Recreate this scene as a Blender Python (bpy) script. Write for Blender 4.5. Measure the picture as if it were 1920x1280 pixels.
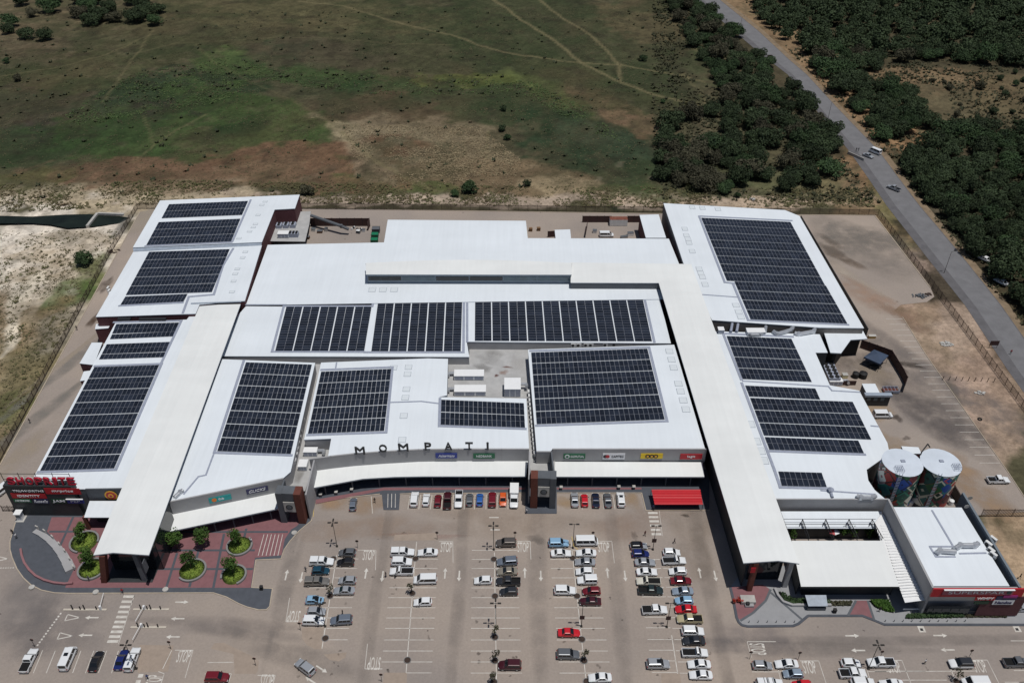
import bpy, bmesh, math, random
import numpy as np
from mathutils import Vector, Matrix
for o in list(bpy.data.objects): bpy.data.objects.remove(o)
SC = bpy.context.scene
COL = SC.collection
R = random.Random(7)
# ------------------------------------------------------------------ camera
FPX, CAMH, TH = 1643.0, 155.0, math.radians(37.4)
cd = bpy.data.cameras.new('camera'); cam = bpy.data.objects.new('camera', cd); COL.objects.link(cam)
cam.location = (0, 0, CAMH); cam.rotation_euler = (math.pi/2 - TH, 0, 0)
cd.sensor_width = 36; cd.lens = 36*FPX/1920; cd.clip_start = 1; cd.clip_end = 12000
SC.camera = cam
SC.render.resolution_x = 1024; SC.render.resolution_y = 682
# ------------------------------------------------------------------ sky, sun, exposure
SUNV = Vector((1.5, -0.95, 7.8)).normalized()
w = bpy.data.worlds.new('World'); SC.world = w; w.use_nodes = True
wn = w.node_tree; bg = wn.nodes['Background']
sk = wn.nodes.new('ShaderNodeTexSky'); sk.sky_type = 'NISHITA'; sk.sun_disc = False
sk.sun_elevation = math.asin(SUNV.z); sk.sun_rotation = math.atan2(SUNV.x, SUNV.y)
wn.links.new(sk.outputs[0], bg.inputs[0]); bg.inputs[1].default_value = 0.05
sd = bpy.data.lights.new('sun', 'SUN'); sun = bpy.data.objects.new('sun', sd); COL.objects.link(sun)
sd.energy = 3.6; sd.angle = math.radians(0.53); sd.color = (1.0, 0.965, 0.91)
sun.rotation_euler = SUNV.to_track_quat('Z', 'Y').to_euler(); sun.location = (0, 0, 300)
SC.view_settings.view_transform = 'Standard'; SC.view_settings.look = 'None'
SC.view_settings.exposure = -0.30; SC.view_settings.gamma = 1; SC.view_settings.use_curve_mapping = False
# ------------------------------------------------------------------ helpers
CT, ST = math.cos(TH), math.sin(TH)
def G(px, py, z=0.0):                      # pixel of the photograph -> place at height z (metres)
    dx = (px-960)/FPX; dv = (py-640)/FPX
    t = (z-CAMH)/(-ST-dv*CT)
    return (dx*t, (CT-dv*ST)*t)
def V(px, py, z=0.0):
    x, y = G(px, py, z); return Vector((x, y, z))
def to_px(x, y, z=0.0):
    d = y*CT+(CAMH-z)*ST; wv = (CAMH-z)*CT-y*ST
    return 960+FPX*x/d, 640+FPX*wv/d
def lin(c):
    c /= 255.0
    return c/12.92 if c <= 0.04045 else ((c+0.055)/1.055)**2.4
def rgb(r, g, b, k=1.0): return (lin(r)*k, lin(g)*k, lin(b)*k)
MATS = {}
def M(name, col, rough=0.8, var=0.12, scale=0.6, metal=0.0, bump=0.0, bscale=8.0, spec=0.4, col2=None, detail=4, objrand=0.0, coat=0.0):
    if name in MATS: return MATS[name]
    m = bpy.data.materials.new(name); m.use_nodes = True; MATS[name] = m
    nt = m.node_tree; b = nt.nodes['Principled BSDF']; L = nt.links.new
    b.inputs['Roughness'].default_value = rough; b.inputs['Metallic'].default_value = metal
    b.inputs['Specular IOR Level'].default_value = spec
    b.inputs['Coat Weight'].default_value = coat
    b.inputs['Base Color'].default_value = (*col, 1)
    if var > 0 or col2:
        geo = nt.nodes.new('ShaderNodeNewGeometry')
        nz = nt.nodes.new('ShaderNodeTexNoise'); nz.inputs['Scale'].default_value = scale; nz.inputs['Detail'].default_value = detail
        nz.inputs['Roughness'].default_value = 0.65
        L(geo.outputs['Position'], nz.inputs['Vector'])
        rp = nt.nodes.new('ShaderNodeValToRGB')
        c2 = col2 or tuple(min(1, c*(1+var)) for c in col); c1 = col if col2 else tuple(c*(1-var) for c in col)
        rp.color_ramp.elements[0].position = 0.32; rp.color_ramp.elements[1].position = 0.68
        rp.color_ramp.elements[0].color = (*c1, 1); rp.color_ramp.elements[1].color = (*c2, 1)
        L(nz.outputs['Fac'], rp.inputs['Fac'])
        out = rp.outputs['Color']
        if objrand > 0:
            oi = nt.nodes.new('ShaderNodeObjectInfo'); mr = nt.nodes.new('ShaderNodeMapRange')
            mr.inputs[3].default_value = 1-objrand; mr.inputs[4].default_value = 1+objrand
            L(oi.outputs['Random'], mr.inputs[0])
            mx = nt.nodes.new('ShaderNodeVectorMath'); mx.operation = 'SCALE'
            L(out, mx.inputs[0]); L(mr.outputs[0], mx.inputs[3]); out = mx.outputs[0]
        L(out, b.inputs['Base Color'])
    if bump > 0:
        geo2 = nt.nodes.new('ShaderNodeNewGeometry')
        n2 = nt.nodes.new('ShaderNodeTexNoise'); n2.inputs['Scale'].default_value = bscale; n2.inputs['Detail'].default_value = 3
        L(geo2.outputs['Position'], n2.inputs['Vector'])
        bp = nt.nodes.new('ShaderNodeBump'); bp.inputs['Strength'].default_value = bump; bp.inputs['Distance'].default_value = 0.05
        L(n2.outputs['Fac'], bp.inputs['Height']); L(bp.outputs[0], b.inputs['Normal'])
    return m
def tag(o, label=None, cat=None, group=None, kind=None):
    if label: o['label'] = label
    if cat: o['category'] = cat
    if group: o['group'] = group
    if kind: o['kind'] = kind
    return o
def thing(name, loc, label, cat, group=None):
    o = bpy.data.objects.new(name, None); COL.objects.link(o); o.location = loc; o.empty_display_size = 0.3
    return tag(o, label, cat, group)
def link(name, me, parent=None, loc=None):
    o = bpy.data.objects.new(name, me); COL.objects.link(o)
    if parent: o.parent = parent
    if loc is not None: o.location = loc
    return o
def mesh(name, verts, faces, mats, mi=None, smooth=False):
    me = bpy.data.meshes.new(name); me.from_pydata([tuple(v) for v in verts], [], faces)
    for m in (mats if isinstance(mats, (list, tuple)) else [mats]): me.materials.append(m)
    if mi: me.polygons.foreach_set('material_index', mi)
    if smooth: me.polygons.foreach_set('use_smooth', [True]*len(me.polygons))
    me.update(); return me
def part(parent, name, verts, faces, mats, mi=None, smooth=False):   # verts in world metres
    L = parent.location if parent else Vector((0, 0, 0))
    me = mesh(name, [(v[0]-L[0], v[1]-L[1], v[2]-L[2]) for v in verts], faces, mats, mi, smooth)
    return link(name, me, parent)
class MB:                                                            # collects simple solids into one mesh
    def __init__(s): s.v = []; s.f = []; s.m = []
    def add(s, v, f, mi=0):
        n = len(s.v); s.v += [tuple(q) for q in v]; s.f += [tuple(i+n for i in q) for q in f]; s.m += [mi]*len(f)
    def box(s, x0, x1, y0, y1, z0, z1, mi=0):
        s.add([(x0,y0,z0),(x1,y0,z0),(x1,y1,z0),(x0,y1,z0),(x0,y0,z1),(x1,y0,z1),(x1,y1,z1),(x0,y1,z1)],
              [(0,3,2,1),(4,5,6,7),(0,1,5,4),(1,2,6,5),(2,3,7,6),(3,0,4,7)], mi)
    def obox(s, c, ux, hx, hy, z0, z1, mi=0):                        # box turned so that its x axis is ux
        ux = Vector((ux[0], ux[1])).normalized(); uy = Vector((-ux.y, ux.x)); c = Vector((c[0], c[1]))
        q = [c-ux*hx-uy*hy, c+ux*hx-uy*hy, c+ux*hx+uy*hy, c-ux*hx+uy*hy]
        s.add([(p.x,p.y,z0) for p in q]+[(p.x,p.y,z1) for p in q], [(0,3,2,1),(4,5,6,7),(0,1,5,4),(1,2,6,5),(2,3,7,6),(3,0,4,7)], mi)
    def prism(s, pts, z0, z1, mi=0, mtop=None, cap=True):            # pts: list of xy (+ z of the top)
        n = len(pts)
        a = sum(pts[i][0]*pts[(i+1)%n][1]-pts[(i+1)%n][0]*pts[i][1] for i in range(n))
        if a < 0: pts = pts[::-1]
        zt = [p[2] if len(p) > 2 and p[2] is not None else z1 for p in pts]
        zb = [z0 if z0 is not None else zt[i]-0.25 for i in range(n)]
        v = [(p[0],p[1],zb[i]) for i, p in enumerate(pts)]+[(p[0],p[1],zt[i]) for i, p in enumerate(pts)]
        k = len(s.v); s.v += v
        for i in range(n):
            j = (i+1) % n; s.f.append((k+i,k+j,k+n+j,k+n+i)); s.m.append(mi)
        if cap:
            s.f.append(tuple(range(k+n, k+2*n))); s.m.append(mi if mtop is None else mtop)
            s.f.append(tuple(range(k+n-1, k-1, -1))); s.m.append(mi)
    def tube(s, p, q, r, n=8, mi=0, r2=None, cap=True):
        p, q = Vector(p), Vector(q); d = (q-p).normalized(); r2 = r if r2 is None else r2
        a = d.orthogonal().normalized(); b = d.cross(a); k = len(s.v)
        for c, rr in ((p, r), (q, r2)):
            for i in range(n):
                t = 2*math.pi*i/n; s.v.append(tuple(c+a*math.cos(t)*rr+b*math.sin(t)*rr))
        for i in range(n):
            j = (i+1) % n; s.f.append((k+i,k+j,k+n+j,k+n+i)); s.m.append(mi)
        if cap:
            s.f.append(tuple(range(k+n-1,k-1,-1))); s.f.append(tuple(range(k+n,k+2*n))); s.m += [mi, mi]
    def path(s, pts, r, n=8, mi=0):
        for a, b in zip(pts[:-1], pts[1:]): s.tube(a, b, r, n, mi)
    def build(s, name, mats, parent=None, smooth=False, world=True):
        if world: return part(parent, name, s.v, s.f, mats, s.m, smooth)
        return link(name, mesh(name, s.v, s.f, mats, s.m, smooth), parent)
    def me(s, name, mats, smooth=False): return mesh(name, s.v, s.f, mats, s.m, smooth)
def cen(pts): return (sum(p[0] for p in pts)/len(pts), sum(p[1] for p in pts)/len(pts))
_txt = {}
def text_mesh(s, name, mats, width=None, height=None, depth=0.03, shear=0.0, bold=0.0, bev=0.0):
    """lettering as a mesh: lies in local xz facing -y, centred on x, standing on z=0, back at y=0"""
    cu = bpy.data.curves.new('t', 'FONT'); cu.body = s; cu.size = 1; cu.extrude = 0.5; cu.shear = shear; cu.offset = bold
    cu.resolution_u = 3; cu.bevel_depth = bev; cu.bevel_resolution = 0
    o = bpy.data.objects.new('t', cu); COL.objects.link(o); dg = bpy.context.evaluated_depsgraph_get()
    me = bpy.data.meshes.new_from_object(o.evaluated_get(dg)); bpy.data.objects.remove(o); bpy.data.curves.remove(cu)
    co = np.empty(len(me.vertices)*3); me.vertices.foreach_get('co', co); co = co.reshape(-1, 3)
    lo, hi = co.min(0), co.max(0); sz = hi-lo
    kx = width/sz[0] if width else height/sz[1]; ky = height/sz[1] if height else kx
    out = np.stack([(co[:,0]-(lo[0]+hi[0])/2)*kx, -(co[:,2]-lo[2])/sz[2]*depth, (co[:,1]-lo[1])*ky], 1)
    me.vertices.foreach_set('co', out.ravel()); me.materials.clear(); me.name = name
    for m in (mats if isinstance(mats, (list, tuple)) else [mats]): me.materials.append(m)
    me.update(); return me
# ------------------------------------------------------------------ materials
m_roof = M('white_roof_sheet', (0.73,0.78,0.83), 0.42, 0.03, 0.05, bump=0)
m_cream = M('cream_roof_sheet', (0.755,0.775,0.775), 0.5, 0.03, 0.06)
def seams(m, dirx, pitch, s=0.35):          # standing seams: fine ribs along the sheet
    nt = m.node_tree; b = nt.nodes['Principled BSDF']; g = nt.nodes.new('ShaderNodeNewGeometry')
    wv = nt.nodes.new('ShaderNodeTexWave'); wv.bands_direction = dirx; wv.inputs['Scale'].default_value = 0.314/pitch*1.0
    nt.links.new(g.outputs['Position'], wv.inputs['Vector'])
    bp = nt.nodes.new('ShaderNodeBump'); bp.inputs['Strength'].default_value = s; bp.inputs['Distance'].default_value = 0.03
    nt.links.new(wv.outputs['Fac'], bp.inputs['Height']); nt.links.new(bp.outputs[0], b.inputs['Normal'])
seams(m_roof, 'X', 0.9, 0.16); seams(m_cream, 'X', 0.9, 0.16)
def weather(m, sx, sy, lo, hi, seed):      # dust washed down the sheets in long faint streaks, plus sheet-to-sheet tone
    nt = m.node_tree; b = nt.nodes['Principled BSDF']; src = b.inputs['Base Color'].links[0].from_socket
    g = nt.nodes.new('ShaderNodeNewGeometry'); mp = nt.nodes.new('ShaderNodeMapping'); mp.inputs['Scale'].default_value = (sx, sy, 1); mp.inputs['Location'].default_value = (seed, seed, 0)
    nt.links.new(g.outputs['Position'], mp.inputs[0]); n = nt.nodes.new('ShaderNodeTexNoise'); n.inputs['Scale'].default_value = 1; n.inputs['Detail'].default_value = 5; nt.links.new(mp.outputs[0], n.inputs['Vector'])
    r = nt.nodes.new('ShaderNodeMapRange'); r.inputs[1].default_value = 0.3; r.inputs[2].default_value = 0.7; r.inputs[3].default_value = lo; r.inputs[4].default_value = hi; nt.links.new(n.outputs['Fac'], r.inputs[0])
    v = nt.nodes.new('ShaderNodeVectorMath'); v.operation = 'SCALE'; nt.links.new(src, v.inputs[0]); nt.links.new(r.outputs[0], v.inputs[3]); nt.links.new(v.outputs[0], b.inputs['Base Color'])
weather(m_roof, 1.1, 0.05, 0.97, 1.015, 3); weather(m_roof, 0.03, 0.12, 0.97, 1.02, 9); weather(m_cream, 1.1, 0.05, 0.975, 1.012, 5); weather(m_cream, 0.06, 0.2, 0.965, 1.02, 1)
m_flash = M('grey_flashing', (0.30,0.35,0.42), 0.5, 0.15, 0.8)
m_tray = M('galvanised_tray', (0.31,0.34,0.42), 0.45, 0.12, 1.5)
m_grey = M('grey_plaster', (0.34,0.34,0.35), 0.85, 0.07, 0.3)
m_dgrey = M('dark_grey_plaster', (0.10,0.11,0.125), 0.8, 0.10, 0.4)
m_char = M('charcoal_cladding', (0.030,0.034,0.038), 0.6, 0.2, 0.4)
m_brick = M('maroon_brick', (0.105,0.040,0.045), 0.85, 0.2, 3.0, bump=0.2)
m_rust = M('red_brown_render', (0.125,0.040,0.028), 0.8, 0.12, 0.8)
m_concrete = M('concrete', (0.42,0.41,0.39), 0.85, 0.16, 0.5, detail=6)
m_deck = M('weathered_deck', (0.40,0.40,0.40), 0.85, 0.13, 0.35, detail=8)
m_glass = M('dark_glass', (0.012,0.016,0.020), 0.08, 0.0, spec=0.6)
m_bglass = M('blue_grey_glazing', (0.10,0.15,0.18), 0.15, 0.2, 0.4, spec=0.6)
m_steel = M('black_steel', (0.022,0.022,0.024), 0.5, 0.1, 2)
m_fence = M('rust_brown_steel', (0.055,0.036,0.030), 0.7, 0.25, 2)
m_white = M('white_paint', (0.78,0.79,0.80), 0.45, 0.03, 1)
m_mark = M('worn_road_paint', (0.66,0.64,0.60), 0.8, 0.0, 0.9, col2=(0.45,0.42,0.38))
m_ymark = M('worn_yellow_paint', (0.48,0.36,0.12), 0.8, 0.25, 0.9)
m_red = M('red_paint', (0.50,0.012,0.020), 0.45, 0.06, 1)
m_metal = M('bare_sheet_metal', (0.55,0.57,0.60), 0.35, 0.12, 0.8, metal=0.6)
m_acw = M('off_white_casing', (0.68,0.69,0.69), 0.5, 0.06, 1)
m_panel = M('solar_cells', (0.0155,0.0200,0.0310), 0.25, 0.22, 0.35, spec=0.35, objrand=0.32)
m_pframe = M('panel_frame', (0.20,0.21,0.25), 0.5, 0.0)
m_blk = M('black_rubber', (0.012,0.012,0.013), 0.7, 0.0)
# ================================================================== THE SETTING: ground, road, yard, pavings
rng = np.random.default_rng(11)
def vnoise(x, y, s, seed):
    r = np.random.default_rng(seed).random((257, 257)); u = x/s+1000.3; v = y/s+1000.7
    i = np.floor(u).astype(int); j = np.floor(v).astype(int); fu = u-i; fv = v-j
    fu = fu*fu*(3-2*fu); fv = fv*fv*(3-2*fv); i %= 256; j %= 256
    return (r[i,j]*(1-fu)*(1-fv)+r[i+1,j]*fu*(1-fv)+r[i,j+1]*(1-fu)*fv+r[i+1,j+1]*fu*fv)
def fbm(x, y, s, seed, o=4):
    t = 0; a = 1; n = 0
    for k in range(o): t = t+a*vnoise(x, y, s/2**k, seed+k); n += a; a *= 0.55
    return t/n
def seg_dist(x, y, pts, closed=False):
    d = np.full(x.shape, 1e9); n = len(pts)
    for k in range(n if closed else n-1):
        a = np.array(pts[k][:2]); b = np.array(pts[(k+1) % n][:2]); ab = b-a
        t = np.clip(((x-a[0])*ab[0]+(y-a[1])*ab[1])/max(1e-9, ab@ab), 0, 1)
        d = np.minimum(d, np.hypot(x-a[0]-t*ab[0], y-a[1]-t*ab[1]))
    return d
def inside(x, y, pts):
    r = np.zeros(x.shape, bool); n = len(pts)
    for k in range(n):
        a = pts[k]; b = pts[(k+1) % n]
        if a[1] == b[1]: continue
        c = ((a[1] > y) != (b[1] > y)) & (x < (b[0]-a[0])*(y-a[1])/(b[1]-a[1])+a[0]); r ^= c
    return r
def pts_in(poly, x, y):
    n = len(poly); r = False
    for k in range(n):
        a = poly[k]; b = poly[(k+1) % n]
        if (a[1] > y) != (b[1] > y) and x < (b[0]-a[0])*(y-a[1])/(b[1]-a[1])+a[0]: r = not r
    return r
gx = np.arange(-345, 346, 1.15); gy = np.arange(60, 612, 1.35)
X, Y = np.meshgrid(gx, gy, indexing='ij')
dd = Y*CT+CAMH*ST; PX = 960+FPX*X/dd; PY = 640+FPX*(CAMH*CT-Y*ST)/dd
wx = (fbm(X, Y, 30, 1)-0.5)*12+(fbm(X, Y, 7, 5, 3)-0.5)*7; wy = (fbm(X, Y, 30, 21)-0.5)*16+(fbm(X, Y, 7, 25, 3)-0.5)*9            # ragged edges, in metres
Xw, Yw = X+wx, Y+wy
dw = Yw*CT+CAMH*ST; PXw = 960+FPX*Xw/dw; PYw = 640+FPX*(CAMH*CT-Yw*ST)/dw
C = np.zeros(X.shape+(3,)); C[:] = rgb(80,77,58)
def blob(cx, cy, rx, ry, col, s=0.85, rot=0, soft=0.5, rag=0.5, seed=50):
    global C
    a = math.radians(rot); u = PXw-cx; v = PYw-cy
    uu = (u*math.cos(a)+v*math.sin(a))/rx; vv = (-u*math.sin(a)+v*math.cos(a))/ry
    d = np.sqrt(uu*uu+vv*vv)+(fbm(X, Y, 14, seed)-0.5)*rag
    t = np.clip((1+soft/2-d)/soft, 0, 1); t = t*t*(3-2*t); th = fbm(X, Y, 5.5, seed+200, 3)
    t = np.clip(t+t*(1-t)*4*(0.5-th)*3.0, 0, 1)*(1-0.45*np.clip((th-0.56)*7, 0, 1)); t = (t*s)[...,None]
    C = C*(1-t)+np.array(rgb(*col))*t
BL = [ # field, top left to right
 (120,60,330,75,(104,94,75),.8,6),(60,20,160,40,(112,100,78),.7,0),(150,135,260,40,(68,72,47),.8,-14),(330,60,220,30,(80,78,56),.7,0),
 (640,70,420,70,(68,70,48),.7,4),(620,25,320,30,(98,92,66),.6,3),(1080,70,330,90,(66,71,48),.8,10),(1220,40,110,40,(96,86,64),.7,20),
 (60,215,150,55,(74,68,56),.8,0),(95,240,90,18,(66,56,54),.8,0),(20,270,110,40,(52,66,42),.8,10),
 (330,170,230,48,(46,60,40),.9,-16),(250,190,120,26,(50,64,44),.8,-20),(440,112,75,24,(84,100,58),.7,8),(540,120,90,20,(56,72,44),.8,10),
 (330,205,60,16,(58,50,50),.8,0),(640,140,130,16,(60,76,44),.8,4),(600,100,130,30,(80,72,58),.6,4),(720,160,110,16,(54,74,44),.85,-4),(900,150,120,14,(92,100,54),.85,2),(1020,165,75,16,(96,104,62),.85,25),
 (1060,195,60,22,(74,90,50),.85,20),(300,255,230,50,(58,78,43),.9,0),(520,230,180,50,(64,82,45),.85,20),(420,240,80,14,(42,56,34),.8,-8),
 (860,195,150,40,(58,68,44),.8,4),(700,200,120,40,(88,74,58),.6,0),(1130,290,150,75,(46,62,42),.9,16),(1150,260,100,26,(58,70,52),.7,15),
 (1160,205,100,20,(118,98,76),.8,26),(1230,235,60,14,(120,98,78),.8,20),(1130,165,160,40,(66,70,46),.7,14),
 (780,270,165,52,(126,114,92),.85,8),(700,265,80,40,(138,126,104),.6,15),(560,300,240,36,(112,86,68),.9,-4),(260,325,200,30,(114,90,72),.85,0),(440,330,180,26,(112,94,74),.7,-6),(900,330,160,34,(122,104,82),.8,4),
 (1000,335,120,30,(116,100,78),.7,4),(800,350,80,14,(74,84,48),.8,10),(660,330,50,14,(70,82,48),.8,10),(680,340,130,18,(116,92,72),.7,0),(640,255,14,70,(150,138,112),.8,-52),(690,300,26,60,(140,126,104),.6,-58),
 (820,375,900,12,(168,152,136),.9,0),(200,372,260,26,(172,158,134),.9,0),(90,350,120,14,(138,128,108),.7,0),(300,345,130,12,(132,116,96),.8,0),(60,330,80,18,(84,84,54),.8,-8),(1080,352,110,16,(150,134,108),.8,4),(1400,378,230,16,(172,154,134),.95,2),(1280,330,120,40,(62,72,48),.6,0),(1180,355,70,14,(60,76,44),.8,6),
 # bank and sand at left
 (110,520,240,130,(212,202,188),.98,0),(60,640,170,110,(152,138,114),.6,-20),(20,800,120,150,(130,116,90),.85,0),(130,465,110,26,(158,142,118),.5,0),(40,455,40,24,(204,196,184),.7,0),(90,500,90,18,(140,124,98),.5,10),
 (150,560,60,22,(116,110,76),.6,-30),(165,520,40,30,(96,104,62),.8,-60),(130,555,30,22,(78,96,52),.8,0),(80,600,70,46,(120,104,76),.75,-30),(20,580,50,50,(112,94,70),.7,0),(50,575,14,90,(206,196,178),.8,22),(110,640,50,40,(124,118,104),.7,-30),(60,690,70,50,(112,104,76),.7,-30),(35,770,40,34,(80,88,52),.7,0),(20,870,60,60,(120,108,84),.7,0),
 # east: verge, bare earth, wood floor
 (1590,350,130,46,(140,118,92),.8,30),(1500,350,90,26,(96,98,70),.6,10),(1620,300,46,40,(132,104,78),.8,40),(1680,400,20,110,(112,108,72),.7,-38),(1800,570,20,190,(150,128,96),.85,-38),(1830,570,12,180,(92,98,60),.6,-38),(1790,640,90,190,(172,150,136),.95,-32),(1850,700,60,160,(158,136,118),.7,-34),(1770,600,70,60,(160,142,126),.8,0),(1700,560,60,26,(142,120,98),.6,0),(1730,640,30,60,(128,112,92),.6,-30),(1860,800,50,90,(170,148,130),.8,-34),
 (1900,1030,90,90,(166,144,120),.95,0),(1650,150,330,190,(74,68,52),.9,10),(1500,90,40,200,(138,116,90),.9,-52),(1600,215,24,110,(138,112,86),.8,-38),(1740,150,160,24,(124,104,80),.7,3),(1800,215,130,60,(92,84,64),.9,10),(1890,180,60,40,(98,88,66),.8,0),(1690,250,50,30,(140,112,84),.8,20),(1860,420,150,160,(56,52,40),.9,0),(1900,600,60,90,(70,62,46),.8,0),(1290,250,60,40,(110,100,80),.6,0),(1300,280,40,10,(150,146,136),.7,0),
]
for k, b in enumerate(BL): blob(b[0], b[1], b[2], b[3], b[4], b[5], b[6] if len(b) > 6 else 0, 0.5, 0.7, 50+k % 9)
# mottling: bare spots, burnt spots and tussocks
n1 = fbm(X, Y, 9, 301); n2 = fbm(X, Y, 3.2, 311, 3); n3 = fbm(X, Y, 40, 321)
C *= (0.70+0.60*n1)[...,None]; C *= (0.62+0.76*n2)[...,None]
t = (np.clip((n3-0.56)*5, 0, 1)*0.22)[...,None]; C = C*(1-t)+np.array(rgb(104,84,66))*t
salt = 0.5*(PY > 300)*np.clip((fbm(X, Y, 5, 351, 3)-0.66)*9, 0, 1)*np.clip((fbm(X, Y, 60, 361)-0.45)*5, 0, 1)*0.35
C = C*(1-salt[...,None])+np.array(rgb(176,160,138))*salt[...,None]
fd = np.clip((360-PY)/40, 0, 1)*np.clip((1330-PX)/60, 0, 1); C *= (1-0.13*fd)[...,None]
fg = fbm(X, Y, 22, 371, 5); t = (np.clip((0.52-fg)*6, 0, 1)*0.45*fd)[...,None]; C = C*(1-t)+np.array(rgb(40,54,32))*t
t = (np.clip((fbm(X, Y, 7, 381, 3)-0.6)*7, 0, 1)*0.42*fd)[...,None]; C = C*(1-t)+np.array(rgb(44,40,32))*t
PATHS = [([(560,0),(640,10),(720,33),(800,52),(850,63),(900,83),(950,96),(1000,105),(1090,116),(1160,118),(1280,140),(1320,150)],1.5,.8),
 ([(918,-6),(975,35),(1035,70),(1090,115),(1150,145),(1220,172),(1270,186),(1318,195)],1.8,.85),([(1008,-6),(1060,35),(1110,65),(1160,118),(1165,148)],1.6,.8),
 ([(300,-6),(308,30),(280,60),(255,100),(200,175),(190,190)],1.1,.5),([(280,62),(200,100),(100,125),(0,140)],1.0,.45),([(250,98),(330,78),(400,74),(520,68),(640,70)],0.8,.35),
 ([(645,252),(560,190),(470,150),(400,115),(365,80)],0.9,.38),([(638,245),(668,275),(700,296),(760,330),(820,356)],1.4,.7),([(915,245),(908,278),(913,298)],0.8,.6),([(272,215),(280,240),(285,268)],0.7,.5),([(250,300),(285,270),(330,240),(385,210)],0.8,.5),
 ([(640,72),(760,80),(850,84)],0.8,.4),([(1280,135),(1310,165),(1325,195)],1.0,.6),([(1540,95),(1400,20)],2.2,.4),([(1640,300),(1565,345),(1500,352)],1.5,.5)]
for p, wd, s in PATHS:
    d = seg_dist(Xw*0.25+X*0.75, Yw*0.25+Y*0.75, [G(*q) for q in p]); t = (np.clip((wd*0.5+0.55-d)/0.9, 0, 1)*s*0.8)[...,None]
    C = C*(1-t)+np.array(rgb(116,108,80))*t
# relief outside the fence, flat under the yard and the road, a hollow for the pond
SITE = [G(*q) for q in [(-330,1400),(-160,1040),(0,860),(258,388),(560,383),(1240,393),(1652,394),(1925,772),(2150,1120),(2300,1400)]]
ROADC = [G(*q) for q in [(1322,-12),(1328,0),(1405,66),(1470,120),(1550,200),(1625,284),(1670,347),(1722,420),(1762,470),(1838,570),(1922,680),(2010,800)]]
POND = [G(*q) for q in [(-90,403),(0,402),(60,403.5),(120,400),(165,399),(182,401),(225,403),(240,406),(222,415),(175,421),(125,424),(95,418),(60,415),(0,416),(-90,420)]]
ins = inside(X, Y, SITE); ds = np.where(ins, 0, seg_dist(X, Y, SITE, True)); dr = seg_dist(X, Y, ROADC)
rel = np.clip((ds-2)/14, 0, 1)*np.clip((dr-8)/10, 0, 1)*np.clip((345-np.abs(X))/20, 0, 1)*np.clip((611-Y)/20, 0, 1)
Z = -0.06-rel*(fbm(X, Y, 26, 401)*0.9+fbm(X, Y, 5, 411, 2)*0.35)
dp = seg_dist(X, Y, POND, True); ip = inside(X, Y, POND)
Z = np.where(ip, Z-np.clip(dp/2.5, 0, 1)*1.2-0.75, Z-np.clip((2.2-dp)/2.2, 0, 1)*0.75)
nx_, ny_ = X.shape
vv = np.stack([X, Y, Z], -1).reshape(-1, 3)
idx = np.arange(nx_*ny_).reshape(nx_, ny_)
q = np.stack([idx[:-1,:-1], idx[1:,:-1], idx[1:,1:], idx[:-1,1:]], -1).reshape(-1, 4)
me = bpy.data.meshes.new('ground')
b4 = [(-4000,-3000),(4000,-3000),(4000,6000),(-4000,6000)]
nv = len(vv); vv = np.vstack([vv, [(a, b, -0.06) for a, b in b4]])
cor = [idx[0,0], idx[-1,0], idx[-1,-1], idx[0,-1]]
ring = np.array([[nv,nv+1,cor[1],cor[0]],[nv+1,nv+2,cor[2],cor[1]],[nv+2,nv+3,cor[3],cor[2]],[nv+3,nv,cor[0],cor[3]]])
q = np.vstack([q, ring])
me.vertices.add(len(vv)); me.vertices.foreach_set('co', vv.ravel())
me.loops.add(q.size); me.loops.foreach_set('vertex_index', q.ravel().astype(np.int32))
me.polygons.add(len(q)); me.polygons.foreach_set('loop_start', np.arange(0, q.size, 4, dtype=np.int32)); me.polygons.foreach_set('loop_total', np.full(len(q), 4, np.int32))
me.update(); me.validate()
ca = me.color_attributes.new('soil', 'FLOAT_COLOR', 'POINT')
cc = np.ones((len(vv), 4)); cc[:nv,:3] = C.reshape(-1, 3); cc[nv:,:3] = rgb(96,88,66)
ca.data.foreach_set('color', cc.ravel())
m = bpy.data.materials.new('veld_soil_and_grass'); m.use_nodes = True; nt = m.node_tree; b = nt.nodes['Principled BSDF']
at = nt.nodes.new('ShaderNodeAttribute'); at.attribute_name = 'soil'
ge = nt.nodes.new('ShaderNodeNewGeometry')
na = nt.nodes.new('ShaderNodeTexNoise'); na.inputs['Scale'].default_value = 0.7; na.inputs['Detail'].default_value = 7; na.inputs['Roughness'].default_value = 0.75
nt.links.new(ge.outputs['Position'], na.inputs['Vector'])
mr = nt.nodes.new('ShaderNodeMapRange'); mr.inputs[1].default_value = 0.3; mr.inputs[2].default_value = 0.7; mr.inputs[3].default_value = 0.62; mr.inputs[4].default_value = 1.36
nt.links.new(na.outputs['Fac'], mr.inputs[0])
vm = nt.nodes.new('ShaderNodeVectorMath'); vm.operation = 'SCALE'; nt.links.new(at.outputs['Color'], vm.inputs[0]); nt.links.new(mr.outputs[0], vm.inputs[3])
nt.links.new(vm.outputs[0], b.inputs['Base Color']); b.inputs['Roughness'].default_value = 0.95; b.inputs['Specular IOR Level'].default_value = 0.15
bp = nt.nodes.new('ShaderNodeBump'); bp.inputs['Strength'].default_value = 0.9; bp.inputs['Distance'].default_value = 0.35
nt.links.new(na.outputs['Fac'], bp.inputs['Height']); nt.links.new(bp.outputs[0], b.inputs['Normal'])
me.materials.append(m); me.polygons.foreach_set('use_smooth', [True]*len(me.polygons))
ground = tag(link('ground', me), kind='structure')
def gz(x, y):
    i = int(round((x+345)/1.15)); j = int(round((y-60)/1.35))
    return float(Z[i, j]) if 0 <= i < nx_ and 0 <= j < ny_ else -0.06
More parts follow.
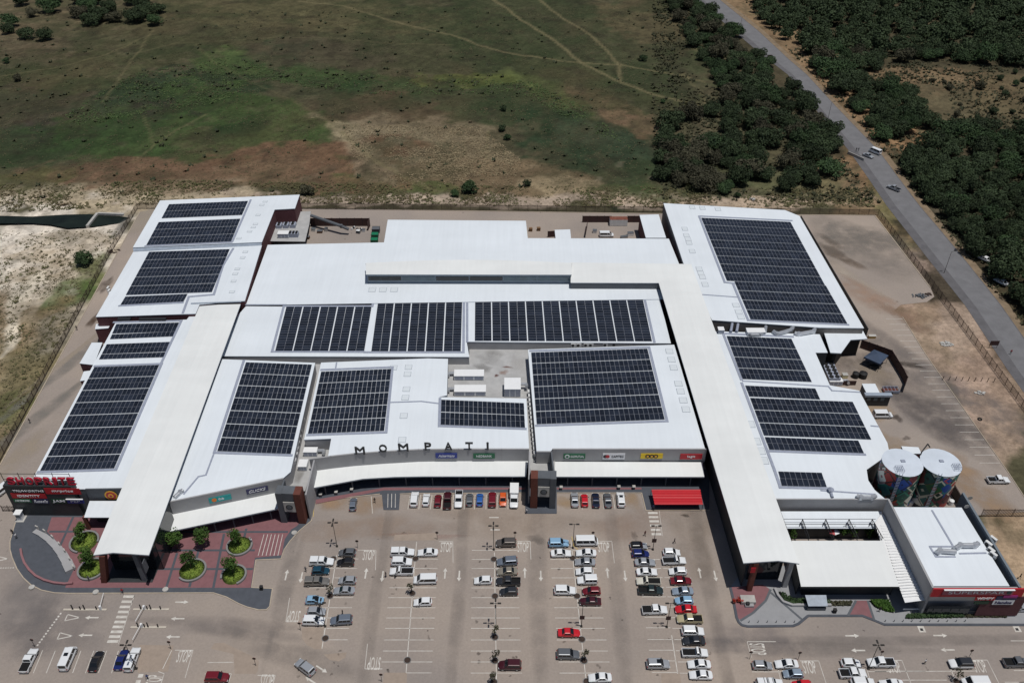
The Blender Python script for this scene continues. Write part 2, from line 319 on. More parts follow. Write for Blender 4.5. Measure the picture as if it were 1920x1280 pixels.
def sheet(name, px, z, mat, parent=None, th=0.0, world=False):
    pts = px if world else [G(p[0], p[1], z) for p in px]
    mb = MB(); mb.prism([(p[0], p[1]) for p in pts], z-max(th, 0.03), z, 0)
    o = mb.build(name, mat, parent)
    if parent is None: tag(o, kind='structure')
    return o
# water
m_water = M('pond_water', (0.011,0.016,0.012), 0.4, 0.4, 0.12, spec=0.2)
pc = cen(POND)
sheet('pond', [(pc[0]+(p[0]-pc[0])*1.02, pc[1]+(p[1]-pc[1])*1.05) for p in POND], -0.62, m_water, world=True)
# road: asphalt with pale middle and a grey shoulder, sandy edge strips
m_road = M('road_asphalt', rgb(112,112,115), 0.9, 0.13, 0.25, detail=7, bump=0.1)
m_should = M('road_shoulder', rgb(96,95,98), 0.92, 0.16, 0.3, detail=7)
m_verge = M('sandy_verge', rgb(126,110,90), 0.95, 0.25, 0.4, detail=7)
RL = [(1290,-20),(1307,0),(1375,58),(1425,100),(1477,140),(1525,200),(1592,283),(1632,340),(1662,385),(1705,440),(1732,475),(1810,573),(1887,690),(1980,820)]
RR = [(1334,-20),(1350,0),(1422,58),(1480,112),(1513,140),(1568,200),(1648,283),(1690,340),(1724,385),(1764,432),(1800,475),(1878,573),(1960,690),(2060,820)]
def strip(name, A, B, z, mat, kind='structure'):
    a = [V(p[0], p[1], z) for p in A]; b_ = [V(p[0], p[1], z) for p in B]; n = len(a)
    o = part(None, name, a+b_, [(i, n+i, n+i+1, i+1) for i in range(n-1)], mat); return tag(o, kind=kind)
def lerp(A, B, t): return [((1-t)*p[0]+t*q[0], (1-t)*p[1]+t*q[1]) for p, q in zip(A, B)]
strip('road', RL, RR, -0.012, m_should)
strip('road_lane', lerp(RL, RR, 0.27), lerp(RL, RR, 0.97), -0.006, m_road)
strip('road_verge', lerp(RL, RR, 0.98), lerp(RL, RR, 1.22), -0.02, m_verge)
# the big yard and car park, one sheet
m_lot = bpy.data.materials.new('dusty_car_park_surface'); m_lot.use_nodes = True; nt = m_lot.node_tree; b = nt.nodes['Principled BSDF']
ge = nt.nodes.new('ShaderNodeNewGeometry')
def nz(scale, detail=5, rough=0.6):
    n = nt.nodes.new('ShaderNodeTexNoise'); n.inputs['Scale'].default_value = scale; n.inputs['Detail'].default_value = detail; n.inputs['Roughness'].default_value = rough
    nt.links.new(ge.outputs['Position'], n.inputs['Vector']); return n.outputs['Fac']
def ramp(f, c0, c1, p0=0.35, p1=0.65):
    r = nt.nodes.new('ShaderNodeValToRGB'); r.color_ramp.elements[0].position = p0; r.color_ramp.elements[1].position = p1
    r.color_ramp.elements[0].color = (*c0, 1); r.color_ramp.elements[1].color = (*c1, 1); nt.links.new(f, r.inputs['Fac']); return r.outputs['Color']
def mix(a, c, f, mode='MIX'):
    x = nt.nodes.new('ShaderNodeMix'); x.data_type = 'RGBA'; x.blend_type = mode
    if isinstance(f, float): x.inputs[0].default_value = f
    else: nt.links.new(f, x.inputs[0])
    nt.links.new(a, x.inputs[6]); nt.links.new(c, x.inputs[7]); return x.outputs[2]
c1 = ramp(nz(0.035, 6), rgb(147,138,132), rgb(162,151,142))
c2 = ramp(nz(0.012, 4), (0.86,0.87,0.89), (1.06,1.03,0.99), 0.38, 0.6)
c3 = ramp(nz(1.8, 8, 0.8), (0.86,0.86,0.86), (1.12,1.12,1.12), 0.3, 0.7)
c4 = ramp(nz(0.55, 4, 0.5), (0.45,0.44,0.44), (1,1,1), 0.255, 0.30)          # oil drips
cx = mix(mix(mix(c1, c2, 1.0, 'MULTIPLY'), c3, 1.0, 'MULTIPLY'), c4, 1.0, 'MULTIPLY')
nt.links.new(cx, b.inputs['Base Color']); b.inputs['Roughness'].default_value = 0.92; b.inputs['Specular IOR Level'].default_value = 0.25
LOT = [(-260,1400),(-160,1080),(-90,960),(0,872),(262,398),(280,394),(560,391),(1240,401),(1640,404),(1745,540),(1752,556),(1738,566),(1690,571),(1676,582),(1692,594),(1736,665),(1890,885),(1938,958),(1826,966),(1800,960),(1870,1140),(1925,1147),(2010,1150),(2160,1400)]
lot = sheet('parking_lot', LOT, 0.0, m_lot, th=0.05)
m_kerb = M('concrete_kerb', rgb(170,158,142), 0.9, 0.12, 0.8)
def kerb(px, z0=0.0, h=0.12, wd=0.18, mat=None, name='kerb', closed=False):
    P = [Vector(G(*p)) for p in px]; mb = MB()
    n = len(P); L = range(n if closed else n-1)
    for i in L:
        a, c = P[i], P[(i+1) % n]; d = c-a
        if d.length < 0.05: continue
        mb.obox((a+c)/2, d, d.length/2+0.04, wd/2, z0-0.02, z0+h+R.uniform(0, .004))
    o = mb.build(name, mat or m_kerb); return tag(o, kind='structure')
kerb([(1692,594),(1736,665),(1890,885),(1938,958)])
kerb([(262,398),(0,872)], wd=0.3); kerb([(280,394),(560,391),(1240,401),(1640,404),(1745,540)], wd=0.3)
# low stone kerb behind the back fence line
# ---- left plaza
m_pavd = M('charcoal_pavers', rgb(78,82,90), 0.9, 0.12, 0.7, detail=8)
m_pavm = M('maroon_pavers', rgb(128,90,94), 0.9, 0.10, 0.8, detail=8)
m_pavg = M('grey_pavers', rgb(146,147,150), 0.9, 0.07, 0.6, detail=8)
PL = [(34,964),(26,990),(19,1015),(19,1030),(23,1045),(32,1066),(44,1083),(58,1096),(78,1106),(102,1111),(130,1112),(400,1111),(425,1119),(447,1131),(463,1137.5),(485,1143),(500,1142.5),(506,1136),(511,1103),(472,1101),(480,1049.5),(527,1047.5),(533,1030),(544,1014),(560,996),(584,976),(588,941),(640,934),(712,926),(716,926),(719,955),(748,955),(750,926),(770,925),(985,924),(985,962),(1044,962),(1044,924),(1203,924),(1211,957),(1330,956),(1330,880),(1000,860),(600,860),(330,950),(180,930)]
plaza = sheet('plaza', PL, 0.12, m_pavd, th=0.14)
kerb([(34,964),(26,990),(19,1015),(19,1030),(23,1045),(32,1066),(44,1083),(58,1096),(78,1106),(102,1111),(130,1112),(400,1111),(425,1119),(447,1131),(463,1137.5),(485,1143),(500,1142.5),(506,1136),(511,1103),(472,1101),(480,1049.5),(527,1047.5),(533,1030),(544,1014),(560,996),(584,976),(588,941),(640,934),(712,926)], h=0.125, wd=0.22)
kerb([(750,926),(770,925),(985,924)], h=0.125, wd=0.22); kerb([(1044,924),(1203,924),(1211,957),(1330,956)], h=0.125, wd=0.22)
MAR = [[(97,969),(158,969),(330,969),(500,930),(560,945),(575,965),(556,986),(546,992),(534,1010),(528,1040),(478,1045),(470,1101),(122,1101),(134,1076),(141,1062),(128,1043),(108,1016),(88,996)]]
for mm in MAR: sheet('paving_panel', mm, 0.126, m_pavm, plaza)
sheet('paving_panel', [(592,944),(720,918.5),(985,917),(985,913.5),(720,913.5),(592,936)], 0.126, m_pavm, plaza)
sheet('paving_panel', [(1044,917),(1203,917),(1203,913.5),(1044,913.5)], 0.126, m_pavm, plaza)
def band(p, q, wd, z=0.131, mat=None, parent=None, name='paving_band'):
    a, c = Vector(G(*p, z)), Vector(G(*q, z)); d = (c-a).normalized(); nrm = Vector((-d.y, d.x))*wd/2
    return part(parent or plaza, name, [(*(a-nrm), z), (*(c-nrm), z), (*(c+nrm), z), (*(a+nrm), z)], [(0,1,2,3)], mat or m_pavd)
for p, q in [((92,996),(180,996)),((137,969),(112,1024)),((330,996.5),(540,996.5)),((290,1031),(478,1031)),((290,1066),(474,1066)),((332,1036),(312,1100)),((372,1032),(355,1100)),((420,1000),(400,1101)),((462,990),(452,1030))]:
    BZ = globals().get('BZ', 0.131)+0.0006; band(p, q, 0.55, BZ)
# ---- right plaza
PR = [(1369,1100),(1374,1120),(1381,1157),(1385,1166),(1391,1171.5),(1402,1174),(1487,1173),(1497,1169),(1515,1154),(1617,1154),(1640,1163),(1658,1170.5),(1930,1171),(2010,1171),(2010,1150),(1925,1147),(1890,1140),(1760,1080),(1500,1060),(1400,1060)]
plaza2 = sheet('pavement', PR, 0.12, m_pavg, th=0.14)
sheet('paving_panel', [(1369.5,1100),(1383,1157),(1388,1162),(1412,1147),(1436,1124),(1444,1104),(1430,1095)], 0.126, m_pavm, plaza2)
sheet('paving_panel', [(1605,1125),(1627,1125),(1639,1160),(1617,1153),(1592,1153)], 0.126, m_pavm, plaza2)
for p, q in [((1388,1163),(1412,1148)),((1412,1148),(1436,1125)),((1436,1125),(1445,1104)),((1445,1110),(1503,1160)),((1605,1125),(1590,1153)),((1627,1125),(1639,1161))]: band(p, q, 0.5, mat=m_dgrey, parent=plaza2)
kerb([(1369,1100),(1374,1120),(1381,1157),(1385,1166),(1391,1171.5),(1402,1174),(1487,1173),(1497,1169),(1515,1154),(1617,1154),(1640,1163),(1658,1170.5),(1930,1171),(2010,1171)], h=0.126, wd=0.55, mat=m_pavd)
# ---- painted markings: parts of the car park
ZM = 0.006
def paint(p, q, wd=0.13, mat=None, name='bay_line'): return band(p, q, wd, ZM, mat or m_mark, lot, name)
def wpaint(a, c, wd=0.13, name='bay_line', mat=None):
    a, c = Vector(a), Vector(c); d = (c-a).normalized(); nrm = Vector((-d.y, d.x))*wd/2
    return part(lot, name, [(*(a-nrm), ZM), (*(c-nrm), ZM), (*(c+nrm), ZM), (*(a+nrm), ZM)], [(0,1,2,3)], mat or m_mark)
YS = [1031,1048,1065,1082.5,1101.3,1119.5,1138.4,1157.6,1177.1,1198.8,1219.5,1240,1260.8]
def axis(a, c): return lambda y: a[0]+(c[0]-a[0])*(y-a[1])/(c[1]-a[1])
AX = [axis((626.7,1070),(610,1175)), axis((776.7,1070),(764,1228)), axis((927.5,1070),(930.8,1270)), axis((1076.7,1070),(1098.3,1270)), axis((1248,1118),(1270,1258))]
def rows(ax, ys, l=-5.0, r=5.0):
    for y in ys:
        c = G(ax(y), y); wpaint((c[0]+l, c[1]), (c[0]+r, c[1]))
def spine(ax, y0, y1, mat=None): wpaint(G(ax(y0), y0), G(ax(y1), y1), 0.16, 'row_line')
rows(AX[0], [1138.4,1157.6], -4.8, 4.9); rows(AX[0], [1047,1065,1082.5,1101,1119.5,1177,1198.5], 0.3, 4.9); rows(AX[0], [1065,1101], -4.8, 0)
rows(AX[1], [1065,1082.5,1101,1119.5,1138.4,1157.6,1177,1198.8,1219.5,1240]); rows(AX[1], [1047.5,1260.5], 0, 5)
rows(AX[2], YS); rows(AX[3], YS); rows(AX[4], [1048,1065,1082,1100,1118,1156,1176,1198,1218,1238,1259.5], -5, 0)
rows(AX[4], [1048,1065,1082,1100,1118,1137,1157,1177,1198,1219,1240,1261], 0.4, 5.2)
spine(AX[0], 1040, 1215); spine(AX[1], 1015, 1260); spine(AX[2], 1035, 1280); spine(AX[3], 1012, 1290); spine(AX[4], 1190, 1262)
for x in [769,789,810,830,851,872,891,912,932.5,952.5,1089,1109,1129,1149]:
    k = (x-960)*0.022; paint((x, 927), (x+k, 954))
paint((696,930),(698.5,962))
for a, c in [((80,1218),(62.5,1261)),((103.7,1219),(86.7,1261)),((151.7,1219),(136,1261)),((176,1219),(160,1261)),((200,1219),(184.5,1260.5)),((222,1219),(209,1261))]: paint(a, c)
for y in (1257,1274): paint((1640+y*0+ (0 if y < 1260 else 8), y-0.0), (1735 if y < 1260 else 1775, y))
for a, c in [((1895,1200.5),(1922,1200.5)),((1901,1256),(1922,1256)),((1911,1278),(1925,1278)),((1410,1258.5),(1470,1258.5)),((1459,1253),(1464,1275)),((1628,1258),(1662,1258)),((1782,1252),(1792,1275)),((1640,1258),(1828,1257)),((1626,1256),(1632,1275)),((1884,1278),(1925,1278))]: paint(a, c)
for a, c in [((389,1241),(438,1240.5)),((384,1262),(434,1262)),((434,1262),(429,1277)),((322,1218),(305,1253))]: paint(a, c)
e0, e1 = Vector(G(1692,594)), Vector(G(1890,885)); L = (e1-e0).length; k = 1.0
while k < L-2:
    p = e0+(e1-e0)*(k/L); wpaint((p.x-0.4, p.y), (p.x-5.4, p.y), 0.11, mat=m_mark); k += 2.75
# STOP boxes, arrows, give-way triangles, crossings
TM = text_mesh('stop_marking', 'x', m_mark, None, 1.0, 0.001) if False else None
def stop(px, py, wd, ht, rot=0):
    me_ = text_mesh('STOP', 'stop_lettering', m_mark, wd, ht, 0.001, bold=0.01)
    o = link('stop_lettering', me_, lot); x, y = G(px, py); o.location = (x, y, ZM+0.002)
    o.rotation_euler = (Matrix.Rotation(math.radians(rot), 4, 'Z') @ Matrix.Rotation(-math.pi/2, 4, 'X')).to_euler()
def fix_text():
    pass
for px, py, rot in [(690,1049.5,0),(836,1034.5,0),(981,1034.5,0),(1133,1034.5,0),(341,1241,0),(497,1288,0),(1521,1262,0),(1680,1261,0),(1842,1260,0),(553,1144,180),(703,1231,180)]: stop(px, py, 2.5, 2.8, rot)
stop(1407,1216, 2.6, 3.0, -90); stop(303,1276, 2.6, 3.0, 90)
for a, c, d in [((671,1030.5),(705,1031),(704,1068)),((823,1014.5),(849,1014.5),(849.5,1054)),((970,1014),(994,1014),(995.5,1048)),((1122,1014),(1147,1014),(1152,1055)),((551,1164.5),(536,1164.5),(543,1120)),((717,1253),(684,1253),(689,1206)),((328,1218),(362,1218),(347,1270)),((483,1265),(516,1265),(512,1281)),((1455,1202),(1401,1202),(1409,1232)),((1500,1238),(1535,1238),(1549,1280)),((1674,1237),(1691,1237),(1708,1280)),((1830,1236.5),(1851,1236.5),(1873,1280)),((297,1258),(308,1262),(302,1280))]:
    paint(a, c, 0.14, name='stop_box_line'); paint(c, d, 0.11, name='stop_box_line')
def arrow(px, py, rot, L=2.8, w=0.16):
    x, y = G(px, py); a = math.radians(rot); ca_, sa_ = math.cos(a), math.sin(a)
    pts = [(-L/2,-w),(L/6,-w),(L/6,-0.48),(L/2,0),(L/6,0.48),(L/6,w),(-L/2,w)]
    part(lot, 'arrow_marking', [(x+u*ca_-v*sa_, y+u*sa_+v*ca_, ZM) for u, v in pts], [tuple(range(7))], m_mark)
for a in [(537,1077,90),(686,1074,90),(565,1082,270),(717,1080,270),(834.5,1074,90),(861,1079,270),(984,1073,90),(1014,1079,270),(1139,1073,90),(1172,1079,270),(1312,1073,90),(1341,1079,270),(1598,1191,0),(1763,1190.5,0),(1609,1218.5,180),(1777,1217.5,180),(341,1128,0),(333,1159,180),(324,1193,180),(603,1253.5,-32),(583,1275,148),(172,1157,180),(160,1190,180)]: arrow(*a)
for px, py in [(926,969.5),(928.5,992.5)]: paint((px-9, py), (px+9, py), 0.3, name='lane_dash')
def tri(px, py):
    for s, zz in ((1.0, 0), ):
        x, y = G(px, py); P3 = [(-1.3,0.75),(-1.3,-0.75),(1.5,0)]
        for i in range(3): wpaint((x+P3[i][0], y+P3[i][1]), (x+P3[(i+1) % 3][0], y+P3[(i+1) % 3][1]), 0.2, 'give_way_triangle')
tri(136,1157); tri(122,1191.5); tri(2,1047)
for i in range(12): # dashed give-way line and its dashes
    t = i/11; paint((114.5-43*t, 1148+59*t), (112.6-43*t, 1151+59*t), 0.35, name='lane_dash')
for i in range(7): paint((-4+i*4.6, 1064.3-0.1*i), (-1.6+i*4.6, 1064.2-0.1*i), 0.3, name='lane_dash')
for i in range(10): # zebra crossing at left
    t = i/9; x = 241.5-(241.5-211.5)*t; y = 1117.5+(1201.5-1117.5)*t+0.9*math.sin(t*3.1)
    paint((x-10.3, y), (x+10.3, y), 0.62, name='zebra_stripe')
paint((252,1115),(222,1207), 0.1, name='crossing_edge_line')
for i in range(6):
    x = 1224+i*1.35; y = 961+i*7.7+i*i*0.05; paint((x-9, y), (x+9, y), 0.62, name='zebra_stripe')
paint((1236,957),(1242,1004), 0.1, name='crossing_edge_line')
for i in range(3): paint((259-i*4.5,1266+i*11),(268-i*4.5,1266+i*11), 0.75, name='zebra_stripe')
for i in range(6): paint((483+i*8.3+0.0, 1042),(493+i*7.5, 1003), 0.14, mat=m_mark, name='hatch_line') if False else band((484+i*7.4,1041),(495+i*7.0,1001),0.14,0.134,m_mark,plaza,'hatch_line')
for x in (727,734,741): band((x+0.5,925),(x,951),0.13,0.134,m_mark,plaza,'hatch_line')
for x in (588.5, 500): paint((x,946),(x-1,968), 0.14, mat=m_ymark, name='yellow_line') if x > 550 else None
for a, c in [((1072,1005),(1076,1022)),((1075,1022),(1086,1032))]: paint(a, c, 0.18, mat=m_ymark, name='yellow_line')
for px, py in [(1728,1178.5),(1907,1178)]: # bay number plate painted on the ground
    paint((px-6,py),(px+6,py),1.5,name='painted_square'); x, y = G(px, py+1); part(lot,'drain_cover',[(x-.3,y-.3,ZM+.004),(x+.3,y-.3,ZM+.004),(x+.3,y+.3,ZM+.004),(x-.3,y+.3,ZM+.004)],[(0,1,2,3)],m_steel)
# islands in the lot: worn brick corners
m_isl = M('worn_island_paving', rgb(152,138,126), 0.95, 0.10, 0.8, detail=8)
for k, pp in enumerate([[(566,1176),(606,1176),(604,1216),(590,1216),(575,1208),(566,1195)],[(720,1260),(763,1260),(762,1290),(717,1290)],[(402,1205),(420,1204),(470,1228),(485,1238),(484,1255),(480,1262),(440,1262),(438,1225),(395,1215)],[(607,1226),(650,1222),(648,1232),(635,1239),(618,1236)],[(740,1002),(818,998),(820,1012),(738,1013)],[(1240,1262),(1275,1262),(1278,1290),(1240,1290)],[(262,1208),(326,1209),(315,1258),(258,1260)]]):
    sheet('island_paving', pp, 0.004, m_isl, lot)

# ---- dirt films, wheel dust, wet patches and oil on the paving: thin ragged sheets that fade at the rim
m_dirt = bpy.data.materials.new('dirt_film'); m_dirt.use_nodes = True; nt = m_dirt.node_tree; b = nt.nodes['Principled BSDF']; b.inputs['Roughness'].default_value = 0.95; b.inputs['Specular IOR Level'].default_value = 0.1
at = nt.nodes.new('ShaderNodeAttribute'); at.attribute_name = 'film'; nt.links.new(at.outputs['Color'], b.inputs['Base Color'])
ge = nt.nodes.new('ShaderNodeNewGeometry'); n_ = nt.nodes.new('ShaderNodeTexNoise'); n_.inputs['Scale'].default_value = 0.22; n_.inputs['Detail'].default_value = 5; n_.inputs['Roughness'].default_value = 0.55; nt.links.new(ge.outputs['Position'], n_.inputs['Vector'])
mr = nt.nodes.new('ShaderNodeMapRange'); mr.inputs[1].default_value = 0.22; mr.inputs[2].default_value = 0.66; nt.links.new(n_.outputs['Fac'], mr.inputs[0])
mu = nt.nodes.new('ShaderNodeMath'); mu.operation = 'MULTIPLY'; nt.links.new(at.outputs['Alpha'], mu.inputs[0]); nt.links.new(mr.outputs[0], mu.inputs[1]); nt.links.new(mu.outputs[0], b.inputs['Alpha'])
SZ = [0.0012]
def stain(px, py, rx, ry, col, alpha, rot=0, z=0.0, parent=None, name='dirt_stain'):
    SZ[0] += 0.00004; x, y = G(px, py, z); n = 26; rr = random.Random(int(px*7+py)); vs = [(x, y, z+SZ[0])]; a0 = math.radians(rot); ph = [rr.uniform(0, 6.28) for _ in range(4)]; al = [1.0]; fs = []
    for q_, aa in ((0.55, 0.8), (1.0, 0.0)):
        for i in range(n):
            a = 2*math.pi*i/n; k = q_*(1+0.22*math.sin(2*a+ph[0])+0.14*math.sin(3*a+ph[1])+0.1*math.sin(5*a+ph[2])); u, v = rx*k*math.cos(a), ry*k*math.sin(a); vs.append((x+u*math.cos(a0)-v*math.sin(a0), y+u*math.sin(a0)+v*math.cos(a0), z+SZ[0])); al.append(aa)
    for i in range(n): j = (i+1) % n; fs += [(0, 1+i, 1+j), (1+i, 1+n+i, 1+n+j, 1+j)]
    o = part(parent or lot, name, vs, fs, m_dirt); ca_ = o.data.color_attributes.new('film', 'FLOAT_COLOR', 'POINT'); c_ = rgb(*col)
    ca_.data.foreach_set('color', [t_ for q_ in al for t_ in (*c_, q_*alpha)])
    return o
for a in [(1740,700,9,42,(120,114,112),.6,33),(1720,760,8,20,(114,108,108),.5,33),(1770,790,7,22,(108,102,100),.7,30),(1575,480,3.5,9,(92,70,48),.8,35),(1560,455,3,5,(84,66,46),.7,20),(1600,520,2.5,14,(190,178,164),.6,35),(1640,560,5,20,(172,144,126),.6,33),(1700,600,4,10,(150,126,108),.6,30),(1600,440,16,12,(128,124,118),.6,0),(1620,470,20,18,(134,128,122),.5,10),(1705,684,5,1.3,(60,54,50),.85,-10),(1690,694,1.6,2.6,(64,58,54),.8,0),(1681,783,1.6,1.8,(58,50,46),.85,0),(1700,821,1.2,.9,(60,52,48),.85,0),(1600,680,12,7,(112,104,98),.6,0),(1640,700,6,5,(160,146,128),.6,0),(1645,770,5,4,(176,152,122),.7,0),(1665,830,5,5,(170,148,120),.6,0),(1790,880,8,6,(170,142,114),.7,30),(1850,935,6,8,(166,140,114),.7,30),
 (225,430,2.5,8,(120,120,118),.7,-12),(270,410,5,12,(176,166,150),.6,-16),(196,535,1.8,6,(72,62,54),.8,-8),(175,600,1.6,4,(84,68,56),.8,0),(110,700,2.2,30,(128,126,122),.6,-20),(60,790,2.4,30,(126,124,120),.6,-22),(140,660,1.4,26,(170,158,140),.5,-20),(30,860,3,14,(176,162,142),.5,-22),
 (620,940,5,3.4,(172,142,112),.7,0),(690,945,6,3,(168,142,116),.6,0),(1065,940,3,2.5,(170,144,112),.6,0),(1185,940,3,3,(168,142,112),.6,0),(800,1004,9,1.0,(170,140,130),.6,0),(1175,985,10,5,(162,138,120),.4,0),(700,990,16,5,(166,142,122),.4,0),(950,975,24,5,(156,140,126),.4,0),(1300,1000,7,14,(150,136,122),.4,0),(1005,1010,2.4,1.5,(96,90,86),.5,0),(1285,966,1.2,.5,(70,64,60),.8,0),(1190,1005,.7,2,(80,74,70),.4,0),
 (860,1100,2.0,40,(132,125,120),.3,0),(706,1110,2.0,36,(132,125,120),.28,0),(1010,1120,2.0,44,(132,125,120),.3,0),(1160,1120,2.0,44,(132,125,120),.28,0),(1340,1150,2.4,46,(130,122,116),.35,0),(535,1100,2.0,24,(128,122,118),.35,0),(430,1175,22,2.4,(128,122,120),.45,-4),(1650,1200,40,1.8,(130,124,120),.4,0),(1500,1215,26,2,(128,122,118),.4,0),(100,1180,14,7,(126,120,120),.4,0),(60,1130,9,12,(126,122,122),.45,0),(1420,1200,10,6,(128,122,124),.4,0),(550,1230,16,4,(130,124,120),.4,-20)]: stain(*a)
ro = random.Random(77)
for k in range(70): # oil drips in the bays
    ax = AX[ro.randrange(5)]; y = ro.uniform(1040,1275); c = G(ax(y), y); q_ = to_px(c[0]+ro.choice((-1,1))*ro.uniform(2.2,4.2), c[1]); stain(q_[0], q_[1], ro.uniform(.2,.5), ro.uniform(.2,.45), (70,64,60), ro.uniform(.35,.75))
# ================================================================== BUILDINGS
def W(px, z): return [(*G(p[0], p[1], p[2] if len(p) > 2 else z), p[2] if len(p) > 2 else z) for p in px]
def grow(pts, d):                          # offset a polygon outwards by d metres
    n = len(pts); a = sum(pts[i][0]*pts[(i+1) % n][1]-pts[(i+1) % n][0]*pts[i][1] for i in range(n)); s = 1 if a > 0 else -1
    out = []
    for i in range(n):
        p, c, q = (Vector(pts[j][:2]) for j in (i-1, i, (i+1) % n)); e1 = (c-p).normalized(); e2 = (q-c).normalized()
        n1 = Vector((e1.y, -e1.x))*s; n2 = Vector((e2.y, -e2.x))*s; b_ = (n1+n2)
        if b_.length < 0.2: b_ = n1
        b_ = b_.normalized(); k = d/max(0.45, b_.dot(n1)); out.append((c.x+b_.x*k, c.y+b_.y*k)+tuple(pts[i][2:]))
    return out
def block(name, label, px, z, wall, roof=m_roof, base=0.0, th=0.22, over=0.0, cat='building', group=None, wname='wall', edge=None):
    pts = W(px, z); c = cen(pts); t = thing(name, (c[0], c[1], base), label, cat, group)
    foot = grow(pts, -0.06-over)
    mb = MB(); mb.prism([(p[0], p[1], p[2]-th-0.004) for p in foot], base-0.02, z, 0, cap=False); mb.build(wname, wall, t)
    mb = MB(); n = len(pts); mb.prism([(p[0], p[1], p[2]) for p in pts], None, z, 1, 0)
    for k in range(len(mb.v)//2): mb.v[k] = (mb.v[k][0], mb.v[k][1], mb.v[k+n][2]-th)
    t['_z'] = z; r = mb.build('roof', [roof, edge or m_flash], t); t['_r'] = 0; ROOF[t.name] = r
    return t
ROOF = {}
def wall_line(parent, name, px, z0, z1, th, mat, world=False):       # px traced at the top edge
    P = [Vector(p[:2]) for p in px] if world else [Vector(G(p[0], p[1], z1)) for p in px]; mb = MB()
    for a, b_ in zip(P[:-1], P[1:]):
        d = b_-a; mb.obox((a+b_)/2, d, d.length/2+0.02, th/2, z0, z1)
    return mb.build(name, mat, parent)
def onpl(px, py, A, B):                    # where the sight line of a pixel meets the upright plane through A and B
    r = Vector(((px-960)/FPX, CT-(py-640)/FPX*ST, -ST-(py-640)/FPX*CT)); A = Vector(A); B = Vector(B)
    n = Vector((-(B.y-A.y), B.x-A.x)); t = (A.x*n.x+A.y*n.y)/(r.x*n.x+r.y*n.y)
    return Vector((r.x*t, r.y*t, CAMH+r.z*t))
def facing(A, B): return math.atan2(B[1]-A[1], B[0]-A[0])
def sign(parent, A, B, rect, text, board, ink, name='sign', tfrac=0.72, th=0.62, label=None, out=0.12, shear=0.0, tx=0.0, bold=0.01):
    x0, y0, x1, y1 = rect; a = onpl(x0, y1, A, B); b_ = onpl(x1, y1, A, B); c = onpl((x0+x1)/2, y0, A, B)
    ang = facing(a, b_); w_ = (b_-a).xy.length; h_ = c.z-(a.z+b_.z)/2; mid = (a+b_)/2
    o = link(name, None, parent); mb = MB(); mb.box(-w_/2, w_/2, -out, 0.0, 0, h_)
    o.data = None
    bpy.data.objects.remove(o)
    o = link(name, mb.me(name, board), parent); o.location = Vector((mid.x, mid.y, (a.z+b_.z)/2))-parent.location; o.rotation_euler.z = ang
    if label: o['label'] = label
    if text:
        tm = text_mesh(text, 'lettering', ink, w_*tfrac, h_*th, 0.05, shear, bold)
        t = link('lettering', tm, o); t.location = (tx*w_, -out-0.004, h_*(1-th)/2)
    return o, w_, h_
def disc(parent, r, loc, mat, name, n=20, th=0.06):
    mb = MB(); mb.tube((0,0,0), (0,-th,0), r, n); o = link(name, mb.me(name, mat), parent); o.location = loc; return o
def mcol(name, r, g, b_, rough=0.5, var=0.05): return M(name, rgb(r,g,b_), rough, var, 1.0)
m_sgreen = mcol('sign_green',22,100,66); m_sdg = mcol('sign_dark_green',28,62,46); m_sred = mcol('sign_red',176,22,38); m_syel = mcol('sign_yellow',222,190,24); m_sblue = mcol('sign_blue',40,58,140)
m_steal = mcol('sign_teal',20,150,150); m_swhite = mcol('sign_white',226,228,232); m_sorange = mcol('sign_orange',224,120,34); m_sink = mcol('sign_ink',30,30,36); m_snavy = mcol('sign_navy',44,44,86); m_smag = mcol('sign_magenta',150,40,120); m_sgold = mcol('sign_gold',226,170,44)
# ---- north-west supermarket, upper and lower roofs
nw1 = block('shop_building', 'north-west block with maroon brick walls and white roof, farthest left of the mall', [(300,376),(562,365),(553,391),(515,393),(491,454),(249,464)], 9.0, m_brick)
nw2 = block('shop_building', 'white roofed block below the north-west one, stepped solar rows on it', [(250,472),(491,460),(459,564),(374,571),(367,588),(179.5,594)], 8.6, m_brick)
nw3 = block('shop_building', 'long white roofed front-left block behind the big red lettered sign board', [(217,604),(350,599),(372,572),(398,572),(230,916),(162,916.5),(46,916.5),(62,896)], 7.6, m_dgrey)
for k, (pp, zz, lab) in enumerate([([(180,607),(208,607),(203,615),(178,617)],5.2,'small flat roofed lean-to under the stepped block, beside the left service road'),([(172,642),(192,642),(176,684),(149,681)],6.4,'largest white roofed annex on the left service road'),([(157,696),(173,694),(165,712),(150,714)],4.8,'smallest annex by the left service road, nearest the red sign board')]):
    block('annex', lab, pp, zz, m_brick, th=0.15, cat='annex')
mb = MB(); mb.prism([G(p[0],p[1],8.72) for p in ((249.3,464.8),(490.5,454.8),(490.2,459.6),(250,471.2))], 8.35, 8.72); mb.build('gutter', m_flash, nw1)
wall_line(nw2, 'gutter', [(358,568.5),(452,565)], 8.55, 8.78, 0.5, m_flash)
for x0, x1 in [(222,246),(262,312)]: # louvred plant bays in the wall above the low roof
    a, b_ = Vector(G(x0,595,8.3)), Vector(G(x1,595,8.3)); mb = MB(); mb.obox((a+b_)/2+Vector((0,-0.5)), b_-a, (b_-a).length/2, 0.5, 7.7, 8.35); mb.build('louvre', m_steel, nw2)
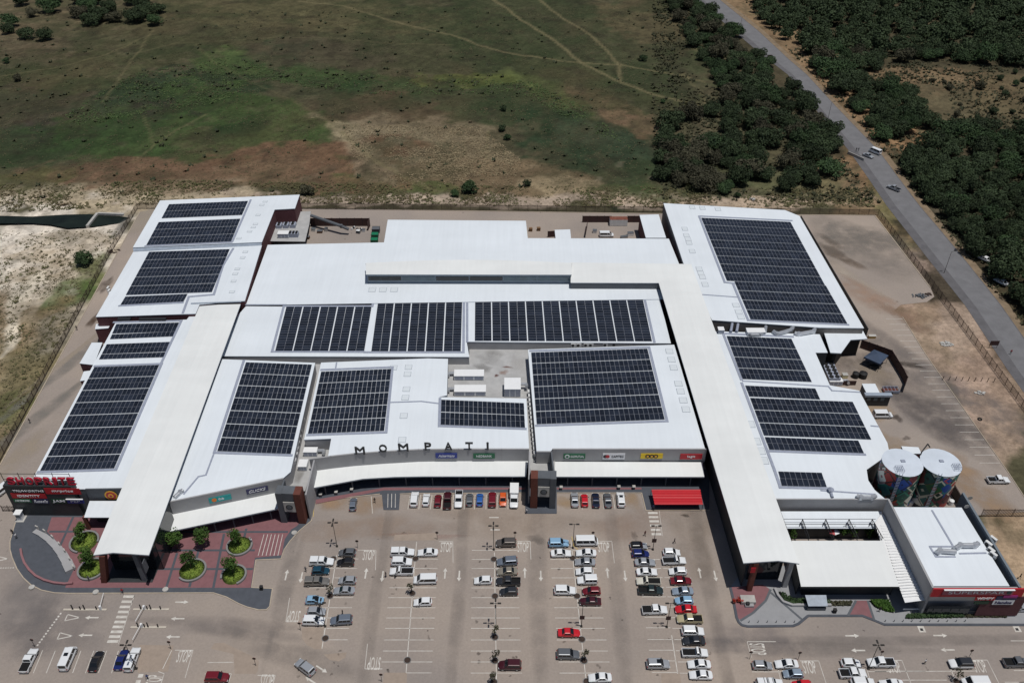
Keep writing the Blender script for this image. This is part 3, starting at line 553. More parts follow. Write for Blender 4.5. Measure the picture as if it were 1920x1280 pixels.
# ---- back centre
bc = block('shop_building', 'wide plain white roof at the back centre of the mall, stepped towards the service yards', [(502,459),(720,454.5),(727,412),(986,414),(989.5,446.5),(1254,447.5),(1300,560),(461,572)], 7.2, m_brick)
lean = block('lean_to', 'narrow white lean-to roof beside the north-east block', [(1199,403),(1235,402),(1249,446),(1211,446)], 6.4, m_brick, th=0.15, cat='lean-to')
block('lean_to', 'small square white canopy roof in the back service yard', [(1040,431),(1069,430),(1071,450),(1042,450)], 5.0, m_brick, th=0.12, cat='lean-to')
cc_ = block('shop_building', 'middle white roof carrying three wide solar fields with upright strips', [(461,574),(700,575.5),(702,556),(1236,557),(1258,643.5),(875,640.5),(880,669),(416,667.5),(447,590)], 7.0, m_grey)
# ---- sunk service deck between the front blocks
deck = block('service_deck', 'low grey concrete service roof sunk between the front blocks', [(430,672),(880,664),(880,648),(1254,644),(1266,690),(1290,780),(1300,826),(1042,834),(1040,893),(996,893),(990,846),(800,848),(626,856),(588,872),(572,920),(534,921),(527,900),(470,780)], 4.3, m_grey, m_deck, cat='roof deck', edge=m_concrete)
# ---- three front blocks
fl = block('shop_building', 'white roofed front block with seven solar bands, right of the left arcade', [(416,673),(591,680),(545,884),(531,896),(317,940)], 8.0, m_grey)
fm = block('shop_building', 'white roofed front centre block with big letters standing on its curved parapet', [(602,679.5),(802,671.5),(840,672.5),(838,741),(822,744),(987,747),(992,841),(940,841),(860,841),(785,842),(720,845.5),(660,850),(615,855.5),(621,822),(570,824)], 8.0, m_grey)
fr = block('shop_building', 'white roofed front block with the nearly square solar field, left of the right arcade', [(990,655),(1264,646),(1322,841),(1036,841),(1033,845),(1006,845)], 8.0, m_grey)
PF = [(317,940),(531,896)]; PM = [(580,860),(620,854.5),(660,850),(720,845.5),(785,842),(860,841),(940,841),(992,841)]; PRt = [(1036,841),(1325,841)]
for t, P in ((fl, PF), (fm, PM), (fr, PRt)): wall_line(t, 'parapet', P, 3.9, 8.25, 0.35, m_grey)
def canopy(parent, back, front, zb, zf, name='canopy', mat=m_cream, posts=6, fasc=0.35):
    a = W([(p[0], p[1], zb) for p in back], zb); b_ = W([(p[0], p[1], zf) for p in front], zf); n = len(a); mb = MB()
    v = a+b_; low = [(p[0], p[1], p[2]-0.18) for p in a]+[(p[0], p[1], p[2]-fasc) for p in b_]
    f = [(i, n+i, n+i+1, i+1) for i in range(n-1)]
    mb.add(v+low, f, 0); k = 2*n
    mb.f += [(k+i, k+i+1, k+n+i+1, k+n+i) for i in range(n-1)]+[(n+i, k+n+i, k+n+i+1, n+i+1) for i in range(n-1)]+[(0, k, k+n, n), (n-1, 2*n-1, k+2*n-1, k+n-1)]
    mb.m += [1]*(2*(n-1)+2); mb.build(name, [mat, m_flash], parent)
    L_ = [Vector(p[:2]) for p in b_]; tot = sum((q-p).length for p, q in zip(L_[:-1], L_[1:]))
    for j in range(posts):
        s = tot*(j+0.5)/posts
        for p, q in zip(L_[:-1], L_[1:]):
            l = (q-p).length
            if s <= l: c = p+(q-p)*(s/l)+Vector((0, 0.7)); mb = MB(); mb.tube((c.x, c.y, 0.1), (c.x, c.y, zf-0.3), 0.16, 10); mb.build('column', m_dgrey, parent); break
            s -= l
canopy(fl, [(319,964),(521,921)], [(307,998),(521,953)], 4.3, 3.9)
canopy(fm, [(585,883),(660,872),(740,866),(860,864),(990,864)], [(581,915),(680,897),(740,893.5),(792,892.5),(986,892.5)], 4.3, 3.9, posts=8)
canopy(fr, [(1039,865),(1317,866)], [(1042,893),(1321,893.5)], 4.3, 3.9)
# shop windows under the canopies (glazed bays with frames)
def glazing(parent, px, ztop, n, z0=0.15, z1=3.2, off=0.12):
    P = [Vector(G(p[0], p[1], ztop)) for p in px]
    for a, b_ in zip(P[:-1], P[1:]):
        d = b_-a; k = max(1, int(d.length/4.0)); nrm = Vector((d.y, -d.x)).normalized()
        if nrm.y > 0: nrm = -nrm
        for j in range(k):
            c = a+d*((j+0.5)/k)+nrm*(0.175+off); mb = MB(); mb.obox(c, d, d.length/k/2-0.12, 0.05, z0, z1); mb.build('shop_window', m_glass, parent)
for t, P in ((fl, PF), (fm, PM), (fr, PRt)): glazing(t, P, 8.25, 8)
A9, B9 = G(1036,841,8.25), G(1325,841,8.25)
def ofs(A, B, d=0.2): # plane just in front of a wall
    d_ = Vector(B)-Vector(A); n = Vector((d_.y, -d_.x)).normalized(); n = -n if n.y > 0 else n; return Vector(A)+n*d, Vector(B)+n*d
A9, B9 = ofs(A9, B9)
s, w_, h_ = sign(fr, A9, B9, (1056.3,850.1,1097,859.3), 'OLDMUTUAL', m_sgreen, m_swhite, tfrac=0.62, th=0.4, tx=0.13, label='green sign with white ring mark')
disc(s, h_*0.36, (-w_*0.33, -0.12, h_/2), m_swhite, 'ring'); disc(s, h_*0.2, (-w_*0.33, -0.18, h_/2), m_sgreen, 'ring_centre')
s, w_, h_ = sign(fr, A9, B9, (1129.5,849.5,1171,860), 'CAPITEC', m_swhite, m_sink, tfrac=0.55, th=0.38, tx=0.17, label='white sign with red and grey ovals')
disc(s, h_*0.28, (-w_*0.38, -0.12, h_/2), m_sink, 'oval'); disc(s, h_*0.26, (-w_*0.28, -0.14, h_/2), m_sred, 'oval')
s, w_, h_ = sign(fr, A9, B9, (1200.5,849.7,1242,858.8), '', m_syel, m_sink, label='yellow sign with dark oval lettering')
for k in (-1, 0, 1): disc(s, h_*0.36, (k*h_*0.6, -0.12, h_/2), m_sink, 'oval'); disc(s, h_*0.17, (k*h_*0.6, -0.18, h_/2), m_sgold, 'oval_centre')
sign(fr, A9, B9, (1274.5,850.5,1315.5,860), 'legit', m_sred, m_swhite, tfrac=0.36, th=0.5, label='red sign with small white lettering')
A8, B8 = ofs(G(785,842,8.25), G(992,841,8.25))
sign(fm, A8, B8, (817,849,857.5,858), 'Ackermans', m_sblue, m_swhite, tfrac=0.75, th=0.5, shear=0.25, label='blue sign with white script lettering')
sign(fm, A8, B8, (887.5,849.8,928,858.5), 'NEDBANK', m_sgreen, m_swhite, tfrac=0.72, th=0.42, label='dark green sign with pale lettering')
A7, B7 = ofs(G(317,940,8.25), G(531,896,8.25))
s, w_, h_ = sign(fl, A7, B7, (392,929.0,436,938.5), 'fnb', m_steal, m_swhite, tfrac=0.25, th=0.45, tx=0.05, label='teal sign with orange disc')
disc(s, h_*0.34, (-w_*0.27, -0.12, h_/2), m_sorange, 'disc')
sign(fl, A7, B7, (462,913.5,504.5,922), 'CLICKS', m_snavy, m_swhite, tfrac=0.78, th=0.55, shear=0.3, label='navy sign with white slanted lettering')
# letters standing on the curved parapet
m_letter = M('dark_letter_metal', (0.035,0.038,0.042), 0.5, 0.1, 1)
for ch, px, py, wd in [('M',676,850,2.3),('O',719,846,1.9),('M',757,844,2.4),('P',803,842.2,1.6),('A',841,841.8,1.8),('T',880,841.6,1.8),('i',914.5,841.6,0.6)]:
    x, y = G(px, py, 8.25); o = link('letter', text_mesh(ch, 'letter', m_letter, wd, 2.35, 0.35, bev=0.016), fm)
    o.location = Vector((x, y, 8.25))-fm.location; o.rotation_euler.z = facing(G(px-30, py, 8), G(px+30, py, 8))
# ---- left and right arcades: cream gable roofs on columns
def arcade(name, label, px, ridge, z, rise, parts_=None):
    pts = W(px, z); c = cen(pts); t = thing(name, (c[0], c[1], 0), label, 'arcade')
    r0, r1 = (Vector((*G(p[0], p[1], z+rise), z+rise)) for p in ridge)
    a, b_, c_, d = (Vector(p) for p in pts)      # back-left, back-right, front-right, front-left
    lo = Vector((0, 0, -0.3)); v = [a, b_, c_, d, r0, r1]; v += [p+lo for p in v]
    f = [(0, 3, 5, 4), (4, 5, 2, 1), (6, 10, 11, 9), (10, 7, 8, 11), (3, 0, 6, 9), (1, 2, 8, 7), (5, 3, 9, 11), (2, 5, 11, 8), (0, 4, 10, 6), (4, 1, 7, 10)]
    part(t, 'roof', v, f, [m_cream, m_flash], [0, 0]+[1]*8); return t, pts
a1, p1 = arcade('arcade', 'long cream gabled arcade roof running to the left entrance plaza', [(374,574),(451,570),(279,1040),(175,1040)], [(409,571),(212,1035.5)], 9.6, 0.35)
mb = MB() # clerestory side walls under the arcade roof, ending where the shops end
for (bx, by), (fx, fy) in [((376,580),(232,918)),((447,580),(318,944))]:
    A, B = Vector(G(bx,by,9.3)), Vector(G(fx,fy,9.3)); d = B-A; n = Vector((-d.y, d.x)).normalized()
    if fx < 300: n = -n
    n = n if (n.x > 0) == (fx < 300) else -n
    mb.obox((A+B)/2+n*1.1, d, d.length/2, 0.15, 0.1, 9.28)
mb.build('wall', m_dgrey, a1)
for p_, q2 in (((194,1015),(288,1015)),((288,1015),(316,944)),((194,1015),(230,925))):
    A, B = Vector(G(*p_,9.2)), Vector(G(*q2,9.2)); mb = MB(); mb.obox((A+B)/2, B-A, (B-A).length/2-.05, 0.08, 0.14, 9.2); mb.build('dark_screen', m_glass, a1)  # dark glass added round the open arcade end so its shade turns black
mb = MB(); mb.prism([G(p[0],p[1]) for p in ((200,1092),(286,1092),(300,1060),(212,1060))], 0.127, 0.14); mb.build('entrance_shade_sheet', m_char, a1)  # charcoal floor sheet standing in for the shade under the arcade roof
c = Vector(G(197,1089,0)); mb = MB() # leaning red pier at the left corner
top = Vector(G(187,1048,9.0)); mb.prism([(c.x-0.6,c.y-0.6),(c.x+0.6,c.y-0.6),(c.x+0.6,c.y+0.9),(c.x-0.6,c.y+0.9)], 0.1, 9.1)
for k in range(4, 8): mb.v[k] = (mb.v[k][0]+(top.x-c.x)*0.9+0.4, mb.v[k][1]+(top.y-c.y)*0.6+0.6, mb.v[k][2])
mb.build('pier', m_rust, a1)
for px, py in [(272,1086),(305,1000)]:
    c = G(px, py); mb = MB(); mb.box(c[0]-0.45, c[0]+0.45, c[1]-0.45, c[1]+0.45, 0.1, 9.2); mb.build('pier', m_dgrey, a1)
mb = MB(); c = V(273,1060,6.5); mb.box(c.x-0.1, c.x+0.05, c.y-.8, c.y+.8, 5.0, 8.2); mb.build('banner', m_dgrey, a1)
a2, p2 = arcade('arcade', 'long cream gabled arcade roof running down to the right entrance', [(1235,530),(1296,495),(1499,1056),(1394,1055)], [(1266,512),(1459,1050.5)], 9.6, 0.35)
band2 = block('arcade', 'cream flat roof linking the raised rooflight to the right arcade', [(1070,492),(1297,495),(1296,529),(1234,530.5),(1070,530)], 9.45, m_dgrey, m_cream, base=6.9, cat='arcade')
mb = MB()
for (bx, by), (fx, fy) in [((1237,535),(1391,1046)),((1298,500),(1457,936))]:
    A, B = Vector(G(bx,by,9.3)), Vector(G(fx,fy,9.3)); d = B-A; n = Vector((-d.y, d.x)).normalized()
    s_ = 1 if fx < 1420 else -1; n = n if n.x*s_ > 0 else -n
    mb.obox((A+B)/2+n*1.3, d, d.length/2, 0.15, 0.1, 9.28)
mb.build('wall', m_char, a2)
mb = MB(); A, B = Vector(G(1400,1040,9.3)), Vector(G(1490,1040,9.3)); mb.obox((A+B)/2+Vector((0,1.0)), B-A, (B-A).length/2-1.5, 0.1, 0.14, 9.2); mb.build('dark_screen', m_glass, a2)
for px, py in [(1404,1105),(1470,1098)]:
    c = G(px, py); mb = MB(); mb.box(c[0]-0.5, c[0]+0.5, c[1]-0.5, c[1]+0.5, 0.1, 9.2); mb.build('pier', m_rust if px < 1420 else m_grey, a2)
for k in range(7):
    t_ = k/6; c = V(1370+20*t_, 990+70*t_, 5); mb = MB(); mb.box(c.x+0.4,c.x+0.7,c.y-.15,c.y+.15,4.9,5.2); mb.build('wall_lamp', m_white, a2)
# red plate on the pier
c = V(1412,1068,7.4); mb = MB(); mb.box(c.x-.5,c.x+.5,c.y-.1,c.y,c.z-.8,c.z+.8); mb.build('plate', m_sred, a2)
# ---- raised rooflight over the middle
sky_ = thing('rooflight', (*G(880,515,7),7.0), 'raised cream roof with a long glazed strip facing the car park', 'rooflight')
N = 16; TOP = []; FR = []
for k in range(N+1):
    u = k/N; hb = 1.15*math.sin(math.pi*u)
    TOP.append((*G(686+386*u, 493-0*u, 10.4), 10.4+hb)); FR.append((*G(686+386*u, 514.5+0.5*u, 10.9), 10.9))
v = [Vector(p) for p in TOP+FR]; n = N+1
v2 = v+[p+Vector((0,0,-0.25)) for p in v]; f = [(i, n+i, n+i+1, i+1) for i in range(N)]; k = 2*n
f2 = f+[(n+i, k+n+i, k+n+i+1, n+i+1) for i in range(N)]+[(k+i, k+i+1, k+n+i+1, k+n+i) for i in range(N)]+[(0,k,k+n,n),(N,n+N,k+n+N,k+N)]
part(sky_, 'roof', v2, f2, [m_cream, m_flash], [0]*N+[1]*(2*N+2))
A, B = Vector(G(688,515,10.7)), Vector(G(1071,515.5,10.7)); off = Vector((0, 0.9))
mb = MB(); mb.obox((A+B)/2+off, B-A, (B-A).length/2, 0.15, 7.0, 10.7); mb.build('wall', M('blue_grey_sheet',(0.24,0.29,0.34),0.6,0.06,0.5), sky_)
for j in range(6):
    p = A+(B-A)*((j+0.5)/6)+off+Vector((0,-0.2)); mb = MB(); mb.obox(p, B-A, (B-A).length/12-0.15, 0.05, 8.2, 9.6); o = mb.build('pane', m_glass if j in (0, 2, 3) else m_bglass, sky_)
tl = [V(686,493,10.3), V(1072,493,10.3)]
for q in (0, 1):
    a, b_ = (tl[0].xy, A+off) if q == 0 else (tl[1].xy, B+off); mb = MB(); mb.obox((a+b_)/2, b_-a, (b_-a).length/2, 0.12, 7.0, 10.2); mb.build('side_wall', m_grey, sky_)
# ---- north-east block
ne = block('shop_building', 'north-east block with one large solar field, next to the road', [(1244,381),(1472,394),(1499,405),(1620,615),(1537,614),(1335,600),(1281,492)], 8.6, M('grey_brown_block',(0.20,0.185,0.175),0.85,0.12,1.0))
lo_ = block('loading_canopy', 'white loading canopy roof at the south-east corner of the north-east block', [(1543,617),(1616,616),(1626,635),(1595,637),(1577,662),(1557,661)], 6.6, m_blk, th=0.3, over=1.2, cat='canopy')  # black inset walls stand in for the shadow under the overhang
# ---- east block
ea = block('shop_building', 'east white roofed block with stepped solar bands beside the painted tanks', [(1341,621),(1537,626.5),(1552,661),(1529,661),(1556,722),(1611,732),(1664,830),(1668,850),(1625,880),(1628,900),(1640,918),(1660,935),(1455,935)], 7.4, m_char)  # near-black wall colour carries the shadow of overhang and canopy
wall_line(ea, 'parapet', [(1455,935),(1666,935)], 3.9, 7.55, 0.35, m_grey)
# ---- garden court in front of it
gc = thing('garden_court', (*G(1570,1020),0), 'cream flat roof and white pergola strip around the sunken garden court', 'building')
def slab(parent, name, px, z, th, mats): 
    mb = MB(); mb.prism([(p[0], p[1], p[2]) for p in W(px, z)], None, z, 1, 0); n = len(px)
    for k in range(n): mb.v[k] = (mb.v[k][0], mb.v[k][1], mb.v[k+n][2]-th)
    return mb.build(name, mats, parent)
slab(gc, 'pergola_roof', [(1464,958,4.6),(1654,958,4.6),(1650,990,4.2),(1476,990,4.2)], 4.4, 0.15, [m_roof, m_flash])
slab(gc, 'flat_roof', [(1484,1013),(1655,1013),(1687,1099),(1502,1099)], 5.2, 0.5, [m_cream, m_char])
slab(gc, 'corrugated_roof', [(1653,962,5.0),(1658,966,5.0),(1736,1124,4.3),(1697,1129,4.3),(1686,1101,4.3),(1650,1010,4.7),(1640,980,4.9)], 4.7, 0.12, [m_white, m_flash])
for k in range(26): # ribs of the corrugated strip
    t_ = k/25; a = V(1651+(1692-1651)*t_, 985+(1118-985)*t_, 4.86-0.42*t_); b_ = V(1668+(1731-1668)*t_, 985+(1115-985)*t_, 4.86-0.42*t_); mb = MB(); mb.obox((a.xy+b_.xy)/2, (b_-a).xy, (b_-a).xy.length/2, 0.12, a.z-0.08, a.z+0.10); mb.build('rib', m_white, gc)
for px in [[(1486,1022),(1503,1095)],[(1503,1095),(1686,1095)],[(1686,1095),(1655,1020)]]: pass
wall_line(gc, 'wall', [(1510,1088),(1680,1088)], 0.1, 4.65, 0.2, m_char); wall_line(gc, 'wall', [(1476,985),(1652,985)], 0.1, 4.0, 0.2, m_char)
wall_line(gc, 'wall', [(1484,1022),(1500,1088)], 0.1, 4.65, 0.2, m_char)
for k in range(4): # steel trusses over the court
    x0, x1 = 1505+43.5*k, 1520+46*k; a, b_ = V(x0, 973, 5.6), V(x1-2, 1009, 5.4); mb = MB(); mb.path([a, b_], 0.09, 6); mb.path([a+Vector((0,0,-1.2)), b_+Vector((0,0,-0.9))], 0.07, 6)
    for j in range(7):
        p, q_ = a+(b_-a)*(j/7), a+(b_-a)*((j+1)/7); mb.path([p, q_+Vector((0,0,-1.0))], 0.05, 5)
    mb.path([a, V(x0-6, 986, 4.4)], 0.08, 6); mb.build('truss', m_steel, gc)
for y, z in ((972.5,5.65),(982,5.5)): mb = MB(); mb.path([V(1470,y,z), V(1642,y,z)], 0.06, 6); mb.build('purlin', m_steel, gc)
for a, b_ in [((1694,1140),(1726,1140))]: wall_line(gc, 'railing', [a, b_], 0.6, 1.0, 0.1, m_white)
mb = MB(); mb.box(*[0]*6) if False else None
# ---- supermarket at the right
ss = block('shop_building', 'right-hand supermarket block with red fascia and white roof inside grey parapets', [(1672,950),(1803,951),(1893,1098),(1748,1098)], 8.3, m_grey)
wall_line(ss, 'parapet', [(1666,935),(1750,1101)], 0.0, 9.0, 0.45, m_grey)
wall_line(ss, 'parapet', [(1806,923),(1913,1100)], 0.0, 9.2, 0.5, M('blue_grey_parapet',(0.16,0.19,0.22),0.8,0.08,0.5))
wall_line(ss, 'parapet', [(1750,1101),(1913,1101)], 7.6, 8.85, 0.4, m_grey)
AS, BS = Vector(G(1750,1101,9.0)), Vector(G(1914,1101,9.0)); AS.y -= 0.3; BS.y -= 0.3
sgn, w_, h_ = sign(ss, AS, BS, (1743,1101.5,1914,1116), '', m_sred, m_swhite, name='fascia', out=0.3, label='red fascia with a pale lettered strip')
o, w2, h2 = sign(ss, (AS.x, AS.y-0.3), (BS.x, BS.y-0.3), (1765,1104.5,1897,1114.0), 'SUPERSPAR', M('fascia_pink',rgb(166,84,100),0.5,0.04,1), m_swhite, tfrac=0.80, th=0.5, bold=0.0, tx=-0.02, label='pale red lettered strip'); mb = MB(); mb.box(-w2/2, w2/2, -0.35, 0, h2, h2+0.12); link('hood', mb.me('hood', m_white), o)
tri_ = M('sign_dark_teal', rgb(44,74,80), 0.5, 0.05, 1); disc(o, h2*0.3, (w2*0.44, -0.12, h2/2), tri_, 'mark')
AW, BW = (AS.x, AS.y-0.02), (BS.x, BS.y-0.02)
br_, _, _ = sign(ss, AW, BW, (1826,1117,1905,1152), '', m_brick, m_swhite, name='brick_panel', out=0.2)
gl, w3, h3 = sign(ss, AW, BW, (1735,1136,1813,1151), '', m_glass, m_swhite, name='shop_window', out=0.05)
AV, BV = (AS.x, AS.y-0.24), (BS.x, BS.y-0.24)
sign(ss, AV, BV, (1826.5,1117,1864,1124), 'WIMPY', m_sred, m_swhite, tfrac=0.85, th=0.6, bold=0.03, label='red sign with heavy white lettering')
sign(ss, AV, BV, (1866,1116,1905,1123), '', m_snavy, m_swhite, label='navy and magenta sign'); sign(ss, (AV[0],AV[1]-.1), (BV[0],BV[1]-.1), (1880,1115.5,1906,1119.5), '', m_smag, m_swhite)
sign(ss, AV, BV, (1859,1123.6,1898,1132), 'Nandos', m_swhite, m_snavy, tfrac=0.8, th=0.6, bold=0.03, label='white sign with blue outlined lettering')
sign(ss, AV, BV, (1825,1126,1852,1131), '', m_sdg, m_swhite)
for px, py in [(1812,946),(1818.5,930)]: 
    p = V(px, py, 9.2); disc(ss, 0.55, p-ss.location+Vector((0.0,-0.3,-0.2)), m_concrete, 'porthole')
# ---- red sign board at the left front
sb = thing('sign_board', (*G(95,966),0), 'dark charcoal sign tower with red lettering on top and shop signs below', 'sign board')
SA, SB = Vector(G(33,966)), Vector(G(157,967)); d = (SB-SA).normalized(); n_ = Vector((d.y, -d.x)); mb = MB(); mb.obox((SA+SB)/2-n_*0.9, d, (SB-SA).length/2, 0.9, 0.05, 9.9); mb.build('board', m_char, sb)
SA2, SB2 = SA+n_*0.02, SB+n_*0.02
sign(sb, SA2, SB2, (23,916.3,86,922.8), 'TRUWORTHS', m_sink, m_swhite, tfrac=0.92, th=0.5, out=0.08); sign(sb, SA2, SB2, (24,924.5,88.5,933.3), 'IDENTITY', m_sred, m_swhite, tfrac=0.65, th=0.42, out=0.08)
sign(sb, SA2, SB2, (87,915,153,925.5), 'mrprice', m_sred, m_swhite, tfrac=0.6, th=0.5, out=0.08); sign(sb, SA2, SB2, (28,934.5,60,941), 'ACKERMANS', m_sgreen, m_swhite, tfrac=0.85, th=0.4, out=0.08)
sign(sb, SA2, SB2, (65,935,93,943), 'Russells', m_snavy, m_swhite, tfrac=0.9, th=0.6, out=0.08, shear=0.2); sign(sb, SA2, SB2, (99,935,126,943), 'JAM', m_sdg, m_swhite, tfrac=0.85, th=0.62, out=0.08, bold=0.03)
o, w2, h2 = sign(sb, SA2, SB2, (127.5,935,159,942.8), 'PEP', m_sblue, m_swhite, tfrac=0.55, th=0.45, out=0.08); mb = MB(); mb.box(-w2/2, w2/2, -0.3, 0, h2, h2+0.12); link('hood', mb.me('hood', m_white), o)
mid = (SA+SB)/2; m_sred2 = M('deep_red_letter', rgb(176,24,52), 0.4, 0.05, 1)
xs = [28,45,62.5,79.5,96.5,110,123.5,140]
for k, ch in enumerate('SHOPRITE'):
    p = onpl(xs[k]-2, 909.5, SA-n_*0.6, SB-n_*0.6); o = link('letter', text_mesh(ch, 'letter', m_sred2, 1.62 if ch != 'I' else 0.75, 2.15, 0.4, bev=0.015), sb); o.location = Vector((p.x, p.y, 10.0))-sb.location; o.rotation_euler.z = facing(SA, SB)
    o2 = link('letter_edge', text_mesh(ch, 'letter_edge', m_swhite, 1.8 if ch != 'I' else 0.92, 2.35, 0.1, bev=0.015), o); o2.location = (0, 0.14, -0.12)
mb = MB(); q0, q1 = SA-n_*1.1, SB-n_*1.1
for z in (10.9, 12.6): mb.path([(q0.x,q0.y,z),(q1.x,q1.y,z)], 0.06, 6)
for k in range(5): p = q0+(q1-q0)*(k/4); mb.path([(p.x,p.y,9.9),(p.x,p.y,12.9)], 0.07, 6)
mb.build('letter_rack', m_steel, sb)
# grey wall with the round orange badge, porch roof
wl = thing('entrance_porch', (*G(200,965),0), 'white porch roof under the round orange badge beside the sign tower', 'porch')
wall_line(wl, 'wall', [(160,916),(228,915)], 0.1, 7.75, 0.3, m_dgrey)
A, B = ofs(G(160,916,7.75), G(228,915,7.75), 0.25); c = onpl(208.5, 928, A, B)
for r_, mm, yy in ((1.45,m_sgold,0.06),(1.1,m_sred,0.12),(0.62,m_sgold,0.17),(0.3,m_sred,0.21)): disc(wl, r_, c-wl.location+Vector((0,-yy,0)), mm, 'badge', 24)
slab(wl, 'roof', [(168,938.5,4.6),(222,938.5,4.6),(214,969.5,4.2),(157.5,969.5,4.2)], 4.4, 0.2, [m_roof, m_flash])
c = G(168,991); mb = MB(); mb.box(c[0]-.35,c[0]+.35,c[1]-.35,c[1]+.35,0.1,4.2); mb.build('pier', m_rust, wl)
wall_line(wl, 'screen', [(175,955),(222,955)], 0.1, 4.1, 0.2, m_char)
# ---- two gate towers in the shop front
def tower(label, bl, br, ytop, brick_left, split, dxy=None):
    A, B = Vector(G(*bl)), Vector(G(*br)); d = (B-A).normalized(); n = Vector((d.y, -d.x)); L = (B-A).length
    zt = 0.0; mid = (A+B)/2
    lo, hi = 2.0, 20.0
    for _ in range(40):
        zt = (lo+hi)/2
        if to_px(mid.x, mid.y, zt)[1] > ytop: lo = zt
        else: hi = zt
    t = thing('gate_tower', (mid.x, mid.y, 0), label, 'tower'); wl_ = L*split; dep = 1.3
    def leg(s0, s1, z0, z1, mat, nm, dp=dep, f=0.0):
        p = A+d*((s0+s1)/2)-n*(dp-f); mb = MB(); mb.obox(p, d, (s1-s0)/2, dp, z0, z1); return mb.build(nm, mat, t)
    bw, gw = L*0.28, L*0.24
    if brick_left: leg(0, bw, 0.05, zt+.004, m_rust, 'brick_pier', 1.3, 0.06); leg(L-gw, L, 0.05, zt, m_dgrey, 'pier'); o0, o1 = bw, L-gw
    else: leg(L-bw, L, 0.05, zt+.004, m_rust, 'brick_pier', 1.3, 0.06); leg(0, gw, 0.05, zt, m_dgrey, 'pier'); o0, o1 = gw, L-bw
    leg(o0+0.01, o1-0.01, zt*0.38, zt-0.03, m_dgrey, 'lintel', dep-0.1, -0.15)
    p = A+d*((o0+o1)/2)+n*0.02; ang = math.atan2(d.y, d.x); mb = MB(); hw = (o1-o0)/2-0.1; mb.box(-hw, hw, -0.12, 0.05, zt*0.42, zt*0.74)
    pl = link('plaque', mb.me('plaque', m_concrete), t); pl.location = (p-mid).to_3d(); pl.rotation_euler.z = ang
    disc(pl, hw*0.62, (0, -0.13, zt*0.58), m_char, 'disc', 24, 0.1); disc(pl, hw*0.45, (0, -0.24, zt*0.58), m_dgrey, 'fan', 8, 0.05)
    return t, zt
t1, z1 = tower('gate tower with a red-brown pier on its right, between left and centre front blocks', (528,980), (574,982), 926, False, 0.3)
t2, z2 = tower('gate tower with a red-brown pier on its left, between centre and right front blocks', (994,952.5), (1041,954), 897, True, 0.3)
wall_line(t1, 'side_wall', [(573,927),(589,862)], 0.1, 8.3, 0.35, m_grey); wall_line(t1, 'side_wall', [(523,927),(533,899)], 0.1, 8.3, 0.35, m_dgrey)
wall_line(t2, 'side_wall', [(1040,898),(1034,846)], 0.1, 8.3, 0.35, m_dgrey); wall_line(t2, 'side_wall', [(992,898),(993,846)], 0.1, 8.3, 0.35, m_grey)
wall_line(t2, 'back_wall', [(1006,846),(1033,846)], 4.3, 8.2, 0.3, m_grey)
# ================================================================== SOLAR FIELDS
def array(label, px, z, bands, n, vert=False, per=2, trays=()):
    """bands: list of rows in each band; n panels along the band"""
    zz = z+0.16; TL, TR, BR, BL_ = (Vector(G(*p, zz)) for p in px); c = (TL+TR+BR+BL_)/4
    t = thing('solar_array', (c.x, c.y, z), label, 'solar array', 'solar fields on the mall roofs')
    def P(u, v): return TL*(1-u)*(1-v)+TR*u*(1-v)+BR*u*v+BL_*(1-u)*v
    gap = 0.11; tot = sum(bands)+gap*(len(bands)-1); rows_ = []; s = 0
    for b_ in bands:
        for r in range(b_): rows_.append((s+r)/tot)
        s += b_+gap
    hv = 1/tot; uu = ((TR-TL)+(BR-BL_))/2; vv_ = ((BL_-TL)+(BR-TR))/2
    du, dv = (vv_/n, uu*hv) if vert else (uu/n, vv_*hv)
    L = 0.965; e = [(-.5,-.5),(.5,-.5),(.5,.5),(-.5,.5)]
    def quad(k, zc):
        kx, ky = k; return [((du*a*kx+dv*b_*ky).x, (du*a*kx+dv*b_*ky).y, zc) for a, b_ in e]
    v = quad((.955,.975),-0.05)+quad((.955,.975),0.0)+quad((.90,.95),0.003)
    f = [(0,1,5,4),(1,2,6,5),(2,3,7,6),(3,0,4,7),(4,5,9,8),(5,6,10,9),(6,7,11,10),(7,4,8,11),(8,9,10,11)]
    nrm = (Vector(v[5])-Vector(v[4])).cross(Vector(v[6])-Vector(v[5])).z
    if nrm < 0: f = [tuple(reversed(q_)) for q_ in f]
    me_ = mesh('solar_panel', v, f, [m_pframe, m_panel], [0]*8+[1])
    spots = []
    for j, r in enumerate(rows_):
        for i in range(n):
            a, b_ = (i+0.5)/n, r+hv/2; p = P(b_, a) if vert else P(a, b_); spots.append(p)
    spots.sort(key=lambda p: p.y)
    for p in spots[:300]:
        o = link('solar_panel', me_, t); o.location = (p.x-c.x, p.y-c.y, zz-z)
    if len(spots) > 300:
        mb = MB()
        for p in spots[300:]: mb.add([(p.x+q_[0], p.y+q_[1], zz+q_[2]) for q_ in v], f); 
        mb.m = ([0]*8+[1])*(len(spots)-300); o = mb.build('solar_panels', [m_pframe, m_panel], t); o['kind'] = 'stuff'
    mb = MB() # mounting rails
    for j, r in enumerate(rows_):
        for q_ in (0.25, 0.75):
            b_ = r+hv*q_; a, d = (P(b_, 0), P(b_, 1)) if vert else (P(0, b_), P(1, b_)); mb.obox((a+d)/2, d-a, (d-a).length/2, 0.03, z+0.01, zz-0.055)
    mb.build('mounting_rails', m_metal, t)
    for tr in trays:
        mb = MB(); wd = 0.68; pts = [Vector(G(*p, z+0.1)) for p in tr]
        for a, b_ in zip(pts[:-1], pts[1:]): mb.obox((a+b_)/2, b_-a, (b_-a).length/2+wd/2, wd/2, z+0.02, z+0.13+R.uniform(0, .006))
        mb.build('cable_tray', m_tray, t)
    return t
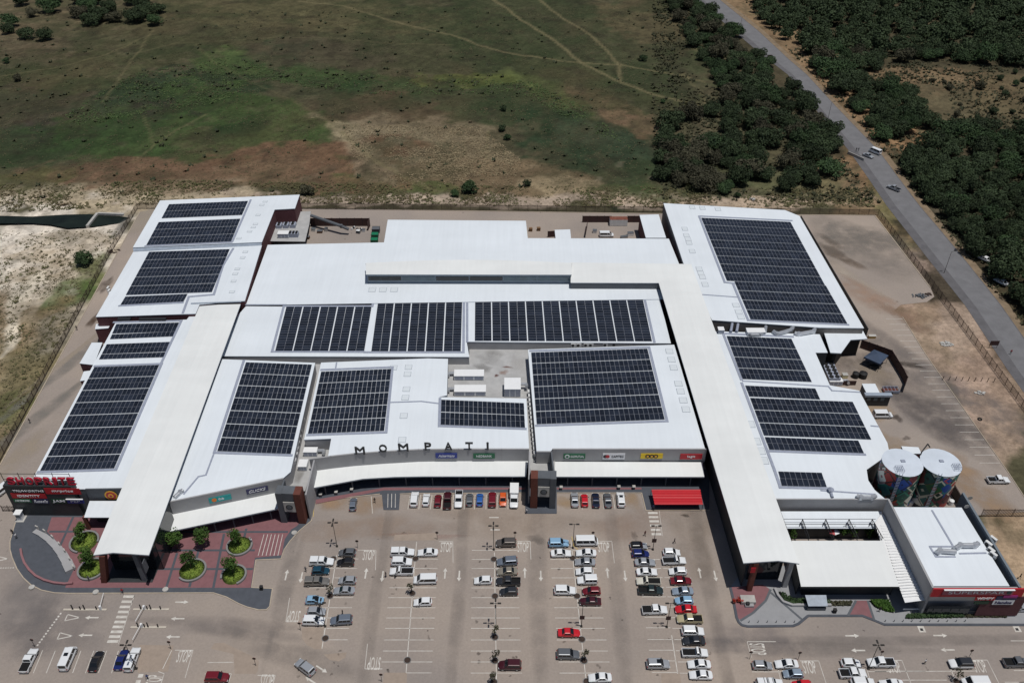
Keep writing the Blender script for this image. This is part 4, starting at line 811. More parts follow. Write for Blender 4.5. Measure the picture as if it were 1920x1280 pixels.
array('two short solar bands at the far left end of the mall', [(316.8,382.8),(465.2,376.6),(453.8,402.8),(302.8,409)], 9.0, [2,2], 23, trays=[[(470,375),(436,452)]])
array('three solar bands just below the two short ones at far left', [(297.4,416.3),(451,409.9),(433.3,452.4),(274.1,459.4)], 9.0, [2,2,2], 23, trays=[[(273,461),(434,454)]])
array('five solar bands on the stepped left block, above its short last band', [(279.4,472),(430.8,466.8),(397.2,547.2),(235.6,552.9)], 8.6, [2]*5, 23, trays=[[(437,466),(418,498),(401,552),(354,556),(343,586)]])
array('short last solar band of the stepped left block', [(235.1,555.4),(351.7,550.8),(343.9,565.2),(225.2,571.8)], 8.6, [2], 18, trays=[[(224,573),(342,567)]])
array('upper of two narrow three-row solar strips on the front-left block', [(217.6,606.9),(336,604.5),(324.3,629.8),(206,635.7)], 7.6, [2,1], 15, trays=[[(340,601),(301,683)],[(214,604),(340,601)]])
array('lower of two narrow three-row solar strips on the front-left block', [(200,645),(318.4,640.4),(306.7,669.2),(185.3,673.2)], 7.6, [2,1], 15)
array('eight-band solar field behind the red sign board', [(176.6,688),(298.5,683.7),(214.1,877.1),(74.7,881.8)], 7.6, [2]*8, 16, trays=[[(178,686),(303,681.5),(217,880),(72,884.5)]])
array('seven-band solar field right of the left arcade', [(461,678.6),(585,683),(545.2,850.4),(407,845)], 8.0, [2]*7, 15, trays=[[(457,676),(402,847)],[(403,848),(546,853)]])
array('five-band solar field left of the plain ridge on the centre block', [(601.9,696.3),(733.8,691),(720.5,807),(577,812.3)], 8.0, [2]*5, 16, trays=[[(603,693),(736,688),(724,810),(577,815)]])
array('leftmost of the three upright-strip solar fields in the middle', [(536.6,575),(696.9,575.1),(683,657.8),(515.8,657.8)], 7.0, [2]*5, 18, True, trays=[[(532,574),(510,659),(683,659.5)],[(532,573.5),(698,573.5)]])
array('middle one of the three upright-strip solar fields', [(709.8,557.3),(867.1,557.3),(864.1,658.2),(696,658.2)], 7.0, [2]*5, 22, True, trays=[[(698,574),(704,555.5),(870,555),(869,660),(684,660)]])
array('widest, rightmost of the three upright-strip solar fields', [(890.8,558.5),(1205.3,559.5),(1222.7,639.4),(890.2,638.5)], 7.0, [2]*10, 17, True, trays=[[(876,640),(876,555.5),(1208,557),(1227,640.5)]])
array('small two-band solar field beside the grey sunk deck', [(827.2,748.6),(982.5,755.3),(984.6,801),(826,795.5)], 8.0, [2,2], 18, trays=[[(825,747),(823.5,798),(985,803.5)]])
array('nearly square six-band solar field on the right front block', [(995.8,660.4),(1214,653.1),(1246.6,785.8),(1006.3,794.6)], 8.0, [2]*6, 26, trays=[[(995,657.5),(1217,650.5),(1251,789),(1006,797.5)]])
array('upper eight bands of the big north-east solar field', [(1314.8,408),(1482.3,416),(1547,534.4),(1363,526)], 8.6, [2]*8, 26, trays=[[(1311,405.5),(1359,529),(1376,531)],[(1312,405),(1484,413.5)]])
array('lower four bands of the big north-east solar field', [(1377,527.4),(1548.6,535.2),(1589,606.3),(1407.5,598.2)], 8.6, [2]*4, 26, trays=[[(1374,531),(1403,600),(1590,608.5)]])
array('four-band solar field on the east block below the shiny ducts', [(1362.2,629.4),(1484,634.6),(1522.5,715.6),(1392.2,710)], 7.4, [2]*4, 15, trays=[[(1356,625),(1390,711)],[(1357,625),(1486,631)]])
array('single solar band under the roof joint of the east block', [(1396.9,722.2),(1529,727.8),(1538,748.4),(1405.3,742.8)], 7.4, [2], 15, trays=[[(1391,718),(1452,880)]])
array('three longest solar bands of the east block', [(1406.2,745.2),(1599,752.7),(1634,823.4),(1432.5,815.9)], 7.4, [2]*3, 21)
array('lowest long solar band of the east block', [(1433.4,818.4),(1609.7,825.3),(1620,848.7),(1442.8,842.2)], 7.4, [2], 18, trays=[[(1443,845),(1621,851.5)]])
array('smallest solar field, sixteen panels near the right arcade', [(1459.5,883),(1540.5,885.5),(1551,912.5),(1465.5,910)], 7.4, [2], 8, trays=[[(1452,880),(1463,912)],[(1463,913),(1551,915)]])
for t, z, lines in [(ea, 7.4, [[(1393,714),(1553,724),(1560,732),(1612,735)],[(1634,798),(1646,799)],[(1540,919),(1640,926)]]),(fm, 8.0, [[(731,754),(790,752),(822,756)],[(631,680),(629,692)]]),(fl, 8.0, [[(402,847),(386,890),(372,893),(345,925)]]),(ss, 8.3, [[(1748,957),(1790,1028)],[(1744,1025),(1755,1043),(1790,1043)],[(1744,1024),(1788,1024)],[(1800,1037),(1848,1036)]]),(ne, 8.6, [[(1316,552),(1383,557)]]),(bc, 7.2, [[(461,571),(536,571)]]),(cc_, 7.0, [[(1208,558),(1238,558)]])]:
    for ln in lines:
        mb = MB(); pts = [Vector(G(*p, z+0.06)) for p in ln]
        for a, b_ in zip(pts[:-1], pts[1:]): mb.obox((a+b_)/2, b_-a, (b_-a).length/2+0.2, 0.2, z+0.005, z+0.09+R.uniform(0, .006))
        mb.build('roof_tray', m_tray, t)
# rooflights in the sheeting: thin kerbs around pale sheets
m_skl = M('translucent_sheet', (0.66,0.71,0.75), 0.4, 0.03, 0.5); m_skk = M('rooflight_kerb', (0.36,0.40,0.45), 0.6, 0.05, 1)
def skylight(parent, z, px, py, w=1.9, l=1.7, wx=(1,0)):
    x, y = G(px, py, z+0.05); ux = Vector(wx).normalized(); mb = MB()
    mb.obox((x,y), ux, w/2, l/2, z+0.004, z+0.05, 1); mb.obox((x,y), ux, w/2-0.12, l/2-0.12, z+0.05, z+0.07, 0); mb.build('skylight', [m_skl, m_skk], parent)
for px, py in [(1284,429),(1287,441),(1290,448),(1292,455),(1298,471),(1298,389),(1317,390),(1346,392),(1311,504),(1314,512),(1317,519),(1322,533)]: skylight(ne, 8.6, px, py, 1.9, 2.4)
for px, py in [(1480,571.5),(1485,582),(1489,593)]: pass
for px, py in [(1380,572),(1385,584),(1389,594)]: skylight(ne, 8.6, px, py, 2.0, 2.2)
for px, py in [(1255,658),(1259,674),(1263,689),(1272,719),(1276,733),(1281,750),(1286,767)]: skylight(fr, 8.0, px, py, 2.0, 2.2)
for px, py in [(1410,795),(1421,827),(1429,845),(1435,863)]: skylight(ea, 7.4, px-1, py, 1.6, 2.4)
for px, py in [(766,688),(764,701),(762,729),(760,745),(757,779),(754,824),(738,689)]: skylight(fm, 8.0, px, py, 1.9, 2.0)
for px, py in [(698,543),(718,543),(739,543)]: skylight(bc, 7.2, px, py, 2.2, 2.4)
for px, py in [(497,378),(491,384),(484,403),(479,420),(475,426),(468,434),(448,447)]: skylight(nw1, 9.0, px, py, 1.6, 1.2)
for px, py in [(460,472),(455,483),(445,504),(441,513),(438,527),(435,547)]: skylight(nw2, 8.6, px, py, 1.6, 1.3)

for a in [(952,688,1.6,.5,(110,56,38),.9),(945,698,1.4,1.2,(150,104,78),.6),(931,704,.8,.6,(96,48,34),.9),(920,670,5,3,(150,148,146),.5),(905,690,3,2,(132,130,128),.5),(970,680,3,4,(190,188,186),.5),(560,890,1.2,4,(130,126,122),.6)]: stain(*a, z=4.3, parent=deck, name='rust_stain')
ORDA = ['first','second','third','fourth','fifth','sixth','seventh','eighth','ninth','tenth','eleventh','twelfth','thirteenth','fourteenth','fifteenth','sixteenth','seventeenth']
# ================================================================== TANKS
def mural(name, seed):
    m = bpy.data.materials.new(name); m.use_nodes = True; nt = m.node_tree; b = nt.nodes['Principled BSDF']; Lk = nt.links.new
    tc = nt.nodes.new('ShaderNodeUVMap'); mp = nt.nodes.new('ShaderNodeMapping'); mp.inputs['Location'].default_value = (seed*1.7, seed*0.6, 0)
    Lk(tc.outputs[0], mp.inputs[0])
    vo = nt.nodes.new('ShaderNodeTexVoronoi'); vo.distance = 'MANHATTAN'; vo.inputs['Scale'].default_value = 0.36; Lk(mp.outputs[0], vo.inputs['Vector'])
    sp = nt.nodes.new('ShaderNodeSeparateColor'); Lk(vo.outputs['Color'], sp.inputs[0])
    rp = nt.nodes.new('ShaderNodeValToRGB'); rp.color_ramp.interpolation = 'CONSTANT'; el = rp.color_ramp.elements
    cols = [(0,(44,92,84)),(0.26,(40,62,52)),(0.42,(170,62,56)),(0.52,(48,112,112)),(0.66,(104,52,58)),(0.76,(48,82,160)),(0.84,(56,108,66)),(0.94,(220,222,212))]
    el[0].color = (*rgb(*cols[0][1]), 1); el[1].position = 0.2; el[1].color = (*rgb(*cols[1][1]), 1)
    for p, c in cols[2:]: e = el.new(p); e.color = (*rgb(*c), 1)
    Lk(sp.outputs[0], rp.inputs[0])
    mm = nt.nodes.new('ShaderNodeMath'); mm.operation = 'SINE'; mk = nt.nodes.new('ShaderNodeMath'); mk.operation = 'MULTIPLY'; mk.inputs[1].default_value = 9.0
    Lk(vo.outputs['Distance'], mk.inputs[0]); Lk(mk.outputs[0], mm.inputs[0])
    r2 = nt.nodes.new('ShaderNodeValToRGB'); r2.color_ramp.elements[0].position = 0.55; r2.color_ramp.elements[1].position = 0.75; r2.color_ramp.elements[0].color = (0,0,0,1); r2.color_ramp.elements[1].color = (0.85,0.85,0.85,1)
    Lk(mm.outputs[0], r2.inputs[0])
    rp2 = nt.nodes.new('ShaderNodeValToRGB'); rp2.color_ramp.interpolation = 'CONSTANT'; e2 = rp2.color_ramp.elements
    e2[0].color = (*rgb(34,40,46), 1); e2[1].position = 0.35; e2[1].color = (*rgb(190,76,60), 1)
    for p, c in [(0.55,(60,140,116)),(0.75,(224,220,200)),(0.88,(130,60,68))]: e = e2.new(p); e.color = (*rgb(*c), 1)
    Lk(sp.outputs[1], rp2.inputs[0])
    mx = nt.nodes.new('ShaderNodeMix'); mx.data_type = 'RGBA'; Lk(r2.outputs[0], mx.inputs[0]); Lk(rp.outputs[0], mx.inputs[6]); Lk(rp2.outputs[0], mx.inputs[7])
    Lk(mx.outputs[2], b.inputs['Base Color']); b.inputs['Roughness'].default_value = 0.55; return m
m_tanktop = M('tank_lid_sheet', (0.60,0.66,0.74), 0.45, 0.05, 0.4)
def tank(label, px, py, z, r, seed, grate):
    x, y = G(px, py, z); t = thing('water_tank', (x, y, 0), label, 'water tank', 'painted water tanks')
    n = 48; nr = 12; me_ = bpy.data.meshes.new('shell'); v = []; f = []
    for j in range(nr+1):
        for i in range(n): a = 2*math.pi*i/n; v.append((r*math.cos(a), r*math.sin(a), 1.4+(z-1.4)*j/nr))
    for j in range(nr):
        for i in range(n): f.append((j*n+i, j*n+(i+1) % n, (j+1)*n+(i+1) % n, (j+1)*n+i))
    me_ = mesh('shell', v, f, mural('mural_%d' % seed, seed)); uv = me_.uv_layers.new(name='UVMap')
    for p in me_.polygons:
        j, i = divmod(p.index, n)
        for li, (du, dv) in zip(p.loop_indices, ((0,0),(1,0),(1,1),(0,1))): uv.data[li].uv = ((i+du)*2*math.pi*r/n, (j+dv)*(z-1.4)/nr)
    link('shell', me_, t)
    mb = MB(); mb.tube((0,0,-0.05), (0,0,1.4), r-0.35, 40); o = link('base', mb.me('base', m_dgrey), t)
    mb = MB(); mb.tube((0,0,z+0.004), (0,0,z+0.10), r+0.08, 24); mb.tube((0,0,z+0.10),(0,0,z+0.45), r+0.02, 24, r2=0.3); lid = link('lid', mb.me('lid', m_tanktop), t)
    mb = MB(); mb.box(-0.45,0.45,-0.35,0.35,z+0.44,z+0.68); link('hatch', mb.me('hatch', m_tray), lid)
    gx, gy = grate; mb = MB()
    for k in range(5): mb.box(gx-.8+k*0.4-0.03, gx-.8+k*0.4+0.03, gy-.8, gy+.8, z+0.85, z+0.95); 
    for k in range(4): mb.box(gx-.83, gx+.83, gy-.8+k*0.53-0.03, gy-.8+k*0.53+0.03, z+0.9, z+0.97)
    for sx in (-.8,.8):
        for sy in (-.8,.8): mb.box(gx+sx-.03, gx+sx+.03, gy+sy-.03, gy+sy+.03, z+.1, z+.9)
    link('guard_rail', mb.me('guard_rail', m_tray), t)
    mb = MB(); a0 = -2.0; bx, by = math.cos(a0)*(r+0.3), math.sin(a0)*(r+0.3)
    for s in (-0.35, 0.35): mb.tube((bx+s, by, 0.0), (bx+s, by, z+0.9), 0.06, 6)
    for k in range(int(z/0.5)): mb.tube((bx-0.35, by, 0.5+k*0.5), (bx+0.35, by, 0.5+k*0.5), 0.04, 5)
    link('ladder', mb.me('ladder', m_tray), t)
    return t
tk1 = tank('left one of two mural-painted round water tanks with pale lid', 1692, 867, 12.2, 4.4, 1, (-1.7,-2.6))
tk2 = tank('right one of two mural-painted round water tanks, nearer the side road', 1764, 867, 12.2, 4.4, 5, (2.7,-2.0))
mb = MB(); p, q_ = Vector(G(1727,850,12.7)), Vector(G(1738,836,12.7)); mb.path([(p.x,p.y,0.0),(p.x,p.y,13.2),(q_.x,q_.y,13.4),(q_.x+0.6,q_.y-0.3,12.6)], 0.14, 8); tag(mb.build('filler_pipe', m_steel), 'dark bent filler pipe rising between the two painted tanks', 'pipe')
pump = block('pump_room', 'small white roofed pump room behind the two painted tanks', [(1690,836),(1722,838),(1728,850),(1696,850)], 4.0, m_brick, th=0.15, cat='pump room')
for px, py in [(1706,947),(1782,945)]:
    x, y = G(px, py); mb = MB(); mb.tube((x,y,0),(x,y,1.3),0.55,14); mb.tube((x,y,1.3),(x,y,1.5),0.57,14,r2=0.2); tag(mb.build('plastic_drum', m_white), 'white plastic drum at the foot of the %s painted tank' % ('left' if px < 1750 else 'right'), 'drum')
wall_line(thing('yard_wall', (*G(1800,920),0), 'dark wall and steel fence beside the right painted tank', 'wall'), 'wall', [(1790,908),(1806,935)], 0, 3.0, 0.25, m_fence)
# ================================================================== ROOFTOP AND YARD PLANT
def ac_mesh():
    mb = MB(); mb.box(-0.5,0.5,-0.2,0.2,0,0.8,0); c = mb.me('casing', m_acw)
    mb = MB(); mb.tube((-0.12,-0.2,0.42),(-0.12,-0.22,0.42),0.3,14); f = mb.me('fan_grille', m_steel); return c, f
AC = ac_mesh()
def ac(px, py, z, rot, label, group, k=1.0):
    x, y = G(px, py, z+0.4*k); t = thing('air_conditioner', (x, y, z), label, 'air conditioner', group); t.rotation_euler.z = math.radians(rot); t.scale = (k, k, k)
    link('casing', AC[0], t); link('fan_grille', AC[1], t)
for k, x in enumerate((895,905,916,963,973,986.5,1007,1016.5)): ac(x, 650, 4.3, 0, ORDA[k]+' from left outdoor unit on the back edge of the grey sunk deck', 'units at the back edge of the grey deck', 1.5)
for k, x in enumerate((1075,1085,1099,1108,1135,1152)): ac(x, 646.5-(x-1075)*0.01, 5.6, 0, ORDA[k]+' from left outdoor unit high behind the nearly square solar field', 'units behind the square solar field', 1.4)
for k in range(8): ac(677+k*9.4, 671, 5.0, 0, ORDA[k]+' from left outdoor unit in the row behind the centre block', 'units behind the centre block', 1.4)
for k, x in enumerate((430,442,455,467,484,493,502,588,601,611,621)): ac(x, 670, 5.2, 0, ORDA[k]+' from left outdoor unit in the gap behind the left front block', 'units behind the left front block', 1.3)
for k in range(17):
    t_ = k/16; ac(589-36*t_, 692+172*t_, 5.4, 90 if k % 3 else 80, ORDA[k]+' from the back wall-hung outdoor unit in the narrow lane between left and centre blocks', 'units in the lane between blocks', 1.25)
for k in range(15):
    t_ = k/14; ac(991.5+11*t_, 735+115*t_, 5.0, -90, ORDA[k]+' from the back wall-hung outdoor unit in the slot left of the square solar field', 'units in the slot beside the right block', 1.2)
m_ahu = M('air_handler_white', (0.72,0.75,0.77), 0.45, 0.05, 0.6)
def ahu(name, label, px, py, z, w, l, h, duct=0, cat='air handler'):
    x, y = G(px, py, z+h); t = thing(name, (x, y, z), label, cat); mb = MB(); mb.box(-w/2,w/2,-l/2,l/2,0.15,h); mb.box(-w/2+.2,-w/2+.5,-l/2+.1,l/2-.1,-0.02,0.15); mb.box(w/2-.5,w/2-.2,-l/2+.1,l/2-.1,-0.02,0.15); link('casing', mb.me('casing', m_ahu), t)
    mb = MB(); mb.box(-w/2-.06,w/2+.06,-l/2-.06,l/2+.06,h,h+0.08); link('lid', mb.me('lid', m_white), t)
    for k in range(3): mb = MB(); mb.box(-w/2+w*(k+.08)/3,-w/2+w*(k+.92)/3,-l/2-.03,-l/2,0.3,h-0.2); link('access_panel', mb.me('access_panel', m_tray), t)
    if duct: mb = MB(); s = 1 if duct > 0 else -1; mb.path([(s*w/2,l/4,h*0.6),(s*(w/2+1.6),l/4,h*0.6)], 0.4, 10); mb.path([(s*(w/2+1.6),l/4,h*0.6),(s*(w/2+1.6),l/4-1.2,h*0.6)],0.4,10); link('duct', mb.me('duct', m_metal), t)
    return t
ahu('air_handler', 'upper of two long white air handlers on the grey sunk deck', 879.5, 699, 4.3, 7.9, 2.7, 1.5, -1)
ahu('air_handler', 'lower of two long white air handlers on the grey sunk deck', 881.5, 728, 4.3, 8.2, 2.7, 1.5, -1)
ahu('plant_box', 'tall white plant box at the right of the grey sunk deck', 961, 719, 4.3, 4.2, 4.6, 2.7, 1, 'plant box')
ahu('condenser', 'upper grey condenser in the notch left of the standing letters', 582, 843, 4.3, 3.2, 1.7, 1.5, 1, 'condenser')
ahu('condenser', 'lower grey condenser in the lane left of the standing letters', 568, 868, 4.3, 2.0, 2.4, 1.4, 0, 'condenser')
def ducts(label, pts, r, z0, mat=m_metal, name='roof_duct'):
    P = [V(p[0], p[1], z0+(p[2] if len(p) > 2 else r)) for p in pts]; c = P[0]; mb = MB(); mb.path(P, r, 10, 0)
    for p in P[1:-1]: mb.tube(p-Vector((0,0,r)), p+Vector((0,0,r)), r*1.02, 10)
    return tag(mb.build(name, mat), label, 'duct')
ducts('left shiny duct loop on the roof edge above the east solar field', [(1402,624),(1405,627),(1425,627),(1434,622),(1436,612)], 0.5, 7.4)
ducts('middle shiny duct loop above the east solar field', [(1450,621),(1457,626),(1484,618),(1490,608)], 0.55, 7.4)
ducts('right shiny duct loop above the east solar field', [(1490,624),(1498,626),(1526,621),(1530,610)], 0.55, 7.4)
ducts('straight duct over the roof edge, first from the right arcade', [(1373,606),(1370,622)], 0.4, 7.4, m_tray); ducts('straight duct over the roof edge, second from the right arcade', [(1384,606),(1381,622)], 0.4, 7.4, m_tray)
ahu('condenser', 'grey roof unit between the two straight ducts and the duct loops', 1417, 619, 7.4, 5.0, 2.0, 1.0, 0, 'condenser')
ahu('condenser', 'white cabinet at the top left corner of the east block', 1352, 616, 7.4, 1.6, 1.6, 1.3, 0, 'condenser')
ducts('curled roof duct by the round vent near the right parapet', [(1558,922),(1561,932)], 0.3, 7.4, m_tray)
x, y = G(1557,920,7.6); vt = thing('roof_vent', (x,y,7.4), 'round turbine vent near the front edge of the east roof', 'vent'); mb = MB(); mb.tube((0,0,0),(0,0,0.8),0.45,12); link('stem', mb.me('stem', m_metal), vt); mb = MB(); mb.tube((0,0,0.8),(0,0,1.2),0.7,14,r2=0.2); link('cowl', mb.me('cowl', m_tray), vt)
ducts('oval shiny duct lying by the grey parapet below the left tank', [(1606,929),(1614,932),(1636,932),(1642,929)], 0.5, 7.4)
ducts('left kitchen duct in the tray ring on the supermarket roof', [(1756,1036),(1762,1032),(1792,1034)], 0.55, 8.3); ducts('right kitchen duct in the tray ring on the supermarket roof', [(1790,1028),(1800,1022),(1828,1022),(1834,1018)], 0.55, 8.3)
ducts('slanting duct at the foot of the left arcade roof', [(327,932),(338,922),(343,918)], 0.45, 8.0)
for k, (px, py) in enumerate([(1853,1020),(1862,1011),(1858,1032),(1862,1040)]): ac(px, py, 8.0, -60, ORDA[k]+' from the back white unit on the supermarket parapet', 'units on the supermarket parapet', 1.5)
# ---- back service yard, left
ysL = thing('plant_platform', (*G(560,430,3.5),3.5), 'raised grey plant platform beside the north-west block', 'platform')
slab(ysL, 'deck', [(500,452),(520,420),(558,397),(583,396),(580,420),(572,453)], 3.6, 0.25, [m_deck, m_dgrey])
for px, py in [(512,447),(565,450),(575,405)]:
    c = G(px, py, 3.3); mb = MB(); mb.tube((c[0],c[1],0),(c[0],c[1],3.4),0.2,8); mb.build('leg', m_steel, ysL)
def fans(name, label, px, py, z, w, l, h, nx, ny, r_):
    x, y = G(px, py, z+h); t = thing(name, (x, y, z), label, 'condenser'); mb = MB(); mb.box(-w/2,w/2,-l/2,l/2,0.0,h); link('casing', mb.me('casing', m_tray), t)
    for i in range(nx):
        for j in range(ny): mb = MB(); cx_, cy_ = -w/2+w*(i+.5)/nx, -l/2+l*(j+.5)/ny; mb.tube((cx_,cy_,h),(cx_,cy_,h+.22),r_,12); link('fan', mb.me('fan', m_blk), t)
    return t
for k in range(3): (lambda *a: fans(a[0], a[1], a[2], a[3], a[4], a[5], a[6], a[7], 1, 2, .5))('condenser', ('left','middle','right')[k]+' black-topped condenser in the back row of the plant platform', 523+13*k, 420-0.6*k, 3.6, 1.9, 2.4, 1.2, 0, 'condenser')
ahu('condenser', 'wide pale condenser at the front of the plant platform', 531, 436, 3.6, 3.6, 2.2, 1.6, 0, 'condenser'); fans('condenser', 'three-fan condenser beside the wide pale one on the plant platform', 550, 436, 3.6, 3.2, 2.0, 1.4, 3, 2, .42)
ducts('long dark conveyor duct sloping from the plant platform to the yard', [(583,404,3.2),(640,424,2.0),(654,430,0.9)], 0.55, 1.2, m_dgrey)
m_scr = M('maroon_screen_boards', (0.060,0.030,0.028), 0.75, 0.2, 1.5)
def screen(label, px, h, pitch=2.6, name='screen_fence'):
    P = [Vector(G(p[0], p[1])) for p in px]; c = P[0]; t = thing(name, (c.x, c.y, 0), label, 'fence')
    for a, b_ in zip(P[:-1], P[1:]):
        d = b_-a; n = max(1, round(d.length/pitch))
        for j in range(n):
            p = a+d*((j+.5)/n); mb = MB(); mb.obox(p, d, d.length/n/2-0.03, 0.05, 0.08, h-R.uniform(0,.06)); mb.build('panel', m_scr, t)
            p = a+d*(j/n); mb = MB(); mb.tube((p.x,p.y,0),(p.x,p.y,h+0.12),0.09,6); mb.build('post', m_steel, t)
    return t
screen('maroon board screen in the back yard behind the sloping duct', [(583,424),(694,424),(690,433)], 3.2)
screen('maroon board screen round the grey container, right part of the back yard', [(1092,417),(1146,417)], 2.6); screen('maroon board screen between the container and the narrow lean-to', [(1176,417),(1200,417)], 2.6); screen('short leaning maroon screen in the back yard', [(1097,446),(1101,425)], 2.4); screen('maroon screen left of the small square canopy', [(1027,445),(1040,444)], 2.4)
screen('zigzag maroon screen fence curving round the east delivery yard', [(1612,652),(1640,662),(1668,672),(1690,708),(1697,722),(1692,736)], 3.0)
screen('low maroon screen below the east condensers', [(1566,722),(1604,722)], 1.6)
m_skip = M('green_skip_paint', rgb(16,112,78), 0.6, 0.15, 1.5)
def skip(label, px, py, mat, w=2.4, l=2.0, h=1.4):
    x, y = G(px, py, h/2); t = thing('waste_skip', (x,y,0), label, 'skip'); mb = MB(); v = [(-w/2,-l/2+.2,0.1),(w/2,-l/2+.2,0.1),(w/2,l/2-.2,0.1),(-w/2,l/2-.2,0.1),(-w/2,-l/2,h),(w/2,-l/2,h),(w/2,l/2,h),(-w/2,l/2,h)]
    mb.add(v, [(0,3,2,1),(0,1,5,4),(1,2,6,5),(2,3,7,6),(3,0,4,7)]); link('body', mb.me('body', mat), t); mb = MB(); mb.box(-w/2+.05,w/2-.05,-l/2+.05,l/2-.05,h-0.15,h-0.02); link('cover', mb.me('cover', mat), t)
    mb = MB(); mb.box(-w/2-.08,w/2+.08,-l/2-.08,-l/2+.04,h-.1,h+.02); mb.box(-w/2-.08,w/2+.08,l/2-.04,l/2+.08,h-.1,h+.02); link('rim', mb.me('rim', m_steel), t)
skip('upper green waste skip in the back yard', 703, 441, m_skip); skip('lower green waste skip in the back yard, half behind the roof', 702, 451, m_skip); skip('dark grey waste cage above the green skips', 705, 431, m_dgrey, 2.6, 2.2, 1.6)
ct = thing('container', (*G(1159,421),0), 'grey storage container with a rusty roof in the back yard', 'container'); mb = MB(); mb.box(-3.1,3.1,-1.2,1.2,0.1,2.5); link('body', mb.me('body', m_acw), ct); mb = MB(); mb.box(-3.1,3.1,-1.2,1.2,2.504,2.56); link('roof', mb.me('roof', M('rusty_sheet',rgb(116,70,56),0.8,0.35,1.2)), ct); mb = MB()
for k in range(12): mb.box(-2.9+k*.5,-2.75+k*.5,-1.23,-1.2,0.25,2.4)
link('ribs', mb.me('ribs', m_acw), ct)
for k, (px, py, lab) in enumerate([(995,433,'left stack of brown pallets behind the centre roof'),(1010,432,'right stack of pallets and crates behind the centre roof')]):
    x, y = G(px, py); t = thing('pallet_stack', (x,y,0), lab, 'pallets'); 
    for j in range(8):
        mb = MB(); a = R.uniform(-.15,.15); mb.obox((0,0),(math.cos(a),math.sin(a)),0.6,0.5,j*0.15,j*0.15+0.12); link('pallet', mb.me('pallet', M('pallet_wood',rgb(120,92,66),0.9,0.3,2)), t)
# rubbish bags and drums by the screen
for k in range(7):
    x, y = G(660+R.uniform(-4,22), 428+R.uniform(-2,4)); mb = MB(); mb.tube((x,y,0),(x,y,0.35),0.42,8,r2=0.46); mb.tube((x,y,0.35),(x,y,0.75),0.46,8,r2=0.12); tag(mb.build('rubbish_bag', m_acw if k % 2 else m_steel, smooth=True), 'tied rubbish bag lying by the maroon screen in the back yard', 'rubbish bag', 'rubbish bags by the maroon screen')
# ---- east delivery yard
fans('condenser', 'long black-fan condenser bank in the east delivery yard', 1559, 694, 0.02, 3.2, 7.0, 2.4, 2, 5, .62); ahu('condenser', 'pale pipe-side cabinet below the long condenser bank', 1567, 712, 0.02, 3.6, 1.6, 1.5, 1, 'condenser')
x, y = G(1583,707); t = thing('storage_crate', (x,y,0), 'small cream crate in the east delivery yard', 'crate'); mb = MB(); mb.box(-.7,.7,-.6,.6,0.1,1.1); link('box', mb.me('box', M('cream_crate',rgb(214,204,160),.7,.08,1)), t); mb = MB(); mb.box(-.74,.74,-.64,.64,1.1,1.18); link('lid', mb.me('lid', m_concrete), t)
for k, (px, py, r_) in enumerate([(1603,707,0.9),(1617,707,1.1)]):
    x, y = G(px, py); mb = MB(); mb.tube((x,y,0),(x,y,1.5),r_,16); mb.tube((x,y,1.5),(x,y,1.8),r_,16,r2=0.3); tag(mb.build('rain_tank', m_blk), ('smaller','larger')[k]+' black plastic tank in the east delivery yard', 'tank')
gh = block('gate_house', 'gate house with white roof and dark windowed front in the east yard', [(1616,719),(1641,719),(1652,741),(1627,741)], 3.6, m_dgrey, cat='gate house', th=0.15)
A, B = Vector(G(1623,741,3.9)), Vector(G(1674,741.5,3.9)); mb = MB(); mb.obox((A+B)/2+Vector((0,0.6)), B-A, (B-A).length/2, 0.6, 3.3, 3.9); mb.build('fascia', m_flash, gh); mb = MB(); mb.obox((A+B)/2+Vector((0,0.7)), B-A, (B-A).length/2-0.3, 0.45, 0.0, 3.3); mb.build('front', m_char, gh)
for k in range(3): p = A+(B-A)*(0.1+0.25*k+0.08); mb = MB(); mb.box(p.x-.5,p.x+.5,p.y+.18,p.y+.22,1.9,2.9); mb.build('window', m_bglass, gh)
gz_ = thing('gazebo', (*G(1643,680),0), 'dark blue gazebo tent in the east delivery yard', 'gazebo'); C4 = [V(1620,669,2.9), V(1639,655,2.9), V(1666,666,2.9), V(1650,682,2.9)]; ap = (C4[0]+C4[1]+C4[2]+C4[3])/4+Vector((0,0,1.1))
m_tent = M('dark_blue_canvas', rgb(62,76,98), 0.8, 0.1, 0.8); v = C4+[ap]+[p+Vector((0,0,-0.5)) for p in C4]; part(gz_, 'canopy', v, [(0,3,4),(3,2,4),(2,1,4),(1,0,4),(0,5,8,3),(3,8,7,2),(2,7,6,1),(1,6,5,0)], m_tent)
for p in C4: mb = MB(); mb.tube((p.x*.995+ap.x*.005, p.y*.995+ap.y*.005, 0), (p.x*.995+ap.x*.005,p.y*.995+ap.y*.005,2.8), 0.06, 6); mb.build('pole', m_steel, gz_)
tz = thing('work_table', (*G(1640,690),0), 'dark table under the gazebo tent', 'table'); mb = MB(); mb.box(-1.6,1.6,-.5,.5,0.8,0.88); link('top', mb.me('top', m_steel), tz)
for a in (-1.5,1.5):
    for b_ in (-.4,.4): mb = MB(); mb.box(a-.05,a+.05,b_-.05,b_+.05,0,0.8); link('leg', mb.me('leg', m_steel), tz)
tr_ = thing('cage_trailer', (*G(1669,734),0), 'low steel cage trailer behind the gate house', 'trailer'); mb = MB()
for k in range(5): mb.box(-2+k,-1.92+k,-1.0,1.0,1.0,1.08)
for s in (-1.0,0.92): mb.box(-2,2.1,s,s+.08,0.3,1.1)
link('cage', mb.me('cage', m_tray), tr_); mb = MB(); mb.box(-2,2.1,-.95,.95,0.3,0.4); link('floor', mb.me('floor', m_rust), tr_)
